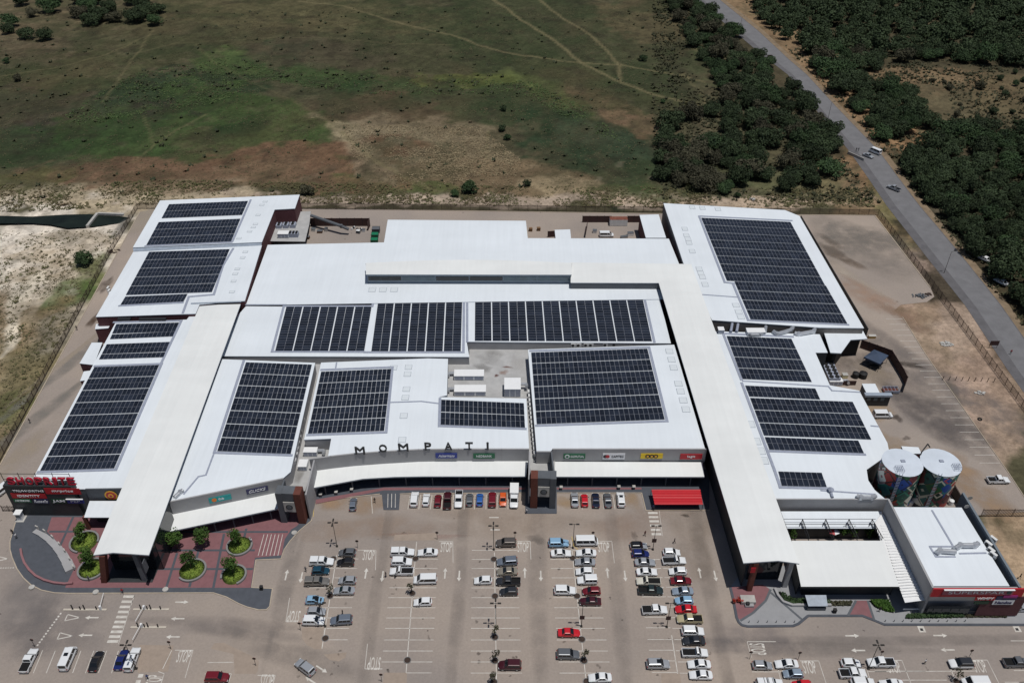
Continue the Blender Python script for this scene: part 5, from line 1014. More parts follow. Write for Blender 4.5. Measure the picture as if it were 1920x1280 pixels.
for s in (-1.05, 1.05): mb = MB(); mb.tube((0,s-.1,0.33),(0,s+.1,0.33),0.33,12); link('wheel', mb.me('wheel', m_blk), tr_)
# side wall and fence along the north-east block
wall_line(thing('boundary_wall', (*G(1560,520),0), 'dark boundary fence wall along the right side of the north-east block', 'wall'), 'wall', [(1502,404),(1628,616)], 0, 2.8, 0.2, m_char)
x, y = G(1628,633); t = thing('barrier', (x+1,y,0), 'yellow barrier block at the loading canopy corner', 'barrier'); mb = MB(); mb.box(-1,1,-.4,.4,0,0.8); link('body', mb.me('body', M('dusty_yellow',rgb(196,160,84),0.7,0.2,1)), t); mb = MB(); mb.box(-1.1,1.1,-.5,.5,0.8,0.88); link('cap', mb.me('cap', m_concrete), t)
# ================================================================== PERIMETER FENCES
def pale_mesh(L, h):
    mb = MB(); n = max(3, int(L/0.32))
    for k in range(n): x = -L/2+L*(k+.5)/n; mb.add([(x-.075,-.012,0.05),(x+.075,-.012,0.05),(x+.075,-.012,h-.12),(x,-.012,h),(x-.075,-.012,h-.12)], [(0,1,2,3,4)])
    for z in (0.35, h-0.4): mb.box(-L/2,L/2,-.02,.03,z,z+.07)
    return mb.me('pale_panel', m_fence)
def palisade(label, px, h=2.4, pitch=3.0, gates=()):
    P = [Vector(G(p[0], p[1])) for p in px]; t = thing('palisade_fence', (P[0].x, P[0].y, 0), label, 'fence'); mbp = MB(); mbp.tube((0,0,-0.7),(0,0,h+.15),0.06,6); pm = mbp.me('post', m_fence); cache = {}
    for a, b_ in zip(P[:-1], P[1:]):
        d = b_-a; n = max(1, round(d.length/pitch)); L = round(d.length/n, 2); ang = math.atan2(d.y, d.x)
        if L not in cache: cache[L] = pale_mesh(L-0.1, h)
        for j in range(n):
            p = a+d*((j+.5)/n); o = link('pale_panel', cache[L], t); o.location = (p.x-P[0].x, p.y-P[0].y, -0.04); o.rotation_euler.z = ang
            p = a+d*(j/n); o = link('post', pm, t); o.location = (p.x-P[0].x, p.y-P[0].y, 0)
    return t
palisade('brown palisade fence down the left edge of the yard', [(-60,975),(0,866),(205,480),(258,392)])
palisade('brown palisade fence along the back of the yard', [(258,392),(560,392),(1242,399),(1646,404)], 2.6, 3.5)
palisade('brown palisade fence between the right yard and the road', [(1646,404),(1748,540),(1925,776),(2010,890)], 2.5, 3.0)
palisade('dark gate fence east of the supermarket', [(1838,968),(1868,968),(1925,968),(1990,968)], 2.6, 3.0)
palisade('black gate beside the red sign board', [(6,958),(30,958)], 1.9, 1.5)
for k in range(9): # short posts across the bare earth
    x, y = G(1767+12*k, 712+0.5*k); mb = MB(); mb.tube((x,y,-.1),(x+.05,y,1.3),0.09,7); mb.tube((x+.05,y,1.3),(x+.05,y,1.36),0.12,7); tag(mb.build('fence_post', m_fence), ORDA[k]+' from left of nine bare posts across the earth strip', 'post', 'bare posts on the earth strip')

A, B = Vector(G(182,399)), Vector(G(163,423)); wr_ = thing('weir', ((A.x+B.x)/2,(A.y+B.y)/2,-0.6), 'narrow concrete weir wall across the dark pond', 'weir'); mb = MB(); mb.obox((A+B)/2, B-A, (B-A).length/2, .45, -1.8, 0.05); mb.build('wall', m_concrete, wr_); A, B = Vector(G(184,399)), Vector(G(232,401)); mb = MB(); mb.obox((A+B)/2, B-A, (B-A).length/2, .4, -1.6, 0.08); mb.build('wing_wall', m_concrete, wr_)

CR = [(588,433,1.4,1.1,1.0,'grey plastic crate nearest the sloping duct foot',m_acw),(600,436,1.8,1.2,0.8,'low brown crate below the sloping duct',M('brown_crate',rgb(104,80,62),.85,.2,2)),(612,433,1.0,1.0,1.2,'tall pale crate under the sloping duct',m_concrete),(575,447,2.2,1.0,0.9,'brown timber crate at the platform corner',M('brown_crate',rgb(104,80,62),.85,.2,2)),(672,437,1.3,1.0,1.1,'dark crate beside the rubbish bags',m_dgrey),(682,434,1.1,0.9,0.9,'white crate beside the rubbish bags',m_white),(1115,436,1.4,1.2,1.0,'grey crate in the right part of the back yard',m_acw),(1182,441,2.0,1.2,1.1,'white crate beside the narrow lean-to',m_white),(1170,446,2.4,1.0,0.7,'long pale crate half behind the back roof',m_concrete)]
for px, py, a, b_, h_, lab, mm in CR:
    x, y = G(px, py); t = thing('storage_crate', (x,y,0), lab, 'crate'); t.rotation_euler.z = R.uniform(-.3,.3); mb = MB(); mb.box(-a/2,a/2,-b_/2,b_/2,0.08,h_); mb.box(-a/2,a/2,-b_/2+.1,-b_/2+.25,-.01,.08); mb.box(-a/2,a/2,b_/2-.25,b_/2-.1,-.01,.08); link('box', mb.me('box', mm), t); mb = MB(); mb.box(-a/2-.04,a/2+.04,-b_/2-.04,b_/2+.04,h_,h_+.07); link('lid', mb.me('lid', m_dgrey if mm is not m_dgrey else m_acw), t)
# ================================================================== VEHICLES
m_cglass = M('car_glass', (0.010,0.012,0.015), 0.06, 0.0, spec=0.7)
m_tyre = M('tyre', (0.010,0.010,0.010), 0.8, 0.0); m_rim = M('wheel_rim', (0.38,0.39,0.40), 0.35, 0.0, metal=0.7)
m_trim = M('black_trim', (0.014,0.014,0.015), 0.6, 0.0); m_hl = M('headlamp', (0.65,0.68,0.70), 0.15, 0.0); m_tl = M('tail_lamp', (0.30,0.008,0.010), 0.25, 0.0)
m_bed = M('load_bed_liner', (0.013,0.013,0.014), 0.9, 0.2, 3, spec=0.15); m_int = M('cabin_dark', (0.02,0.02,0.02), 0.8, 0.0)
PAINT = {}
def paint_mat(name, c, metallic=0.0):
    if name not in PAINT: PAINT[name] = M('paint_'+name, c, 0.32, 0.0, metal=metallic, spec=0.5, coat=0.6)
    return PAINT[name]
COLS = {'white': ((0.74,0.76,0.78),0),'off-white': ((0.62,0.60,0.52),0),'silver': ((0.38,0.40,0.43),0.3),'blue-silver': ((0.30,0.37,0.45),0.3),'grey': ((0.14,0.15,0.165),0.3),'blue-grey': ((0.17,0.20,0.25),0.3),'charcoal': ((0.035,0.038,0.045),0.3),'black': ((0.012,0.012,0.014),0),'navy': ((0.012,0.018,0.045),0.2),
 'dark blue': ((0.012,0.022,0.13),0.1),'blue': ((0.03,0.12,0.40),0.1),'light blue': ((0.26,0.44,0.62),0.1),'teal': ((0.012,0.06,0.10),0.2),'red': ((0.52,0.012,0.022),0),'dark red': ((0.16,0.010,0.018),0.1),'maroon': ((0.055,0.008,0.014),0.1),'orange': ((0.62,0.10,0.015),0),'brown-grey': ((0.13,0.115,0.105),0.4),'bronze': ((0.22,0.21,0.195),0.4),'beige': ((0.42,0.37,0.23),0),'champagne': ((0.30,0.27,0.22),0.3),'dark green': ((0.020,0.035,0.036),0.2)}
def ring(x, w, zb, zt, sh=0.10, cr=0.0):       # one cross-section, right side to left over the top
    pts = [(w*0.80, zb), (w*0.97, zb+0.16), (w, (zb+zt)*0.55), (w*0.975, zt-sh), (w*0.86, zt-0.015), (w*0.45, zt+cr), (0, zt+cr*1.2)]
    L = [(x, -y, z) for y, z in pts]+[(x, y, z) for y, z in reversed(pts[:-1])]; return L
def loft(mb, rings, mi=0, cap=True):
    k = len(mb.v); n = len(rings[0])
    for r in rings: mb.v += r
    for a in range(len(rings)-1):
        for i in range(n):
            j = (i+1) % n; mb.f.append((k+a*n+i, k+a*n+j, k+(a+1)*n+j, k+(a+1)*n+i)); mb.m.append(mi)
    if cap: mb.f.append(tuple(k+i for i in reversed(range(n)))); mb.f.append(tuple(k+(len(rings)-1)*n+i for i in range(n))); mb.m += [mi, mi]
def frustum(mb, x0b, x1b, wb, zb, x0t, x1t, wt, zt, mi=0, crown=0.05):
    xm = (x0t+x1t)/2
    v = [(x0b,-wb,zb),(x1b,-wb,zb),(x1b,wb,zb),(x0b,wb,zb),(x0t,-wt,zt),(x1t,-wt,zt),(x1t,wt,zt),(x0t,wt,zt),
         (x0t+.12,-wt*.82,zt+crown),(x1t-.12,-wt*.82,zt+crown),(x1t-.12,wt*.82,zt+crown),(x0t+.12,wt*.82,zt+crown)]
    mb.add(v, [(0,1,5,4),(1,2,6,5),(2,3,7,6),(3,0,4,7),(4,5,9,8),(5,6,10,9),(6,7,11,10),(7,4,8,11),(8,9,10,11)], mi)
    return v
def pane(v, a, b_, c, d, s=(0.06,0.94), t=(0.10,0.92), off=0.014):   # glass set on one sloping face of the cabin: a,b bottom, c,d top
    A, B, C_, D = (Vector(v[i]) for i in (a, b_, c, d)); n = (B-A).cross(D-A).normalized()
    def P(u, w): return (A*(1-u)+B*u)*(1-w)+(D*(1-u)+C_*u)*w+n*off
    return [P(s[0],t[0]), P(s[1],t[0]), P(s[1],t[1]), P(s[0],t[1])]
def quadme(name, q, mat, th=0.0): return mesh(name, q, [(0,1,2,3)], mat)
def wheel_me(r):
    mb = MB(); mb.tube((0,-.11,0),(0,.11,0),r,18,0); mb.tube((0,.105,0),(0,.118,0),r*.62,12,1); mb.tube((0,-.118,0),(0,-.105,0),r*.62,12,1); return mb.me('wheel', [m_tyre, m_rim])
WH = {r: wheel_me(r) for r in (0.31, 0.36, 0.40)}
TYPES = {}
def make_type(key):
    """parts of one kind of vehicle: list of (name, mesh, location, painted?)"""
    kind = key
    D = dict(sedan=(4.5,.88,.92,1.44,.31), hatch=(3.85,.84,.92,1.48,.31), suv=(4.55,.94,1.08,1.72,.36), pickup=(5.25,.93,1.08,1.76,.40), single=(5.15,.90,1.05,1.70,.36), van=(5.0,.95,1.05,1.95,.36), minibus=(5.1,.94,1.10,2.15,.36), jeep=(4.3,.92,1.12,1.86,.40), truck=(6.2,1.0,1.1,2.3,.40), topper=(5.25,.93,1.08,1.76,.40))
    L, w, zb, H, wr = D[kind]; h = L/2; P = []; mb = MB()
    van = kind in ('van','minibus'); pick = kind in ('pickup','single','topper','truck'); g = 0.22 if wr < .33 else 0.30
    hoodx = {'sedan':h-1.25,'hatch':h-1.0,'suv':h-1.2,'jeep':h-1.3,'pickup':h-1.35,'topper':h-1.35,'single':h-1.35,'van':h-0.75,'minibus':h-0.35,'truck':h-1.2}[kind]
    rearz = {'sedan':zb+.02,'hatch':zb,'suv':zb,'jeep':zb,'van':zb,'minibus':zb}.get(kind, zb)
    nose = zb-0.22 if not van else zb-0.12
    bedx = {'pickup':-0.65,'topper':-0.65,'single':0.10,'truck':0.2}.get(kind)
    xr = -h if not pick else bedx
    R_ = []
    if not pick: R_ += [ring(-h, w*.80, g+.16, rearz-.12), ring(-h+.10, w*.95, g+.02, rearz-.03), ring(-h+.5, w, g, rearz)]
    else: R_ += [ring(bedx, w, g, zb)]
    R_ += [ring(hoodx-0.3, w, g, zb, cr=.0), ring(hoodx+.25, w*.99, g, zb-.04, cr=.03), ring(h-.42, w*.96, g+.02, nose+.06, cr=.03), ring(h-.12, w*.90, g+.06, nose-.04), ring(h, w*.74, g+.16, nose-.16)]
    loft(mb, R_)
    if pick: # load bed: floor and walls
        mb.box(-h+.05, bedx, -w*.97, w*.97, g+.12, 0.68); 
        if kind == 'topper': mb.box(-h+.05, bedx, -w*.97, w*.97, .68, zb+.02)
        else:
            mb.box(-h+.05, bedx-.02, -w*.97, -w*.97+.09, .68, zb-.02); mb.box(-h+.05, bedx-.02, w*.97-.09, w*.97, .68, zb-.02); mb.box(-h, -h+.10, -w*.95, w*.95, .55, zb-.04)
    P.append(('body', mb, None, True))
    # cabin
    cb = MB(); wt = w*.78; ww = w*.94
    if kind == 'sedan': a = (-h+.75, hoodx, ww, zb-.03, -h+1.35, hoodx-.85, wt, H)
    elif kind == 'hatch': a = (-h+.12, hoodx, ww, zb-.03, -h+.45, hoodx-.80, wt, H)
    elif kind == 'suv': a = (-h+.10, hoodx, ww, zb-.03, -h+.36, hoodx-.72, w*.80, H)
    elif kind == 'jeep': a = (-h+.06, hoodx, ww, zb-.03, -h+.14, hoodx-.38, w*.84, H)
    elif kind in ('pickup','topper'): a = (bedx+.02, hoodx, ww, zb-.03, bedx+.16, hoodx-.68, w*.79, H)
    elif kind == 'single': a = (bedx+.02, hoodx, ww, zb-.03, bedx+.12, hoodx-.62, w*.80, H)
    elif kind == 'van': a = (-h+.05, hoodx+.1, ww, zb-.03, -h+.18, hoodx-.75, w*.84, H)
    elif kind == 'minibus': a = (-h+.04, hoodx+.15, ww, zb-.03, -h+.14, hoodx-.55, w*.86, H)
    else: a = (bedx+.02, hoodx, ww, zb-.03, bedx+.1, hoodx-.5, w*.82, H-.2)
    v = frustum(cb, *a); P.append(('cabin', cb, None, True))
    P.append(('windscreen', quadme('windscreen', pane(v,1,2,6,5), m_cglass), None, False))
    P.append(('rear_window', quadme('rear_window', pane(v,3,0,4,7,(.1,.9),(.25,.9) if kind not in ('sedan',) else (.08,.92)), m_cglass), None, False))
    segs = {'sedan':[(.14,.50),(.53,.86)],'hatch':[(.12,.50),(.53,.87)],'suv':[(.05,.30),(.33,.60),(.63,.90)],'jeep':[(.04,.34),(.37,.64),(.67,.94)],'pickup':[(.05,.46),(.50,.86)],'topper':[(.05,.46),(.50,.86)],'single':[(.1,.82)],'van':[(.04,.68),(.71,.91)],'minibus':[(.04,.34),(.36,.66),(.70,.92)],'truck':[(.12,.8)]}[kind]
    for s in segs:
        P.append(('side_window', quadme('side_window', pane(v,0,1,5,4,s,(.18,.88)), m_cglass), None, False))
        s2 = (1-s[1], 1-s[0]); P.append(('side_window', quadme('side_window', pane(v,2,3,7,6,s2,(.18,.88)), m_cglass), None, False))
    if kind == 'topper':
        tb = MB(); tv = frustum(tb, -h+.06, bedx, w*.95, zb+.02, -h+.2, bedx-.03, w*.82, H-.02); P.append(('canopy', tb, None, True))
        P.append(('canopy_window', quadme('canopy_window', pane(tv,0,1,5,4,(.08,.92),(.2,.8)), m_cglass), None, False)); P.append(('canopy_window', quadme('canopy_window', pane(tv,2,3,7,6,(.08,.92),(.2,.8)), m_cglass), None, False)); P.append(('canopy_window', quadme('canopy_window', pane(tv,3,0,4,7,(.08,.92),(.15,.85)), m_cglass), None, False))
    if kind in ('pickup','single'):
        b2 = MB(); b2.box(-h+.12, bedx-.03, -w*.97+.1, w*.97-.1, .684, .70); P.append(('load_bed', b2.me('load_bed', m_bed), None, False))
    if kind == 'truck':
        b2 = MB(); b2.box(-h, bedx-.05, -w*1.02, w*1.02, .75, H+.15); P.append(('box', b2.me('box', m_white), None, False))
    wb = h-.85 if not van else h-.95; tw = w-.12
    for sx in (wb, -wb+.05):
        for sy in (-tw, tw): P.append(('wheel', WH[wr], (sx, sy, wr), False))
    for s in (-1, 1):
        b2 = MB(); b2.box(h-.20, h-.035, s*w*.72-.17, s*w*.72+.17, nose-.22, nose-.08); P.append(('headlight', b2.me('headlight', m_hl), None, False))
        b2 = MB(); z0 = (zb-.28); b2.box(-h-.012, -h+.12, s*w*.80-.13, s*w*.80+.13, z0, z0+.2); P.append(('tail_light', b2.me('tail_light', m_tl), None, False))
        b2 = MB(); mx = hoodx-.35; b2.box(mx-.07, mx+.07, s*(w+.09)-.09, s*(w+.09)+.09, zb+.02, zb+.16); P.append(('mirror', b2.me('mirror', m_trim), None, False))
    b2 = MB(); b2.box(h-.06, h+.02, -w*.55, w*.55, g+.20, g+.36); P.append(('grille', b2.me('grille', m_trim), None, False))
    b2 = MB(); b2.box(-h-.02, -h+.02, -.26, .26, .55, .67); P.append(('number_plate', b2.me('number_plate', m_white), None, False))
    b2 = MB(); b2.box(-h+.2, h-.2, -w*.86, w*.86, g-.08, g+.02); P.append(('underbody', b2.me('underbody', m_blk), None, False))
    out = []
    for nme, m_, loc, pt in P:
        if isinstance(m_, MB): m_ = m_.me(nme, PAINT.get('white') or paint_mat('white', COLS['white'][0])); 
        out.append((nme, m_, loc, pt))
    return out, (L, w, zb, H, bedx, h)
NAMEK = dict(sedan='sedan', hatch='hatchback', suv='sport_utility_car', pickup='pickup_truck', topper='canopied_pickup', single='single_cab_pickup', van='van', minibus='minibus', jeep='boxy_jeep', truck='box_truck')
WORDK = dict(sedan='sedan', hatch='hatchback', suv='sport utility car', pickup='double-cab pickup', topper='pickup with a canopy', single='single-cab pickup', van='van', minibus='minibus', jeep='boxy jeep', truck='box truck')
CATK = dict(sedan='car', hatch='car', suv='car', pickup='pickup', topper='pickup', single='pickup', van='van', minibus='minibus', jeep='car', truck='truck')
VEH = []
def car(px, py, kind, colour, head, label, group=None, extra=None, z=0.0, roofcol=None):
    if kind not in TYPES: TYPES[kind] = make_type(kind)
    P, (L, w, zb, H, bedx, h) = TYPES[kind]; x, y = G(px, py, 0.75)
    t = thing(NAMEK[kind], (x, y, z), label, CATK[kind], group); t.rotation_euler.z = math.radians(head+R.uniform(-1.6,1.6)); VEH.append((x, y))
    pm = paint_mat(colour, *COLS[colour])
    for nme, me_, loc, pt in P:
        o = link(nme, me_, t)
        if loc: o.location = loc
        if pt:
            o.material_slots[0].link = 'OBJECT'; o.material_slots[0].material = paint_mat(roofcol, *COLS[roofcol]) if (roofcol and nme == 'cabin') else pm
    if extra == 'tonneau': mb = MB(); mb.box(-h+.08, bedx-.02, -w*.9, w*.9, zb-.015, zb+.03); link('tonneau_cover', mb.me('tonneau_cover', m_bed), t)
    if extra == 'sunroof': mb = MB(); mb.box(-.35,.4,-.42,.42,H+.052,H+.060); link('sunroof', mb.me('sunroof', m_cglass), t)
    if extra == 'rack':
        mb = MB(); 
        for k in range(3): mb.box(-1.2+k*.8,-1.14+k*.8,-.7,.7,H+.06,H+.14)
        link('roof_rack', mb.me('roof_rack', m_trim), t)
    return t
ORD = ['first','second','third','fourth','fifth','sixth','seventh','eighth','ninth','tenth','eleventh','twelfth','thirteenth','fourteenth']
def row(lst, where, group):
    for k, c in enumerate(lst):
        px, py, kind, col_, hd = c[:5]; ex = c[5] if len(c) > 5 else None
        lab = '%s %s, %s from the shops in %s' % (col_, WORDK[kind], ORD[k], where); car(px, py, kind, col_, hd, lab, group, ex, roofcol=(c[6] if len(c) > 6 else None))
g0 = 'vehicles parked in the car park'
row([(603,1052,'topper','white',0),(601,1069,'hatch','teal',0),(594,1089.5,'topper','bronze',0),(590,1124,'hatch','light blue',0,'sunroof'),(593,1145,'hatch','silver',0),(588,1163,'suv','white',0)], 'left half of double row one', g0)
row([(651,1035,'hatch','grey',180),(648,1053,'hatch','black',180),(651,1087,'hatch','silver',180),(645,1106,'sedan','silver',180),(640,1162,'suv','blue-grey',183)], 'right half of double row one', g0)
row([(754.5,1034.5,'topper','white',0),(753,1052.5,'suv','white',0),(753,1070,'single','white',180)], 'left half of double row two', g0)
row([(802,1034.5,'sedan','white',180),(797.5,1086,'van','white',183),(792.5,1127.5,'hatch','white',182)], 'right half of double row two', g0)
row([(905.5,1087,'hatch','white',180)], 'left half of double row three', g0)
row([(949,1017,'suv','brown-grey',180),(951,1052,'suv','blue-grey',184),(951,1070,'sedan','champagne',182),(953,1089,'pickup','charcoal',180),(954,1108,'hatch','charcoal',180),(956,1246,'suv','maroon',180)], 'right half of double row three', g0)
row([(1047.5,1017.5,'suv','light blue',0),(1052,1036,'sedan','white',0),(1059,1106,'suv','white',0),(1067,1185,'sedan','red',0),(1065,1226,'suv','grey',-2)], 'left half of double row four', g0)
row([(1100,1015,'minibus','white',0),(1099,1035.5,'sedan','white',180),(1097,1052.5,'sedan','silver',180),(1096,1070.5,'hatch','white',180),(1101,1087,'jeep','white',180),(1109,1107,'hatch','dark red',180),(1107,1126,'sedan','maroon',180),(1125,1269,'sedan','white',180)], 'right half of double row four', g0)
row([(1197.5,1022,'hatch','silver',0,None,'black'),(1201,1037,'hatch','dark blue',0),(1209.5,1053,'sedan','silver',0),(1213,1071,'sedan','white',0),(1216,1089,'single','off-white',180),(1220,1106,'pickup','dark green',0),(1227.5,1142.5,'pickup','white',0,'tonneau'),(1234,1244,'suv','silver',0,'sunroof')], 'left half of double row five', g0)
row([(1259.5,1034.5,'hatch','white',0),(1264,1050,'single','white',0),(1271,1070,'hatch','white',180),(1277,1087.5,'sedan','dark red',0),(1280,1107,'sedan','blue-silver',180),(1282.5,1125,'hatch','light blue',180),(1286,1141,'sedan','red',180),(1293,1159.5,'pickup','beige',180),(1299,1182.5,'suv','white',0),(1301,1200,'sedan','charcoal',180),(1303,1222.5,'single','white',0),(1311,1244,'sedan','white',180),(1314,1264,'sedan','white',180)], 'right half of double row five', g0)
FR_ = [(662,944,'hatch','blue-grey',92),(777,935,'suv','white',90),(799,935.5,'hatch','white',90),(821,937.5,'hatch','dark red',90),(839,937,'pickup','maroon',90),(860,934.5,'pickup','white',270),(880.5,935.5,'hatch','grey',90),(899.5,935.5,'hatch','blue',90),(923,935.5,'suv','dark red',90),(943,935.5,'hatch','orange',270),(964,932,'truck','white',270),(1077.5,935.5,'sedan','silver',90),(1096,936.5,'hatch','red',90),(1117,936.5,'sedan','navy',90),(1139.5,936.5,'sedan','grey',90),(1164,935.5,'suv','white',90,'sunroof')]
for k, c in enumerate(FR_): car(*c[:5], '%s %s, %s from left against the shop front' % (c[3], WORDK[c[2]], ORD[k] if k < 14 else ('fifteenth','sixteenth')[k-14]), 'vehicles against the shop front', c[5] if len(c) > 5 else None)
for k, c in enumerate([(54,1237,'pickup','white',90,'tonneau'),(127.5,1234,'minibus','white',90,'sunroof'),(180,1238,'sedan','black',90),(227.5,1235,'sedan','dark blue',90),(248,1235,'topper','white',90)]): car(*c[:5], '%s %s, %s from the left in the bottom left bays' % (c[3], WORDK[c[2]], ORD[k]), 'vehicles in the bottom left bays', c[5] if len(c) > 5 else None)
for c in [(407,1269,'suv','dark red',0,'dark red sport utility car alone beside the lower left island'),(572,1250,'suv','silver',143,'silver sport utility car driving slantwise across the lower left lane'),
 (1429.6,1246,'hatch','silver',0,'silver hatchback at the left end of the lower right bays'),(1475,1243.5,'sedan','white',180,'white sedan beside the leftmost lower right stop marking'),(1487,1262,'hatch','blue-silver',180,'blue-silver hatchback below the white sedan in the lower right bays'),(1596,1242,'hatch','white',0,'white hatchback left of the lower right lamp post'),(1599,1261,'pickup','white',0,'white double-cab pickup with a black bed below the white hatchback'),(1652,1241,'pickup','white',180,'white double-cab pickup right of the lower right lamp post'),(1802,1243,'suv','white',180,'white sport utility car with a dark roof at lower right'),(1907,1241,'pickup','grey',0,'grey pickup cut by the right edge of the picture'),
 (1443,1281,'topper','white',0,'white canopied pickup at the bottom edge, left of the red car'),(1503,1283,'hatch','red',180,'red hatchback at the bottom edge of the lower right bays'),(1618,1279,'suv','white',0,'white car at the bottom edge below the black-bed pickup'),(1672,1281,'sedan','white',180,'white sedan at the bottom edge right of the stop marking'),(1829,1279,'van','white',180,'white van at the bottom edge, lower right corner'),
 (1914,1138,'sedan','silver',180,'silver sedan beside the supermarket corner'),(8,915,'van','white',62,'white van behind the red sign board at the left edge'),(1872,899,'pickup','white',0,'white pickup alone in the right yard near the tanks'),(1655,777,'van','white',0,'white van parked against the east block below the gate house'),
 (1641,284,'minibus','white',125,'white minibus driving on the side road'),(1628,291,'sedan','silver',-52,'silver sedan meeting the minibus on the side road'),(1676,352,'pickup','silver',128,'silver pickup alone on the side road'),(1846,484,'sedan','white',125,'upper white car half hidden under the roadside trees'),(1877,527,'sedan','white',125,'lower white car half hidden under the roadside trees'),(1137,440,'van','white',0,'white van in the back service yard behind the roof')]:
    car(*c[:5], c[5], None, 'rack' if c[0] == 1443 else None, roofcol='charcoal' if c[0] == 1802 else None)
# ================================================================== LAMPS, SIGNS, STREET FURNITURE
m_pole = M('dark_pole', (0.020,0.018,0.016), 0.6, 0.1, 2)
def lamp_parts(n):
    mb = MB(); mb.tube((0,0,0),(0,0,8.0),0.08,8,r2=0.05); mb.box(-.22,.22,-.22,.22,0,0.25); pole = mb.me('pole', m_pole); heads = []
    for k in range(n):
        a = 2*math.pi*k/n; mb = MB(); d = Vector((math.cos(a), math.sin(a), 0)); mb.tube((0,0,7.9), d*0.35+Vector((0,0,7.95)), 0.05, 6); mb.obox((d*0.75).xy, d.xy, 0.36, 0.16, 7.88, 8.02); heads.append(mb.me('lamp_head', m_pole))
    return pole, heads
LP4, LP2 = lamp_parts(4), lamp_parts(2)
def lamp(px, py, four, label, board=False):
    x, y = G(px, py); t = thing('lamp_post', (x,y,0), label, 'lamp post', 'car park lamp posts'); P = LP4 if four else LP2; link('pole', P[0], t)
    for h_ in P[1]: link('lamp_head', h_, t)
    if board: mb = MB(); mb.box(-.5,.5,-.12,-.07,2.6,3.8); link('notice_board', mb.me('notice_board', m_scr), t)
for a in [(632,1024,True,'four-armed lamp post at the top of double row one'),(926,1030,True,'four-armed lamp post at the top of double row three'),(1074,1027,False,'two-armed lamp post at the top of double row four'),(1224,1030,False,'two-armed lamp post with a board at the top of double row five',True),(930,1175,True,'four-armed lamp post halfway down double row three'),(1090,1174,False,'two-armed lamp post with a board halfway down double row four',True),(1250,1175,False,'two-armed lamp post with a board halfway down double row five',True),(610,1174,True,'four-armed lamp post at the lower end of double row one'),(256,1253,True,'four-armed lamp post beside the bottom left bays'),(1628,1253,True,'four-armed lamp post in the lower right bays')]: lamp(*a)
m_ssred = M('stop_sign_red', rgb(150,40,46), 0.5, 0.05, 1)
def stop_sign(px, py, label, h=2.3):
    x, y = G(px, py); t = thing('traffic_sign', (x,y,0), label, 'traffic sign', 'stop signs on posts'); mb = MB(); mb.tube((0,0,0),(0,0,h),0.045,6); link('post', mb.me('post', m_pole), t)
    mb = MB(); mb.tube((0,0.05,h),(0,0.08,h),0.36,8); link('plate', mb.me('plate', m_ssred), t); mb = MB(); mb.tube((0,0.045,h),(0,0.05,h),0.38,8); link('plate_back', mb.me('plate_back', m_fence), t)
for px, py, l in [(671,1027,'stop sign post beside the first stop marking of the top row'),(820,1011,'stop sign post beside the second stop marking of the top row'),(965.5,1011,'stop sign post beside the third stop marking of the top row'),(1111,1011,'stop sign post beside the fourth stop marking of the top row'),(564,1181,'stop sign post below the upside-down stop marking at left'),(716,1277,'stop sign post below the upside-down stop marking at bottom'),(321,1216,'stop sign post at the lower left island'),(480,1247,'stop sign post on the lower left island tip'),(1496,1236,'stop sign post beside the leftmost lower right stop marking'),(1649,1234,'stop sign post right of the lower right lamp post'),(1816,1232,'stop sign post beside the rightmost stop marking'),(1405,1235,'stop sign post below the sideways stop marking'),(66,1212,'stop sign post at the start of the dashed line')]: stop_sign(px, py, l)
# boom gates on narrow islands
m_isk = M('island_concrete', rgb(190,182,170), 0.9, 0.1, 1)
for k, (a, c, lab) in enumerate([((119,1142.5),(200,1142.5),'upper left'),((250,1142),(317,1142),'upper right'),((245,1175.5),(312,1175.5),'lower right')]):
    A, B = Vector(G(*a)), Vector(G(*c)); t = thing('boom_gate', ((A.x+B.x)/2,(A.y+B.y)/2,0), lab+' boom gate island with ticket posts, left of the plaza crossing', 'boom gate'); Lh = (B-A).length/2; mb = MB(); mb.box(-Lh,Lh,-.22,.22,0.0,0.14); link('island', mb.me('island', m_isk), t)
    for j, fx in enumerate((-.55,-.2,.0,.55)):
        mb = MB(); hh = 1.0 if j % 2 else 1.5; mb.box(fx*Lh-.09,fx*Lh+.09,-.09,.09,0.14,hh+.14); link('ticket_post', mb.me('ticket_post', m_steel), t)
    mb = MB(); mb.box(-.2,.2,-.2,.2,0.14,1.25); o = link('cabinet', mb.me('cabinet', m_white), t); o.location = ((0.75 if k == 0 else -0.35)*Lh, 0, 0)
    ang = (0.75 if k == 0 else -0.35)*Lh; mb = MB(); mb.tube((ang,0,1.1),(ang-0.5,-3.6 if k else 3.4,1.1),0.06,6); link('boom', mb.me('boom', m_white), t)
# trolley shelter with red corrugated roof
ts = thing('trolley_shelter', (*G(1270,945),0), 'trolley shelter with a bright red ribbed roof in front of the right block', 'shelter'); Q4 = [V(1221.5,917,2.5), V(1313,917,2.5), V(1318,945.5,2.2), V(1227.5,945.5,2.2)]
n_ = 42; vs = []; fs = []
for k in range(n_+1):
    u = k/n_; zz = 0.14*math.sin(u*math.pi*2*5.5); l_ = Q4[0]*(1-u)+Q4[3]*u; r_ = Q4[1]*(1-u)+Q4[2]*u; vs += [l_+Vector((0,0,zz)), r_+Vector((0,0,zz))]
for k in range(n_): fs.append((2*k,2*k+2,2*k+3,2*k+1))
m_redroof = M('red_roof_sheet', rgb(186,18,34), 0.5, 0.05, 0.8); part(ts, 'roof', vs, fs, m_redroof)
for p in Q4: mb = MB(); q_ = p*0.99+(Q4[0]+Q4[2])*0.005; mb.tube((p.x,p.y,0.1),(p.x,p.y,2.2),0.06,6); mb.build('post', m_steel, ts)
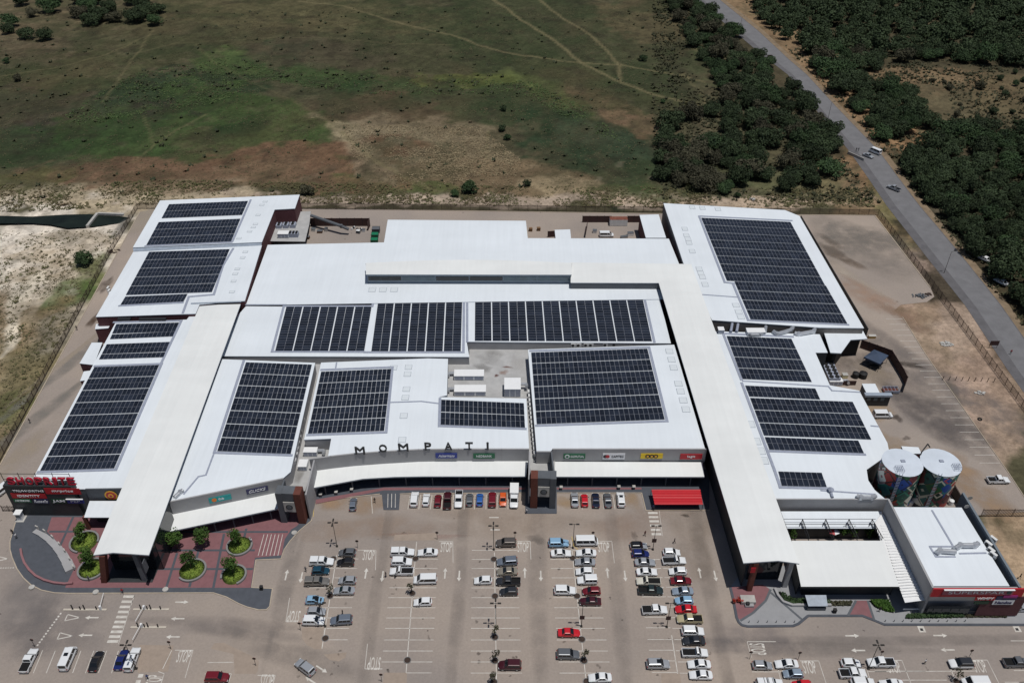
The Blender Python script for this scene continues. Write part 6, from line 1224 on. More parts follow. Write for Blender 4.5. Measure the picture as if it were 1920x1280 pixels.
for k in range(3): 
    a, b_ = Q4[3]*(1-k*.33)+Q4[0]*k*.33, Q4[2]*(1-k*.33)+Q4[1]*k*.33; mb = MB(); mb.path([a+Vector((0,0,-1.5)), b_+Vector((0,0,-1.5))], 0.04, 6); mb.build('rail', m_steel, ts)
# concrete bins at the kerb, bollards
for px, py, w_ in [(602,931,'leftmost'),(631,927,'second from left'),(660,922,'third from left'),(1052,918,'fourth from left'),(1160,917,'fifth from left'),(1188,917,'rightmost')]:
    x, y = G(px, py); t = thing('litter_bin', (x,y,0.12), w_+' concrete litter bin on the pavement along the shop front', 'litter bin', 'litter bins along the shop front'); mb = MB(); mb.box(-.26,.26,-.26,.26,0,0.85); link('body', mb.me('body', m_dgrey), t); mb = MB(); mb.box(-.36,.36,-.36,.36,0.85,1.0); link('lid', mb.me('lid', m_concrete), t)
for px, py, w_ in [(60,1101,'leftmost'),(90,1100.5,'second'),(180,1110,'third'),(310.5,1105,'rightmost'),(552,999,'upper right')]:
    x, y = G(px, py); mb = MB(); mb.tube((x,y,0.12),(x,y,0.26),0.62,20); mb.tube((x,y,0.26),(x,y,0.30),0.55,20); 
    if w_ != 'second': tag(mb.build('plinth', m_concrete), w_+' round pale stone disc set on the plaza edge', 'plinth')
for k in range(10):
    x, y = G(1659+16.6*k, 1165.5); mb = MB(); mb.tube((x,y,0.12),(x,y,0.75),0.07,8); mb.tube((x,y,0.75),(x,y,0.82),0.09,8,r2=0.03); tag(mb.build('bollard', m_dgrey), ORD[k]+' bollard from the left along the supermarket pavement', 'bollard', 'bollards along the supermarket pavement')
for k in range(6):
    x, y = G(1404+17*k, 1167); mb = MB(); mb.tube((x,y,0.12),(x,y,0.75),0.07,8); mb.tube((x,y,0.75),(x,y,0.82),0.09,8,r2=0.03); tag(mb.build('bollard', m_dgrey), ORD[k]+' bollard from the left on the grey paving of the right entrance', 'bollard', 'bollards on the right entrance paving')
# curved seat wall, curved letter wall and white kiosk of the left plaza
pts = [(40,1031),(42,1043),(47,1057),(56,1070),(68,1081),(84,1089),(102,1094),(122,1096),(137,1094.5)]
P = [Vector(G(*p)) for p in pts]; mb = MB()
for a, b_ in zip(P[:-1], P[1:]): mb.obox((a+b_)/2, b_-a, (b_-a).length/2+.06, .22, .12, .62+R.uniform(0,.005))
tag(mb.build('seat_wall', M('pink_seat_render', rgb(140,100,104), 0.85, 0.08, 1)), 'curved low maroon seat wall on the dark left plaza', 'seat wall')
lw = thing('letter_wall', (*G(110,1035),0.12), 'curved grey wedge wall carrying pale letters on the left plaza', 'wall'); pts = [(66,997),(80,1004),(95,1015),(108,1028),(118,1041),(127,1056),(134,1071)]; P = [Vector(G(*p)) for p in pts]; mb = MB()
for k, (a, b_) in enumerate(zip(P[:-1], P[1:])): mb.obox((a+b_)/2, b_-a, (b_-a).length/2+.08, .55+.1*k, .1, .5+.06*k)
mb.build('plinth_wall', m_grey, lw)
for k in range(7):
    t_ = k/6; i = min(5, int(t_*6)); a, b_ = P[i], P[i+1]; p = a+(b_-a)*(t_*6-i); mb = MB(); mb.obox(p+Vector((.5,.5)), b_-a, 0.42, 0.12, .5, 1.5); mb.build('letter_block', m_concrete, lw)
kk = thing('kiosk', (*G(40,973),0.1), 'small white guard kiosk at the corner of the dark plaza', 'kiosk'); mb = MB(); mb.box(-.6,.6,-.6,.6,0.1,2.2); link('booth', mb.me('booth', m_white), kk); mb = MB(); mb.box(-.8,.8,-.8,.8,2.2,2.35); link('roof', mb.me('roof', m_white), kk); mb = MB(); mb.box(-.45,.45,-.63,-.6,1.1,1.9); link('window', mb.me('window', m_bglass), kk); mb = MB(); mb.box(-1,1,-1,1,0,0.1); link('base', mb.me('base', m_concrete), kk)
# notice stand by the shelter, planter box at the right entrance
bx = thing('planter_box', (*G(1402,1127),0.12), 'grey stepped planter box at the right entrance', 'planter'); mb = MB(); mb.box(-1.6,1.4,-.9,.9,0,0.9); link('box', mb.me('box', m_concrete), bx); mb = MB(); mb.box(-.9,.9,-1.6,-.9,0,0.5); link('step', mb.me('step', m_grey), bx)
x, y = G(1528,1138); sh = thing('seat_shelter', (x,y,0.12), 'grey roofed seat shelter in front of the garden court', 'shelter'); mb = MB(); v = [(-2.0,-1.0,1.7),(2.0,-1.0,1.7),(2.2,1.3,2.3),(-2.2,1.3,2.3)]; mb.add(v+[(a,b_,c-.1) for a, b_, c in v], [(0,1,2,3),(7,6,5,4),(0,4,5,1),(1,5,6,2),(2,6,7,3),(3,7,4,0)]); link('roof', mb.me('roof', m_flash), sh); mb = MB(); mb.box(-1.9,1.9,-.9,.3,0,0.9); link('bench', mb.me('bench', m_dgrey), sh); mb = MB(); mb.box(-1.9,1.9,.9,1.1,0,1.9); link('back', mb.me('back', m_dgrey), sh)
pts = [(1452,1105),(1458,1118),(1468,1130),(1484,1136),(1557,1136)]; P = [Vector(G(*p)) for p in pts]; mb = MB()
for a, b_ in zip(P[:-1], P[1:]): mb.obox((a+b_)/2, b_-a, (b_-a).length/2+.06, .25, .12, .72+R.uniform(0,.005))
tag(mb.build('planter_wall', m_grey), 'curved grey planter wall by the right entrance', 'planter wall')
um = thing('parasol', (*G(1558,1006),0), 'red and white parasol in the garden court', 'parasol'); mb = MB(); mb.tube((0,0,0),(0,0,2.9),0.04,6); link('pole', mb.me('pole', m_steel), um)
v = [(0,0,3.1)]+[(1.5*math.cos(k*math.pi/4),1.5*math.sin(k*math.pi/4),2.4) for k in range(8)]; link('canopy', mesh('canopy', v, [(0,k+1,(k+1) % 8+1) for k in range(8)], [m_sred, m_swhite], [0,0,1,1,0,0,1,1]), um)
# road signs
for px, py, w_, h_, mm, lab in [(1861,652,2.6,1.6,m_scr,'maroon board on two legs beside the side road near the palisade'),(1442,112,2.4,1.4,m_scr,'dark board on two legs on the left verge far up the side road')]:
    x, y = G(px, py); t = thing('road_sign', (x,y,-.05), lab, 'road sign')
    for s in (-1,1): mb = MB(); mb.tube((s*w_*.42,0,0),(s*w_*.42,0,2.2),0.06,6); link('leg', mb.me('leg', m_fence), t)
    mb = MB(); mb.box(-w_/2,w_/2,-.06,.0,1.0,1.0+h_); link('board', mb.me('board', mm), t)
for k, (px, py) in enumerate([(1770,512),(1552,225),(1387,60)]):
    x, y = G(px, py); t = thing('street_lamp', (x,y,-.05), ('nearest','middle','farthest')[k]+' slim street lamp on the left verge of the side road', 'street lamp', 'street lamps along the side road'); mb = MB(); mb.tube((0,0,0),(0,0,8),0.09,7,r2=.05); link('pole', mb.me('pole', m_fence), t); mb = MB(); mb.path([(0,0,8),(1.2,0.4,8.3)],0.05,6); mb.box(.9,1.6,.2,.5,8.22,8.36); link('lamp_head', mb.me('lamp_head', m_pole), t)
x, y = G(1604,295); mb = MB(); d = Vector((.55,-.83)); mb.obox((x,y), d, 4.0, .12, -.2, 1.1); tag(mb.build('culvert_wall', m_concrete), 'pale culvert parapet wall on the left verge of the side road', 'wall')
# ================================================================== TREES AND PLANTS
def leafmat(name, c, c2, rnd=0.3):
    m = M(name, c, 0.75, 0.0, 0.35, spec=0.2, col2=c2, objrand=rnd); return m
m_lf1 = leafmat('thorn_tree_leaf', rgb(39,50,34), rgb(65,79,53)); m_lf2 = leafmat('dull_bush_leaf', rgb(54,55,42), rgb(80,78,62)); m_lf3 = leafmat('bright_leaf', rgb(52,84,34), rgb(84,116,50)); m_lf4 = leafmat('dark_green_leaf', rgb(39,55,36), rgb(65,85,53))
m_lf5 = leafmat('plaza_tree_leaf', rgb(44,68,30), rgb(74,100,44)); m_bark = M('bark', rgb(86,72,58), 0.9, 0.25, 3); m_grass_s = M('planter_grass', rgb(96,118,44), 0.9, 0.3, 1.2, col2=rgb(124,142,60)); m_dead = M('dry_twig', rgb(96,84,78), 0.9, 0.2, 3)
def crown_mesh(name, rx, rz, zc, n, s, seed, mat, lobes=7, flat=0.55):
    rr = np.random.default_rng(seed); L = []
    for k in range(lobes):
        a = rr.uniform(0, 2*math.pi); d = rx*math.sqrt(rr.uniform(0, 1))*0.62; L.append((d*math.cos(a), d*math.sin(a), zc+rr.uniform(-.45, .55)*rz, rx*rr.uniform(.34, .58)))
    L.append((0, 0, zc, rx*.6)); v = np.zeros((n*4, 3)); 
    li = rr.integers(0, len(L), n); dirs = rr.normal(size=(n, 3)); dirs /= np.linalg.norm(dirs, axis=1)[:,None]
    rad = rr.uniform(.55, 1.0, n)**0.5; c = np.array(L)[li]; p = c[:,:3]+dirs*(c[:,3:4]*rad[:,None])*np.array([1, 1, rz/rx*1.15])
    p[:,2] = np.maximum(p[:,2], zc-rz*1.05)
    nrm = dirs+rr.normal(size=(n, 3))*0.75; nrm[:,2] = np.abs(nrm[:,2])+.2; nrm /= np.linalg.norm(nrm, axis=1)[:,None]
    t = np.cross(nrm, rr.normal(size=(n, 3))); t /= np.linalg.norm(t, axis=1)[:,None]; b_ = np.cross(nrm, t); sz = s*rr.uniform(.55, 1.35, n)[:,None]
    v[0::4] = p-t*sz; v[1::4] = p-b_*sz*.6; v[2::4] = p+t*sz; v[3::4] = p+b_*sz*.6
    me_ = bpy.data.meshes.new(name); q = np.arange(n*4, dtype=np.int32)
    me_.vertices.add(n*4); me_.vertices.foreach_set('co', v.ravel()); me_.loops.add(n*4); me_.loops.foreach_set('vertex_index', q)
    me_.polygons.add(n); me_.polygons.foreach_set('loop_start', q[::4].copy()); me_.polygons.foreach_set('loop_total', np.full(n, 4, np.int32)); me_.update(); me_.materials.append(mat)
    return me_, L
def trunk_mesh(name, L, zc, r, seed, mat=None):
    mb = MB(); rr = random.Random(seed); f = Vector((rr.uniform(-.2,.2), rr.uniform(-.2,.2), zc*.45)); mb.tube((0,0,-.5), f, r, 7, r2=r*.75)
    for l in L[:6]: mb.tube(f, (l[0]*.8, l[1]*.8, l[2]), r*.55, 5, r2=r*.15)
    return mb.me(name, mat or m_bark)
def proto(rx, rz, zc, n, s, seed, mat, r=.22, lobes=7):
    cm, L = crown_mesh('crown', rx, rz, zc, n, s, seed, mat, lobes); return cm, trunk_mesh('trunk', L, zc, r, seed)
WOOD = [proto(4.3,2.7,2.9,2900,.29,s,m,.25,12) for s, m in ((1,m_lf1),(2,m_lf1),(3,m_lf4),(4,m_lf1),(5,m_lf2))]
BUSH = [proto(2.6,1.7,1.7,1400,.24,s+20,m,.14,8) for s, m in ((1,m_lf4),(2,m_lf1),(3,m_lf2))]
YOUNG = [proto(1.6,2.1,3.2,800,.20,s+40,m_lf5,.10,12) for s in (1,2,3)]
SAP = [proto(.75,.7,2.0,90,.17,s+60,m_lf2,.05,5) for s in (1,2)]
def tree(P, x, y, k, label, name='tree', cat='tree', group=None, z=None, kz=None, rot=None):
    t = thing(name, (x, y, gz(x, y) if z is None else z), label, cat, group); t.rotation_euler.z = R.uniform(0, 6.28) if rot is None else rot; t.scale = (k, k, kz or k)
    link('trunk', P[1], t); link('crown', P[0], t); return t
RT = random.Random(5)
def join_trees(name, label, lst):
    co = []
    for x, y, k in lst:
        me_ = RT.choice(FARW); n = len(me_.vertices); a = np.empty(n*3); me_.vertices.foreach_get('co', a); a = a.reshape(-1, 3).copy(); t_ = RT.uniform(0, 6.28); c_, s_ = math.cos(t_), math.sin(t_)
        b_ = np.stack([(a[:,0]*c_-a[:,1]*s_)*k+x, (a[:,0]*s_+a[:,1]*c_)*k+y, a[:,2]*k*RT.uniform(.8,1.2)+gz(x, y)], 1); co.append(b_)
    v = np.vstack(co); n = len(v); me_ = bpy.data.meshes.new(name); q = np.arange(n, dtype=np.int32); me_.vertices.add(n); me_.vertices.foreach_set('co', v.ravel()); me_.loops.add(n); me_.loops.foreach_set('vertex_index', q); me_.polygons.add(n//4); me_.polygons.foreach_set('loop_start', q[::4].copy()); me_.polygons.foreach_set('loop_total', np.full(n//4, 4, np.int32)); me_.update(); me_.materials.append(m_lf1); tag(link(name, me_), label, 'wood', kind='stuff')
FARW = [crown_mesh('far_crown', 4.3, 2.7, 2.9, 1000, .42, 80+s, m_lf1, 9)[0] for s in range(4)]
def wood(poly, spacing, label, group, nmax, protos, kr=(.75,1.3), road_clear=7.5, keep=None):
    P = [G(*p) for p in poly]; xs = [p[0] for p in P]; ys = [p[1] for p in P]; pts = []; tries = 0
    while len(pts) < nmax and tries < 9000:
        tries += 1; x, y = RT.uniform(min(xs), max(xs)), RT.uniform(min(ys), max(ys))
        if not pts_in(P, x, y): continue
        k = RT.uniform(*kr)
        if any((x-a)**2+(y-b_)**2 < (spacing*(k+c)/2)**2 for a, b_, c in pts): continue
        A = np.array([x]); B = np.array([y])
        if seg_dist(A, B, ROADC)[0] < road_clear+2.5*k or (inside(A, B, SITE)[0]): continue
        pts.append((x, y, k))
    pts.sort(key=lambda p: p[1])
    if keep and len(pts) > keep: join_trees('distant_wood', 'far part of the dark wood right of the side road, one mass of crowns', pts[keep:]); pts = pts[:keep]
    for x, y, k in pts: tree(RT.choice(protos), x, y, k, label, 'thorn_tree', 'tree', group, kz=k*RT.uniform(.8,1.2))
    return pts
W1 = wood([(1240,-10),(1305,-10),(1340,30),(1405,85),(1475,140),(1535,205),(1562,270),(1562,335),(1500,360),(1370,362),(1245,350),(1228,305),(1250,240),(1300,215),(1362,200),(1350,165),(1315,110),(1280,55)], 4.4, 'dark thorn tree in the thicket left of the side road', 'thicket left of the side road', 140, WOOD, (.8,1.5), 5.0)
W2a = wood([(1385,-15),(1960,-15),(1960,120),(1860,125),(1750,112),(1640,130),(1575,175),(1500,95),(1430,40)], 5.6, 'dark thorn tree in the far wood right of the side road', 'far wood right of the side road', 230, WOOD, (1.0,1.7), 7.0, 28)
W2b = wood([(1590,165),(1690,160),(1745,195),(1740,250),(1650,262),(1600,200)], 5.4, 'dark thorn tree in the middle clump right of the side road', 'middle clump right of the side road', 26, WOOD[:4], (.9,1.5))
W2c = wood([(1700,300),(1755,255),(1800,235),(1960,260),(1960,720),(1905,640),(1850,560),(1790,470),(1730,390)], 6.0, 'dark thorn tree in the near wood right of the side road', 'near wood right of the side road', 120, WOOD[:4], (.9,1.5))
W2d = wood([(1740,150),(1960,130),(1960,255),(1800,235)], 9.0, 'scattered bush in the clearing of the right-hand wood', 'bushes in the clearing', 22, BUSH, (.5,1.0))
for px, py, P, k, lab in [(880,358,BUSH[0],1.35,'round dark bush behind the back fence, larger of the pair'),(853,366,BUSH[0],.75,'small bush left of the large round one behind the back fence'),(988,346,BUSH[1],.75,'lone small bush right of the large round one'),(941,243,BUSH[1],.85,'upper dark bush beside the dry grass patch'),(952,260,BUSH[0],.75,'lower dark bush beside the dry grass patch'),(943,205,BUSH[1],.75,'faint twin bush in the middle of the green field'),(1206,112,WOOD[2],.55,'single tree with its shadow on the right of the field'),(1243,190,BUSH[0],.55,'small bush near the end of the footpaths'),(159,494,BUSH[0],1.35,'round green bush on the pale sand left of the fence'),(578,362,BUSH[2],1.15,'brown bush behind the north-west block corner'),(1383,368,BUSH[0],.6,'small bush by the back fence near the north-east block'),(32,148,BUSH[2],1.0,'lone bush at the left edge of the field'),(12,115,BUSH[0],.8,'bush above the lone one at the left edge'),(1335,38,WOOD[0],.8,'dark tree alone by the far road bend')]:
    x, y = G(px, py); tree(P, x, y, k, lab, 'bush' if P in BUSH else 'tree', 'bush' if P in BUSH else 'tree')
k = 0
for px, py, s in [(40,8,1.0),(95,22,1.25),(100,5,1.1),(150,30,1.0),(172,44,1.1),(190,38,1.2),(165,18,1.1),(205,20,1.0),(215,40,.9),(255,40,1.2),(275,30,1.1),(290,45,.9),(265,15,1.1),(145,5,.9),(50,70,.9),(85,72,.9),(20,48,1.0),(15,60,.8),(62,30,.7),(300,22,.8),(245,6,1.0),(185,5,1.0)]:
    x, y = G(px, py); k += 1; tree(WOOD[k % 5], x, y, s*1.25, 'dark tree in the clump at the top left corner', 'thorn_tree', 'tree', 'clump at the top left corner')
# ring planters of the left plaza: kerb ring, lawn, young tree
m_ring = M('planter_ring', rgb(128,128,128), 0.85, 0.08, 1)
for k, (px, py, r_, lab) in enumerate([(158,1015,3.2,'upper left'),(172,1066,3.0,'lower left, by the arcade'),(449,1022,2.9,'upper right'),(360,1068,3.1,'middle right'),(438,1077,2.8,'lower right')]):
    x, y = G(px, py, .4); t = thing('ring_planter', (x,y,.12), lab+' round planter with grass on the maroon plaza', 'planter', 'round planters on the plaza'); a0 = k*1.3; vs = []; fs = []; n = 30
    for i in range(n+1):
        a = a0+4.6*i/n
        for rr_, zz in ((r_,0),(r_,.5),(r_-.4,.5),(r_-.4,0)): vs.append((rr_*math.cos(a), rr_*math.sin(a), zz))
    for i in range(n):
        for j in range(4): fs.append((4*i+j, 4*i+4+j, 4*i+4+(j+1) % 4, 4*i+(j+1) % 4))
    fs += [(3,2,1,0), (4*n,4*n+1,4*n+2,4*n+3)]; link('rim', mesh('rim', vs, fs, m_ring), t)
    mb = MB(); mb.tube((0,0,0),(0,0,.3),r_-.42,26); mb.tube((0,0,.3),(0,0,.42),r_-.42,26,r2=(r_-.5)*.5); link('lawn', mb.me('lawn', m_grass_s, True), t)
    rr = np.random.default_rng(k); n = 420; mb = MB()
    for i in range(n):
        a = rr.uniform(0,6.28); d = (r_-.5)*math.sqrt(rr.uniform(0,1)); s = rr.uniform(.08,.2); q_ = rr.uniform(0,6.28); mb.add([(d*math.cos(a)-s*math.cos(q_),d*math.sin(a)-s*math.sin(q_),.38),(d*math.cos(a)+s*math.cos(q_),d*math.sin(a)+s*math.sin(q_),.38),(d*math.cos(a)+rr.uniform(-.1,.1),d*math.sin(a)+rr.uniform(-.1,.1),.38+s*2)], [(0,1,2)])
    o = link('grass_tufts', mb.me('grass_tufts', m_grass_s), t); o['kind'] = 'stuff'
    tree(YOUNG[k % 3], x-.2, y+.3, 1.05 if k != 1 else 1.15, 'young green tree in the %s round planter' % lab, z=.4)
for px, py, lab in [(334,1030,'left of two young trees standing before the shaded shop front'),(383,1026,'right of two young trees standing before the shaded shop front')]:
    x, y = G(px, py); tree(YOUNG[1], x, y, 1.15, lab, z=.12)
for k, (px, py) in enumerate([(1484,1004),(1580,1002),(1600,1003),(1625,1003)]):
    x, y = G(px, py, 1); tree(YOUNG[k % 3], x, y, .8, ORD[k]+' small tree from the left inside the garden court', z=0.0)
# saplings in round grates down the parking rows
m_soil = M('dark_soil', rgb(62,50,44), 0.95, 0.2, 2)
for k, (px, py, leaf, lab) in enumerate([(619,1117,1,'row one, lower'),(625,1047,0,'row one, upper'),(779,1047,0,'row two, upper'),(773,1112,1,'row two, middle'),(764,1237,0,'row two, lowest'),(926,1048,0,'row three, first'),(928,1117,0,'row three, second'),(928,1194,1,'row three, third'),(928,1238,1,'row three, fourth'),(926,1278,1,'row three, lowest'),(1074,1046,0,'row four, first'),(1082,1117,0,'row four, second'),(1091,1198,0,'row four, third'),(1095,1238,1,'row four, fourth'),(1100,1277,0,'row four, lowest'),(610,1196,0,'row one, lowest'),(1793,1277,1,'lower right bays')]):
    x, y = G(px, py); t = thing('tree_grate', (x,y,0.005), 'round soil pit with a kerb ring: '+lab, 'tree pit', 'tree pits along the parking rows'); mb = MB(); mb.tube((0,0,-.02),(0,0,.05),.62,18); link('soil', mb.me('soil', m_soil), t); mb = MB()
    for i in range(18): a = i*math.pi/9; mb.obox((.7*math.cos(a),.7*math.sin(a)), (-math.sin(a),math.cos(a)), .13, .06, -.02, .09)
    link('kerb_ring', mb.me('kerb_ring', m_ring), t)
    if leaf: tree(SAP[k % 2], x, y+.1, 1.25, 'thin sapling in the tree pit: '+lab, 'sapling', 'sapling', 'saplings along the parking rows', z=0.03)
# hedges and planting beds at the right front
def bed(label, px, n, mat, h=.7, name='planting_bed'):
    P = [G(*p) for p in px]; c = cen(P); t = thing(name, (c[0],c[1],.12), label, 'planting bed'); mb = MB(); mb.prism([(p[0]-c[0],p[1]-c[1]) for p in P], -.02, .06); link('soil', mb.me('soil', m_soil), t); rr = random.Random(len(label)); mb = MB(); xs = [p[0] for p in P]; ys = [p[1] for p in P]
    while len(mb.f) < n:
        x, y = rr.uniform(min(xs),max(xs)), rr.uniform(min(ys),max(ys))
        if not pts_in(P, x, y): continue
        a = rr.uniform(0,6.28); b_ = rr.uniform(.2,1.2); s = rr.uniform(.12,.26); u = Vector((math.cos(a),math.sin(a),0))*s; w_ = Vector((-math.sin(a)*math.cos(b_),math.cos(a)*math.cos(b_),math.sin(b_)))*s; p = Vector((x-c[0],y-c[1],rr.uniform(.1,h))); mb.add([p-u,p-w_,p+u,p+w_], [(0,1,2,3)])
    o = link('leaves', mb.me('leaves', mat), t); o['kind'] = 'stuff'
bed('lit green bed of low shrubs before the garden court', [(1631,1127),(1665,1127),(1676,1149),(1660,1146),(1640,1138)], 900, m_lf3); bed('narrow hedge along the supermarket front', [(1700,1153),(1806,1151),(1806,1158),(1697,1160)], 1100, m_lf4, .6); bed('dry brown bed along the brick corner of the supermarket', [(1808,1152),(1888,1153),(1886,1158),(1808,1158)], 350, m_lf2, .3)
bed('planting bed inside the curved planter wall', [(1460,1110),(1486,1124),(1556,1128),(1556,1134),(1486,1134),(1468,1127)], 900, m_lf4, .8); bed('brown shrub bed right of the seat shelter', [(1558,1128),(1598,1128),(1594,1136),(1558,1136)], 350, m_lf2, .5)
# red flower pots and shrub at the right corner
for k, (px, py) in enumerate([(1376,1130),(1384,1128),(1391,1131)]):
    x, y = G(px, py); t = thing('flower_stand', (x,y,.12), ('left','middle','right')[k]+' red flower stand at the corner of the right entrance', 'flower stand', 'flower stands at the right entrance'); mb = MB(); mb.tube((0,0,0),(0,0,.5),.3,10,r2=.42); link('pot', mb.me('pot', m_rust), t); cm, _ = crown_mesh('flowers', .55, .4, .9, 80, .12, 90+k, M('red_petals', rgb(170,50,34), .7, .3, 3), 4); link('flowers', cm, t)
# ---- low scrub and tussocks in the veld (nobody could count them)
def scrub(name, label, polys, n, s, mat, h, seed):
    rr = np.random.default_rng(seed); pts = []
    for poly, share in polys:
        P = [G(*p) for p in poly]; xs = [p[0] for p in P]; ys = [p[1] for p in P]; m_ = int(n*share); x = rr.uniform(min(xs), max(xs), m_*4); y = rr.uniform(min(ys), max(ys), m_*4); ok = inside(x, y, P) & (fbm(x, y, 12, seed) > rr.uniform(.3, .7, len(x))) & (seg_dist(x, y, ROADC) > 7) & ~inside(x, y, SITE) & ~inside(x, y, POND); x, y = x[ok][:m_], y[ok][:m_]; pts.append(np.stack([x, y], 1))
    p = np.vstack(pts); N_ = len(p); i = np.clip(np.round((p[:,0]+345)/1.15).astype(int), 0, nx_-1); j = np.clip(np.round((p[:,1]-60)/1.35).astype(int), 0, ny_-1); zz = Z[i, j]
    K = 5; v = np.zeros((N_, K, 3, 3)); a = rr.uniform(0, 6.28, (N_, K)); sz = s*rr.uniform(.4, 1.5, (N_, 1))*np.ones((1, K)); d = np.stack([np.cos(a), np.sin(a)], -1)*sz[...,None]; e = np.stack([-np.sin(a), np.cos(a)], -1)*sz[...,None]*.5
    b0 = np.repeat(np.concatenate([p, zz[:,None]-.05], 1)[:,None,:], K, 1); v[:,:,0] = b0; v[:,:,1] = b0; v[:,:,2] = b0; v[:,:,0,:2] += d*.2-e; v[:,:,1,:2] += d*.2+e; v[:,:,2,:2] += d; v[:,:,2,2] += sz*h
    nt_ = N_*K; me_ = bpy.data.meshes.new(name); q = np.arange(nt_*3, dtype=np.int32); me_.vertices.add(nt_*3); me_.vertices.foreach_set('co', v.ravel()); me_.loops.add(nt_*3); me_.loops.foreach_set('vertex_index', q); me_.polygons.add(nt_); me_.polygons.foreach_set('loop_start', q[::3].copy()); me_.polygons.foreach_set('loop_total', np.full(nt_, 3, np.int32)); me_.update(); me_.materials.append(mat); o = link(name, me_); tag(o, label, 'scrub', kind='stuff')
FIELD = [(-60,20),(1230,10),(1300,190),(1220,300),(1230,375),(-60,375)]; LEFT = [(-60,430),(230,430),(0,850),(-160,1000)]; REED = [(120,215),(240,140),(420,105),(520,130),(720,140),(1000,150),(1100,200),(1200,290),(1100,240),(980,175),(700,175),(480,150),(420,190),(300,205),(150,235)]; WF = [(1390,0),(1930,0),(1930,680),(1720,380),(1560,180)]; WL = [(1225,0),(1310,0),(1560,270),(1650,380),(1240,372),(1220,220)]
scrub('veld_grass', 'short dull grass tussocks all over the open field', [(FIELD,.88),(LEFT,.12)], 30000, .34, M('dry_tussock', rgb(66,70,44), .9, 0, .06, col2=rgb(100,90,68)), .5, 601)
scrub('reeds', 'dark green reeds and weeds along the damp hollow', [(REED,1.0)], 7000, .5, M('reed_green', rgb(54,72,42), .85, 0, .08, col2=rgb(80,98,54)), .55, 602)
scrub('undergrowth', 'grey-green undergrowth on the floor of the woods', [(WF,.65),(WL,.35)], 12000, .8, M('undergrowth_leaf', rgb(46,52,34), .85, 0, .1, col2=rgb(78,76,54)), .9, 603)
SAND = [(-60,345),(300,335),(900,345),(1240,350),(1640,350),(1640,388),(1240,390),(560,380),(250,385),(-60,398)]
scrub('sand_scrub', 'low brown and green scrub on the sandy strip behind the back fence', [(SAND,.85),(LEFT,.15)], 9000, .55, M('sand_scrub_leaf', rgb(92,80,60), .9, 0, .12, col2=rgb(84,88,54)), .6, 604)
scrub('low_shrubs', 'scattered small dark shrubs over the open field', [(FIELD,.7),(REED,.3)], 900, 1.0, M('low_shrub_leaf', rgb(44,52,34), .85, 0, .1, col2=rgb(66,70,46)), .8, 605)
scrub('pale_stubble', 'pale dry grass stubble in the bare middle of the field', [([(640,230),(900,235),(980,300),(960,345),(760,345),(660,290)],1.0)], 7000, .4, M('pale_stubble_leaf', rgb(150,136,108), .9, 0, .2, col2=rgb(110,96,74)), .5, 606)
# ================================================================== PEOPLE
SK = M('skin', rgb(74,50,40), .6, 0, 1)
def person_mesh(pose, seed):
    rr = random.Random(seed); st = .22 if pose == 'walk' else .04
    J = [(0,0,.95),(0,0,1.18),(0,.01,1.42),(0,.0,1.52),(0,.02,1.68), (-.10,0,.90),(-.10,st*.6,.50),(-.10,st,.07),(-.10,st-.14,.03), (.10,0,.90),(.10,-st*.2,.50),(.10,-st,.09),(.10,-st-.13,.03), (-.20,0,1.40),(-.26,-st*.5,1.14),(-.26,-st-.08,.90),(-.255,-st-.12,.80), (.20,0,1.40),(.26,st*.5,1.14),(.26,st-.08,.90),(.255,st-.12,.80),(0,.0,1.77)]
    E = [(0,1),(1,2),(2,3),(3,4),(4,21),(0,5),(5,6),(6,7),(7,8),(0,9),(9,10),(10,11),(11,12),(2,13),(13,14),(14,15),(15,16),(2,17),(17,18),(18,19),(19,20)]
    RD = [.15,.14,.15,.06,.10,.095,.065,.045,.04,.095,.065,.045,.04,.07,.05,.038,.04,.07,.05,.038,.04,.08]
    me_ = bpy.data.meshes.new('p'); me_.from_pydata(J, E, []); o = bpy.data.objects.new('p', me_); COL.objects.link(o); o.modifiers.new('s', 'SKIN'); su = o.modifiers.new('u', 'SUBSURF'); su.levels = 1
    for i, r_ in enumerate(RD): me_.skin_vertices[0].data[i].radius = (r_, r_*.8)
    me_.skin_vertices[0].data[0].use_root = True
    dg = bpy.context.evaluated_depsgraph_get(); m2 = bpy.data.meshes.new_from_object(o.evaluated_get(dg)); bpy.data.objects.remove(o)
    for mm in (SK, m_trim, m_white, m_blk): m2.materials.append(mm)
    for p in m2.polygons:
        z = p.center.z; x = abs(p.center.x); p.material_index = 3 if z > 1.74 else (0 if z > 1.49 or (x > .2 and z < 1.15) else (1 if z < .97 else 2)); p.use_smooth = True
    m2.name = 'body'; return m2
PM_ = [person_mesh('walk', 1), person_mesh('stand', 2)]
CLO = {'white': rgb(214,214,216), 'red': rgb(160,36,44), 'black': rgb(28,28,32), 'blue': rgb(50,70,120), 'grey': rgb(96,98,104), 'maroon': rgb(84,32,36), 'yellow': rgb(190,160,60), 'navy': rgb(34,38,60), 'khaki': rgb(120,106,80)}
def person(px, py, pose, top, bot, rot, label, z=0.0):
    x, y = G(px, py, z); o = link('person', PM_[0 if pose == 'walk' else 1]); o.location = (x, y, z); o.rotation_euler.z = math.radians(rot); tag(o, label, 'person')
    for i, c in ((1, bot), (2, top)): o.material_slots[i].link = 'OBJECT'; o.material_slots[i].material = M('cloth_'+c, CLO[c], .85, .08, 4)
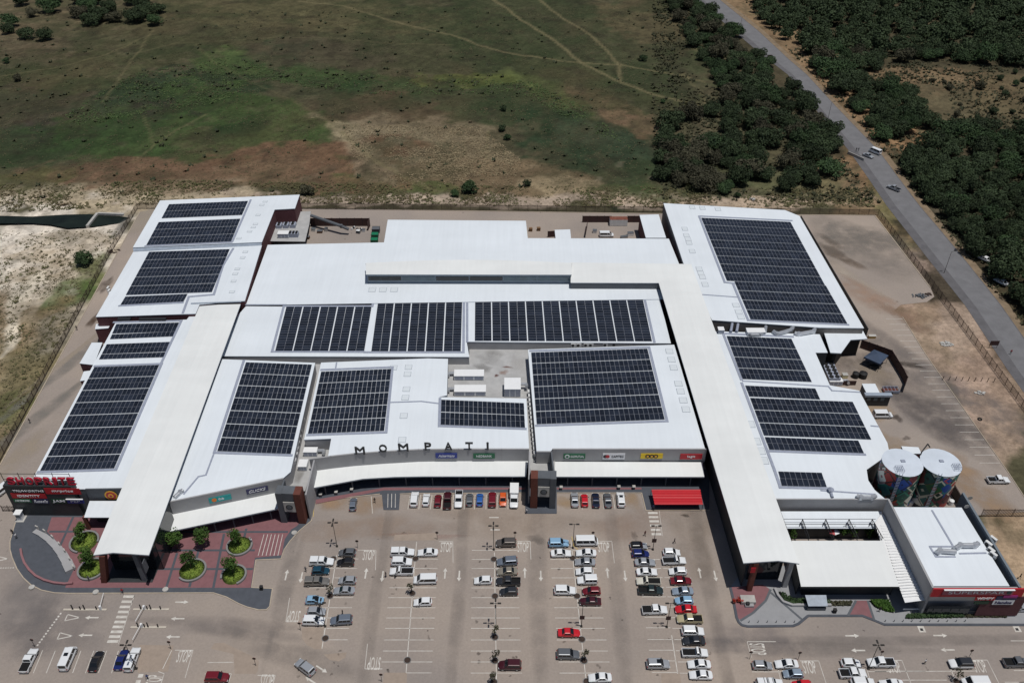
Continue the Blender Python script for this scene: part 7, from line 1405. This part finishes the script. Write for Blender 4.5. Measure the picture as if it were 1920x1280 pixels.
for a in [(1209,1004,'walk','maroon','black',200,'person in a maroon top walking left of the zebra crossing'),(1264,1018,'walk','black','navy',60,'person in dark clothes behind double row five'),(987,962,'walk','white','navy',120,'person in a white top beside the right gate tower'),(703,942,'walk','black','black',10,'person in black walking left of the dark hatched bay'),(574,1071,'walk','grey','black',170,'person in grey walking left of double row one'),(724,1081,'stand','black','navy',80,'left one of two people at the open white pickup'),(742,1083,'stand','grey','black',260,'right one of two people at the open white pickup'),(1733,1244,'stand','white','black',30,'person in white standing between the lower right bays'),(643,1152,'stand','black','grey',90,'person beside the blue-grey car at the end of row one'),(168,1088,'walk','grey','black',150,'person with light top crossing the lower plaza',.12),(231,1112,'walk','red','navy',0,'person in red at the top of the left zebra crossing'),(25,1001,'stand','black','black',0,'person in black beside the white guard kiosk'),(32,1009,'stand','white','black',60,'person seated-looking at the dark plaza edge',.12),(1225,955,'walk','blue','grey',180,'person in blue at the top of the right zebra crossing',.12),(1605,284,'walk','black','navy',140,'left one of two people walking beside the minibus'),(1609,284,'walk','grey','black',140,'right one of two people walking beside the minibus'),(1894,664,'walk','red','black',150,'person in red walking on the side road at the right edge'),(1524,191,'walk','black','navy',140,'person walking on the road shoulder by the thicket'),(1362,41,'walk','black','grey',140,'person far up the side road'),(307,260,'walk','black','black',140,'person walking on the footpath in the green field'),(472,1018,'stand','white','grey',0,'person in white beside the upper right planter',.12),(1648,1146,'stand','black','black',0,'person in black on the grey pavement before the green bed',.12),(57,793,'walk','black','navy',150,'person walking up the left service road'),(145,619,'stand','black','black',30,'person at the left fence beside the annexes'),(278,1273,'walk','blue','navy',10,'person in blue on the bottom left zebra stripes'),(1911,1084,'walk','black','black',40,'person in black on the bare earth east of the supermarket')]: person(*a)
# ---- small loose things
for px, py, lab, cat, nm in [(364,0,'',None,None)]: pass
def bin_(px, py, label, z=.12):
    x, y = G(px, py); t = thing('litter_bin', (x,y,z), label, 'litter bin'); mb = MB(); mb.box(-.3,.3,-.3,.3,0,1.0); link('body', mb.me('body', m_blk), t); mb = MB(); mb.box(-.34,.34,-.34,.34,1.0,1.08); link('lid', mb.me('lid', m_steel), t)
bin_(491,1105,'black litter bin on the tip of the dark plaza'); bin_(1564,1148,'dark litter bin on the pavement before the garden court'); bin_(1401,1136,'dark litter bin beside the stepped planter box')
# rubble heaps and a log on the earth strip
def heap(px, py, r_, n, mat, label, name='rubble_heap', cat='rubble'):
    x, y = G(px, py); rr = random.Random(int(px)); mb = MB()
    for i in range(n): a = rr.uniform(0,6.28); d = r_*math.sqrt(rr.uniform(0,1)); s = rr.uniform(.15,.4); mb.obox((x+d*math.cos(a),y+d*math.sin(a)*.6), (math.cos(a*3),math.sin(a*3)), s, s*.7, -.1, s*(1.6-d/r_))
    tag(mb.build(name, mat), label, cat)
heap(1775,645,1.9,40,m_concrete,'pale rubble heap on the bare earth strip'); heap(1838,737,1.3,18,m_concrete,'small pale rubble heap below the line of posts'); heap(1725,555,2.6,30,m_dgrey,'dark log-like heap at the end of the right yard','log_heap','heap'); heap(1740,552,1.0,14,m_fence,'dark scrap heap at the end of the log','scrap_heap','heap'); heap(213,471,2.2,26,m_soil,'dark compost heap by the left fence bend','compost_heap','heap'); heap(1410,374,1.2,8,m_concrete,'pale boulder group behind the north-east block','boulders','rocks')
x, y = G(1837,786); mb = MB()
for i in range(16): a = i*math.pi/8; b_ = (i+1)*math.pi/8; mb.tube((x+.45*math.cos(a),y+.45*math.sin(a),.12),(x+.45*math.cos(b_),y+.45*math.sin(b_),.12),.16,7)
tag(mb.build('old_tyre', m_blk), 'old black tyre lying on the bare earth strip', 'tyre')
for k in range(4): ac(203+k*2.0, 541+k*5, 0.1, 90, ORD[k]+' pale unit from the top against the left block wall', 'units on the left block wall', 1.4)
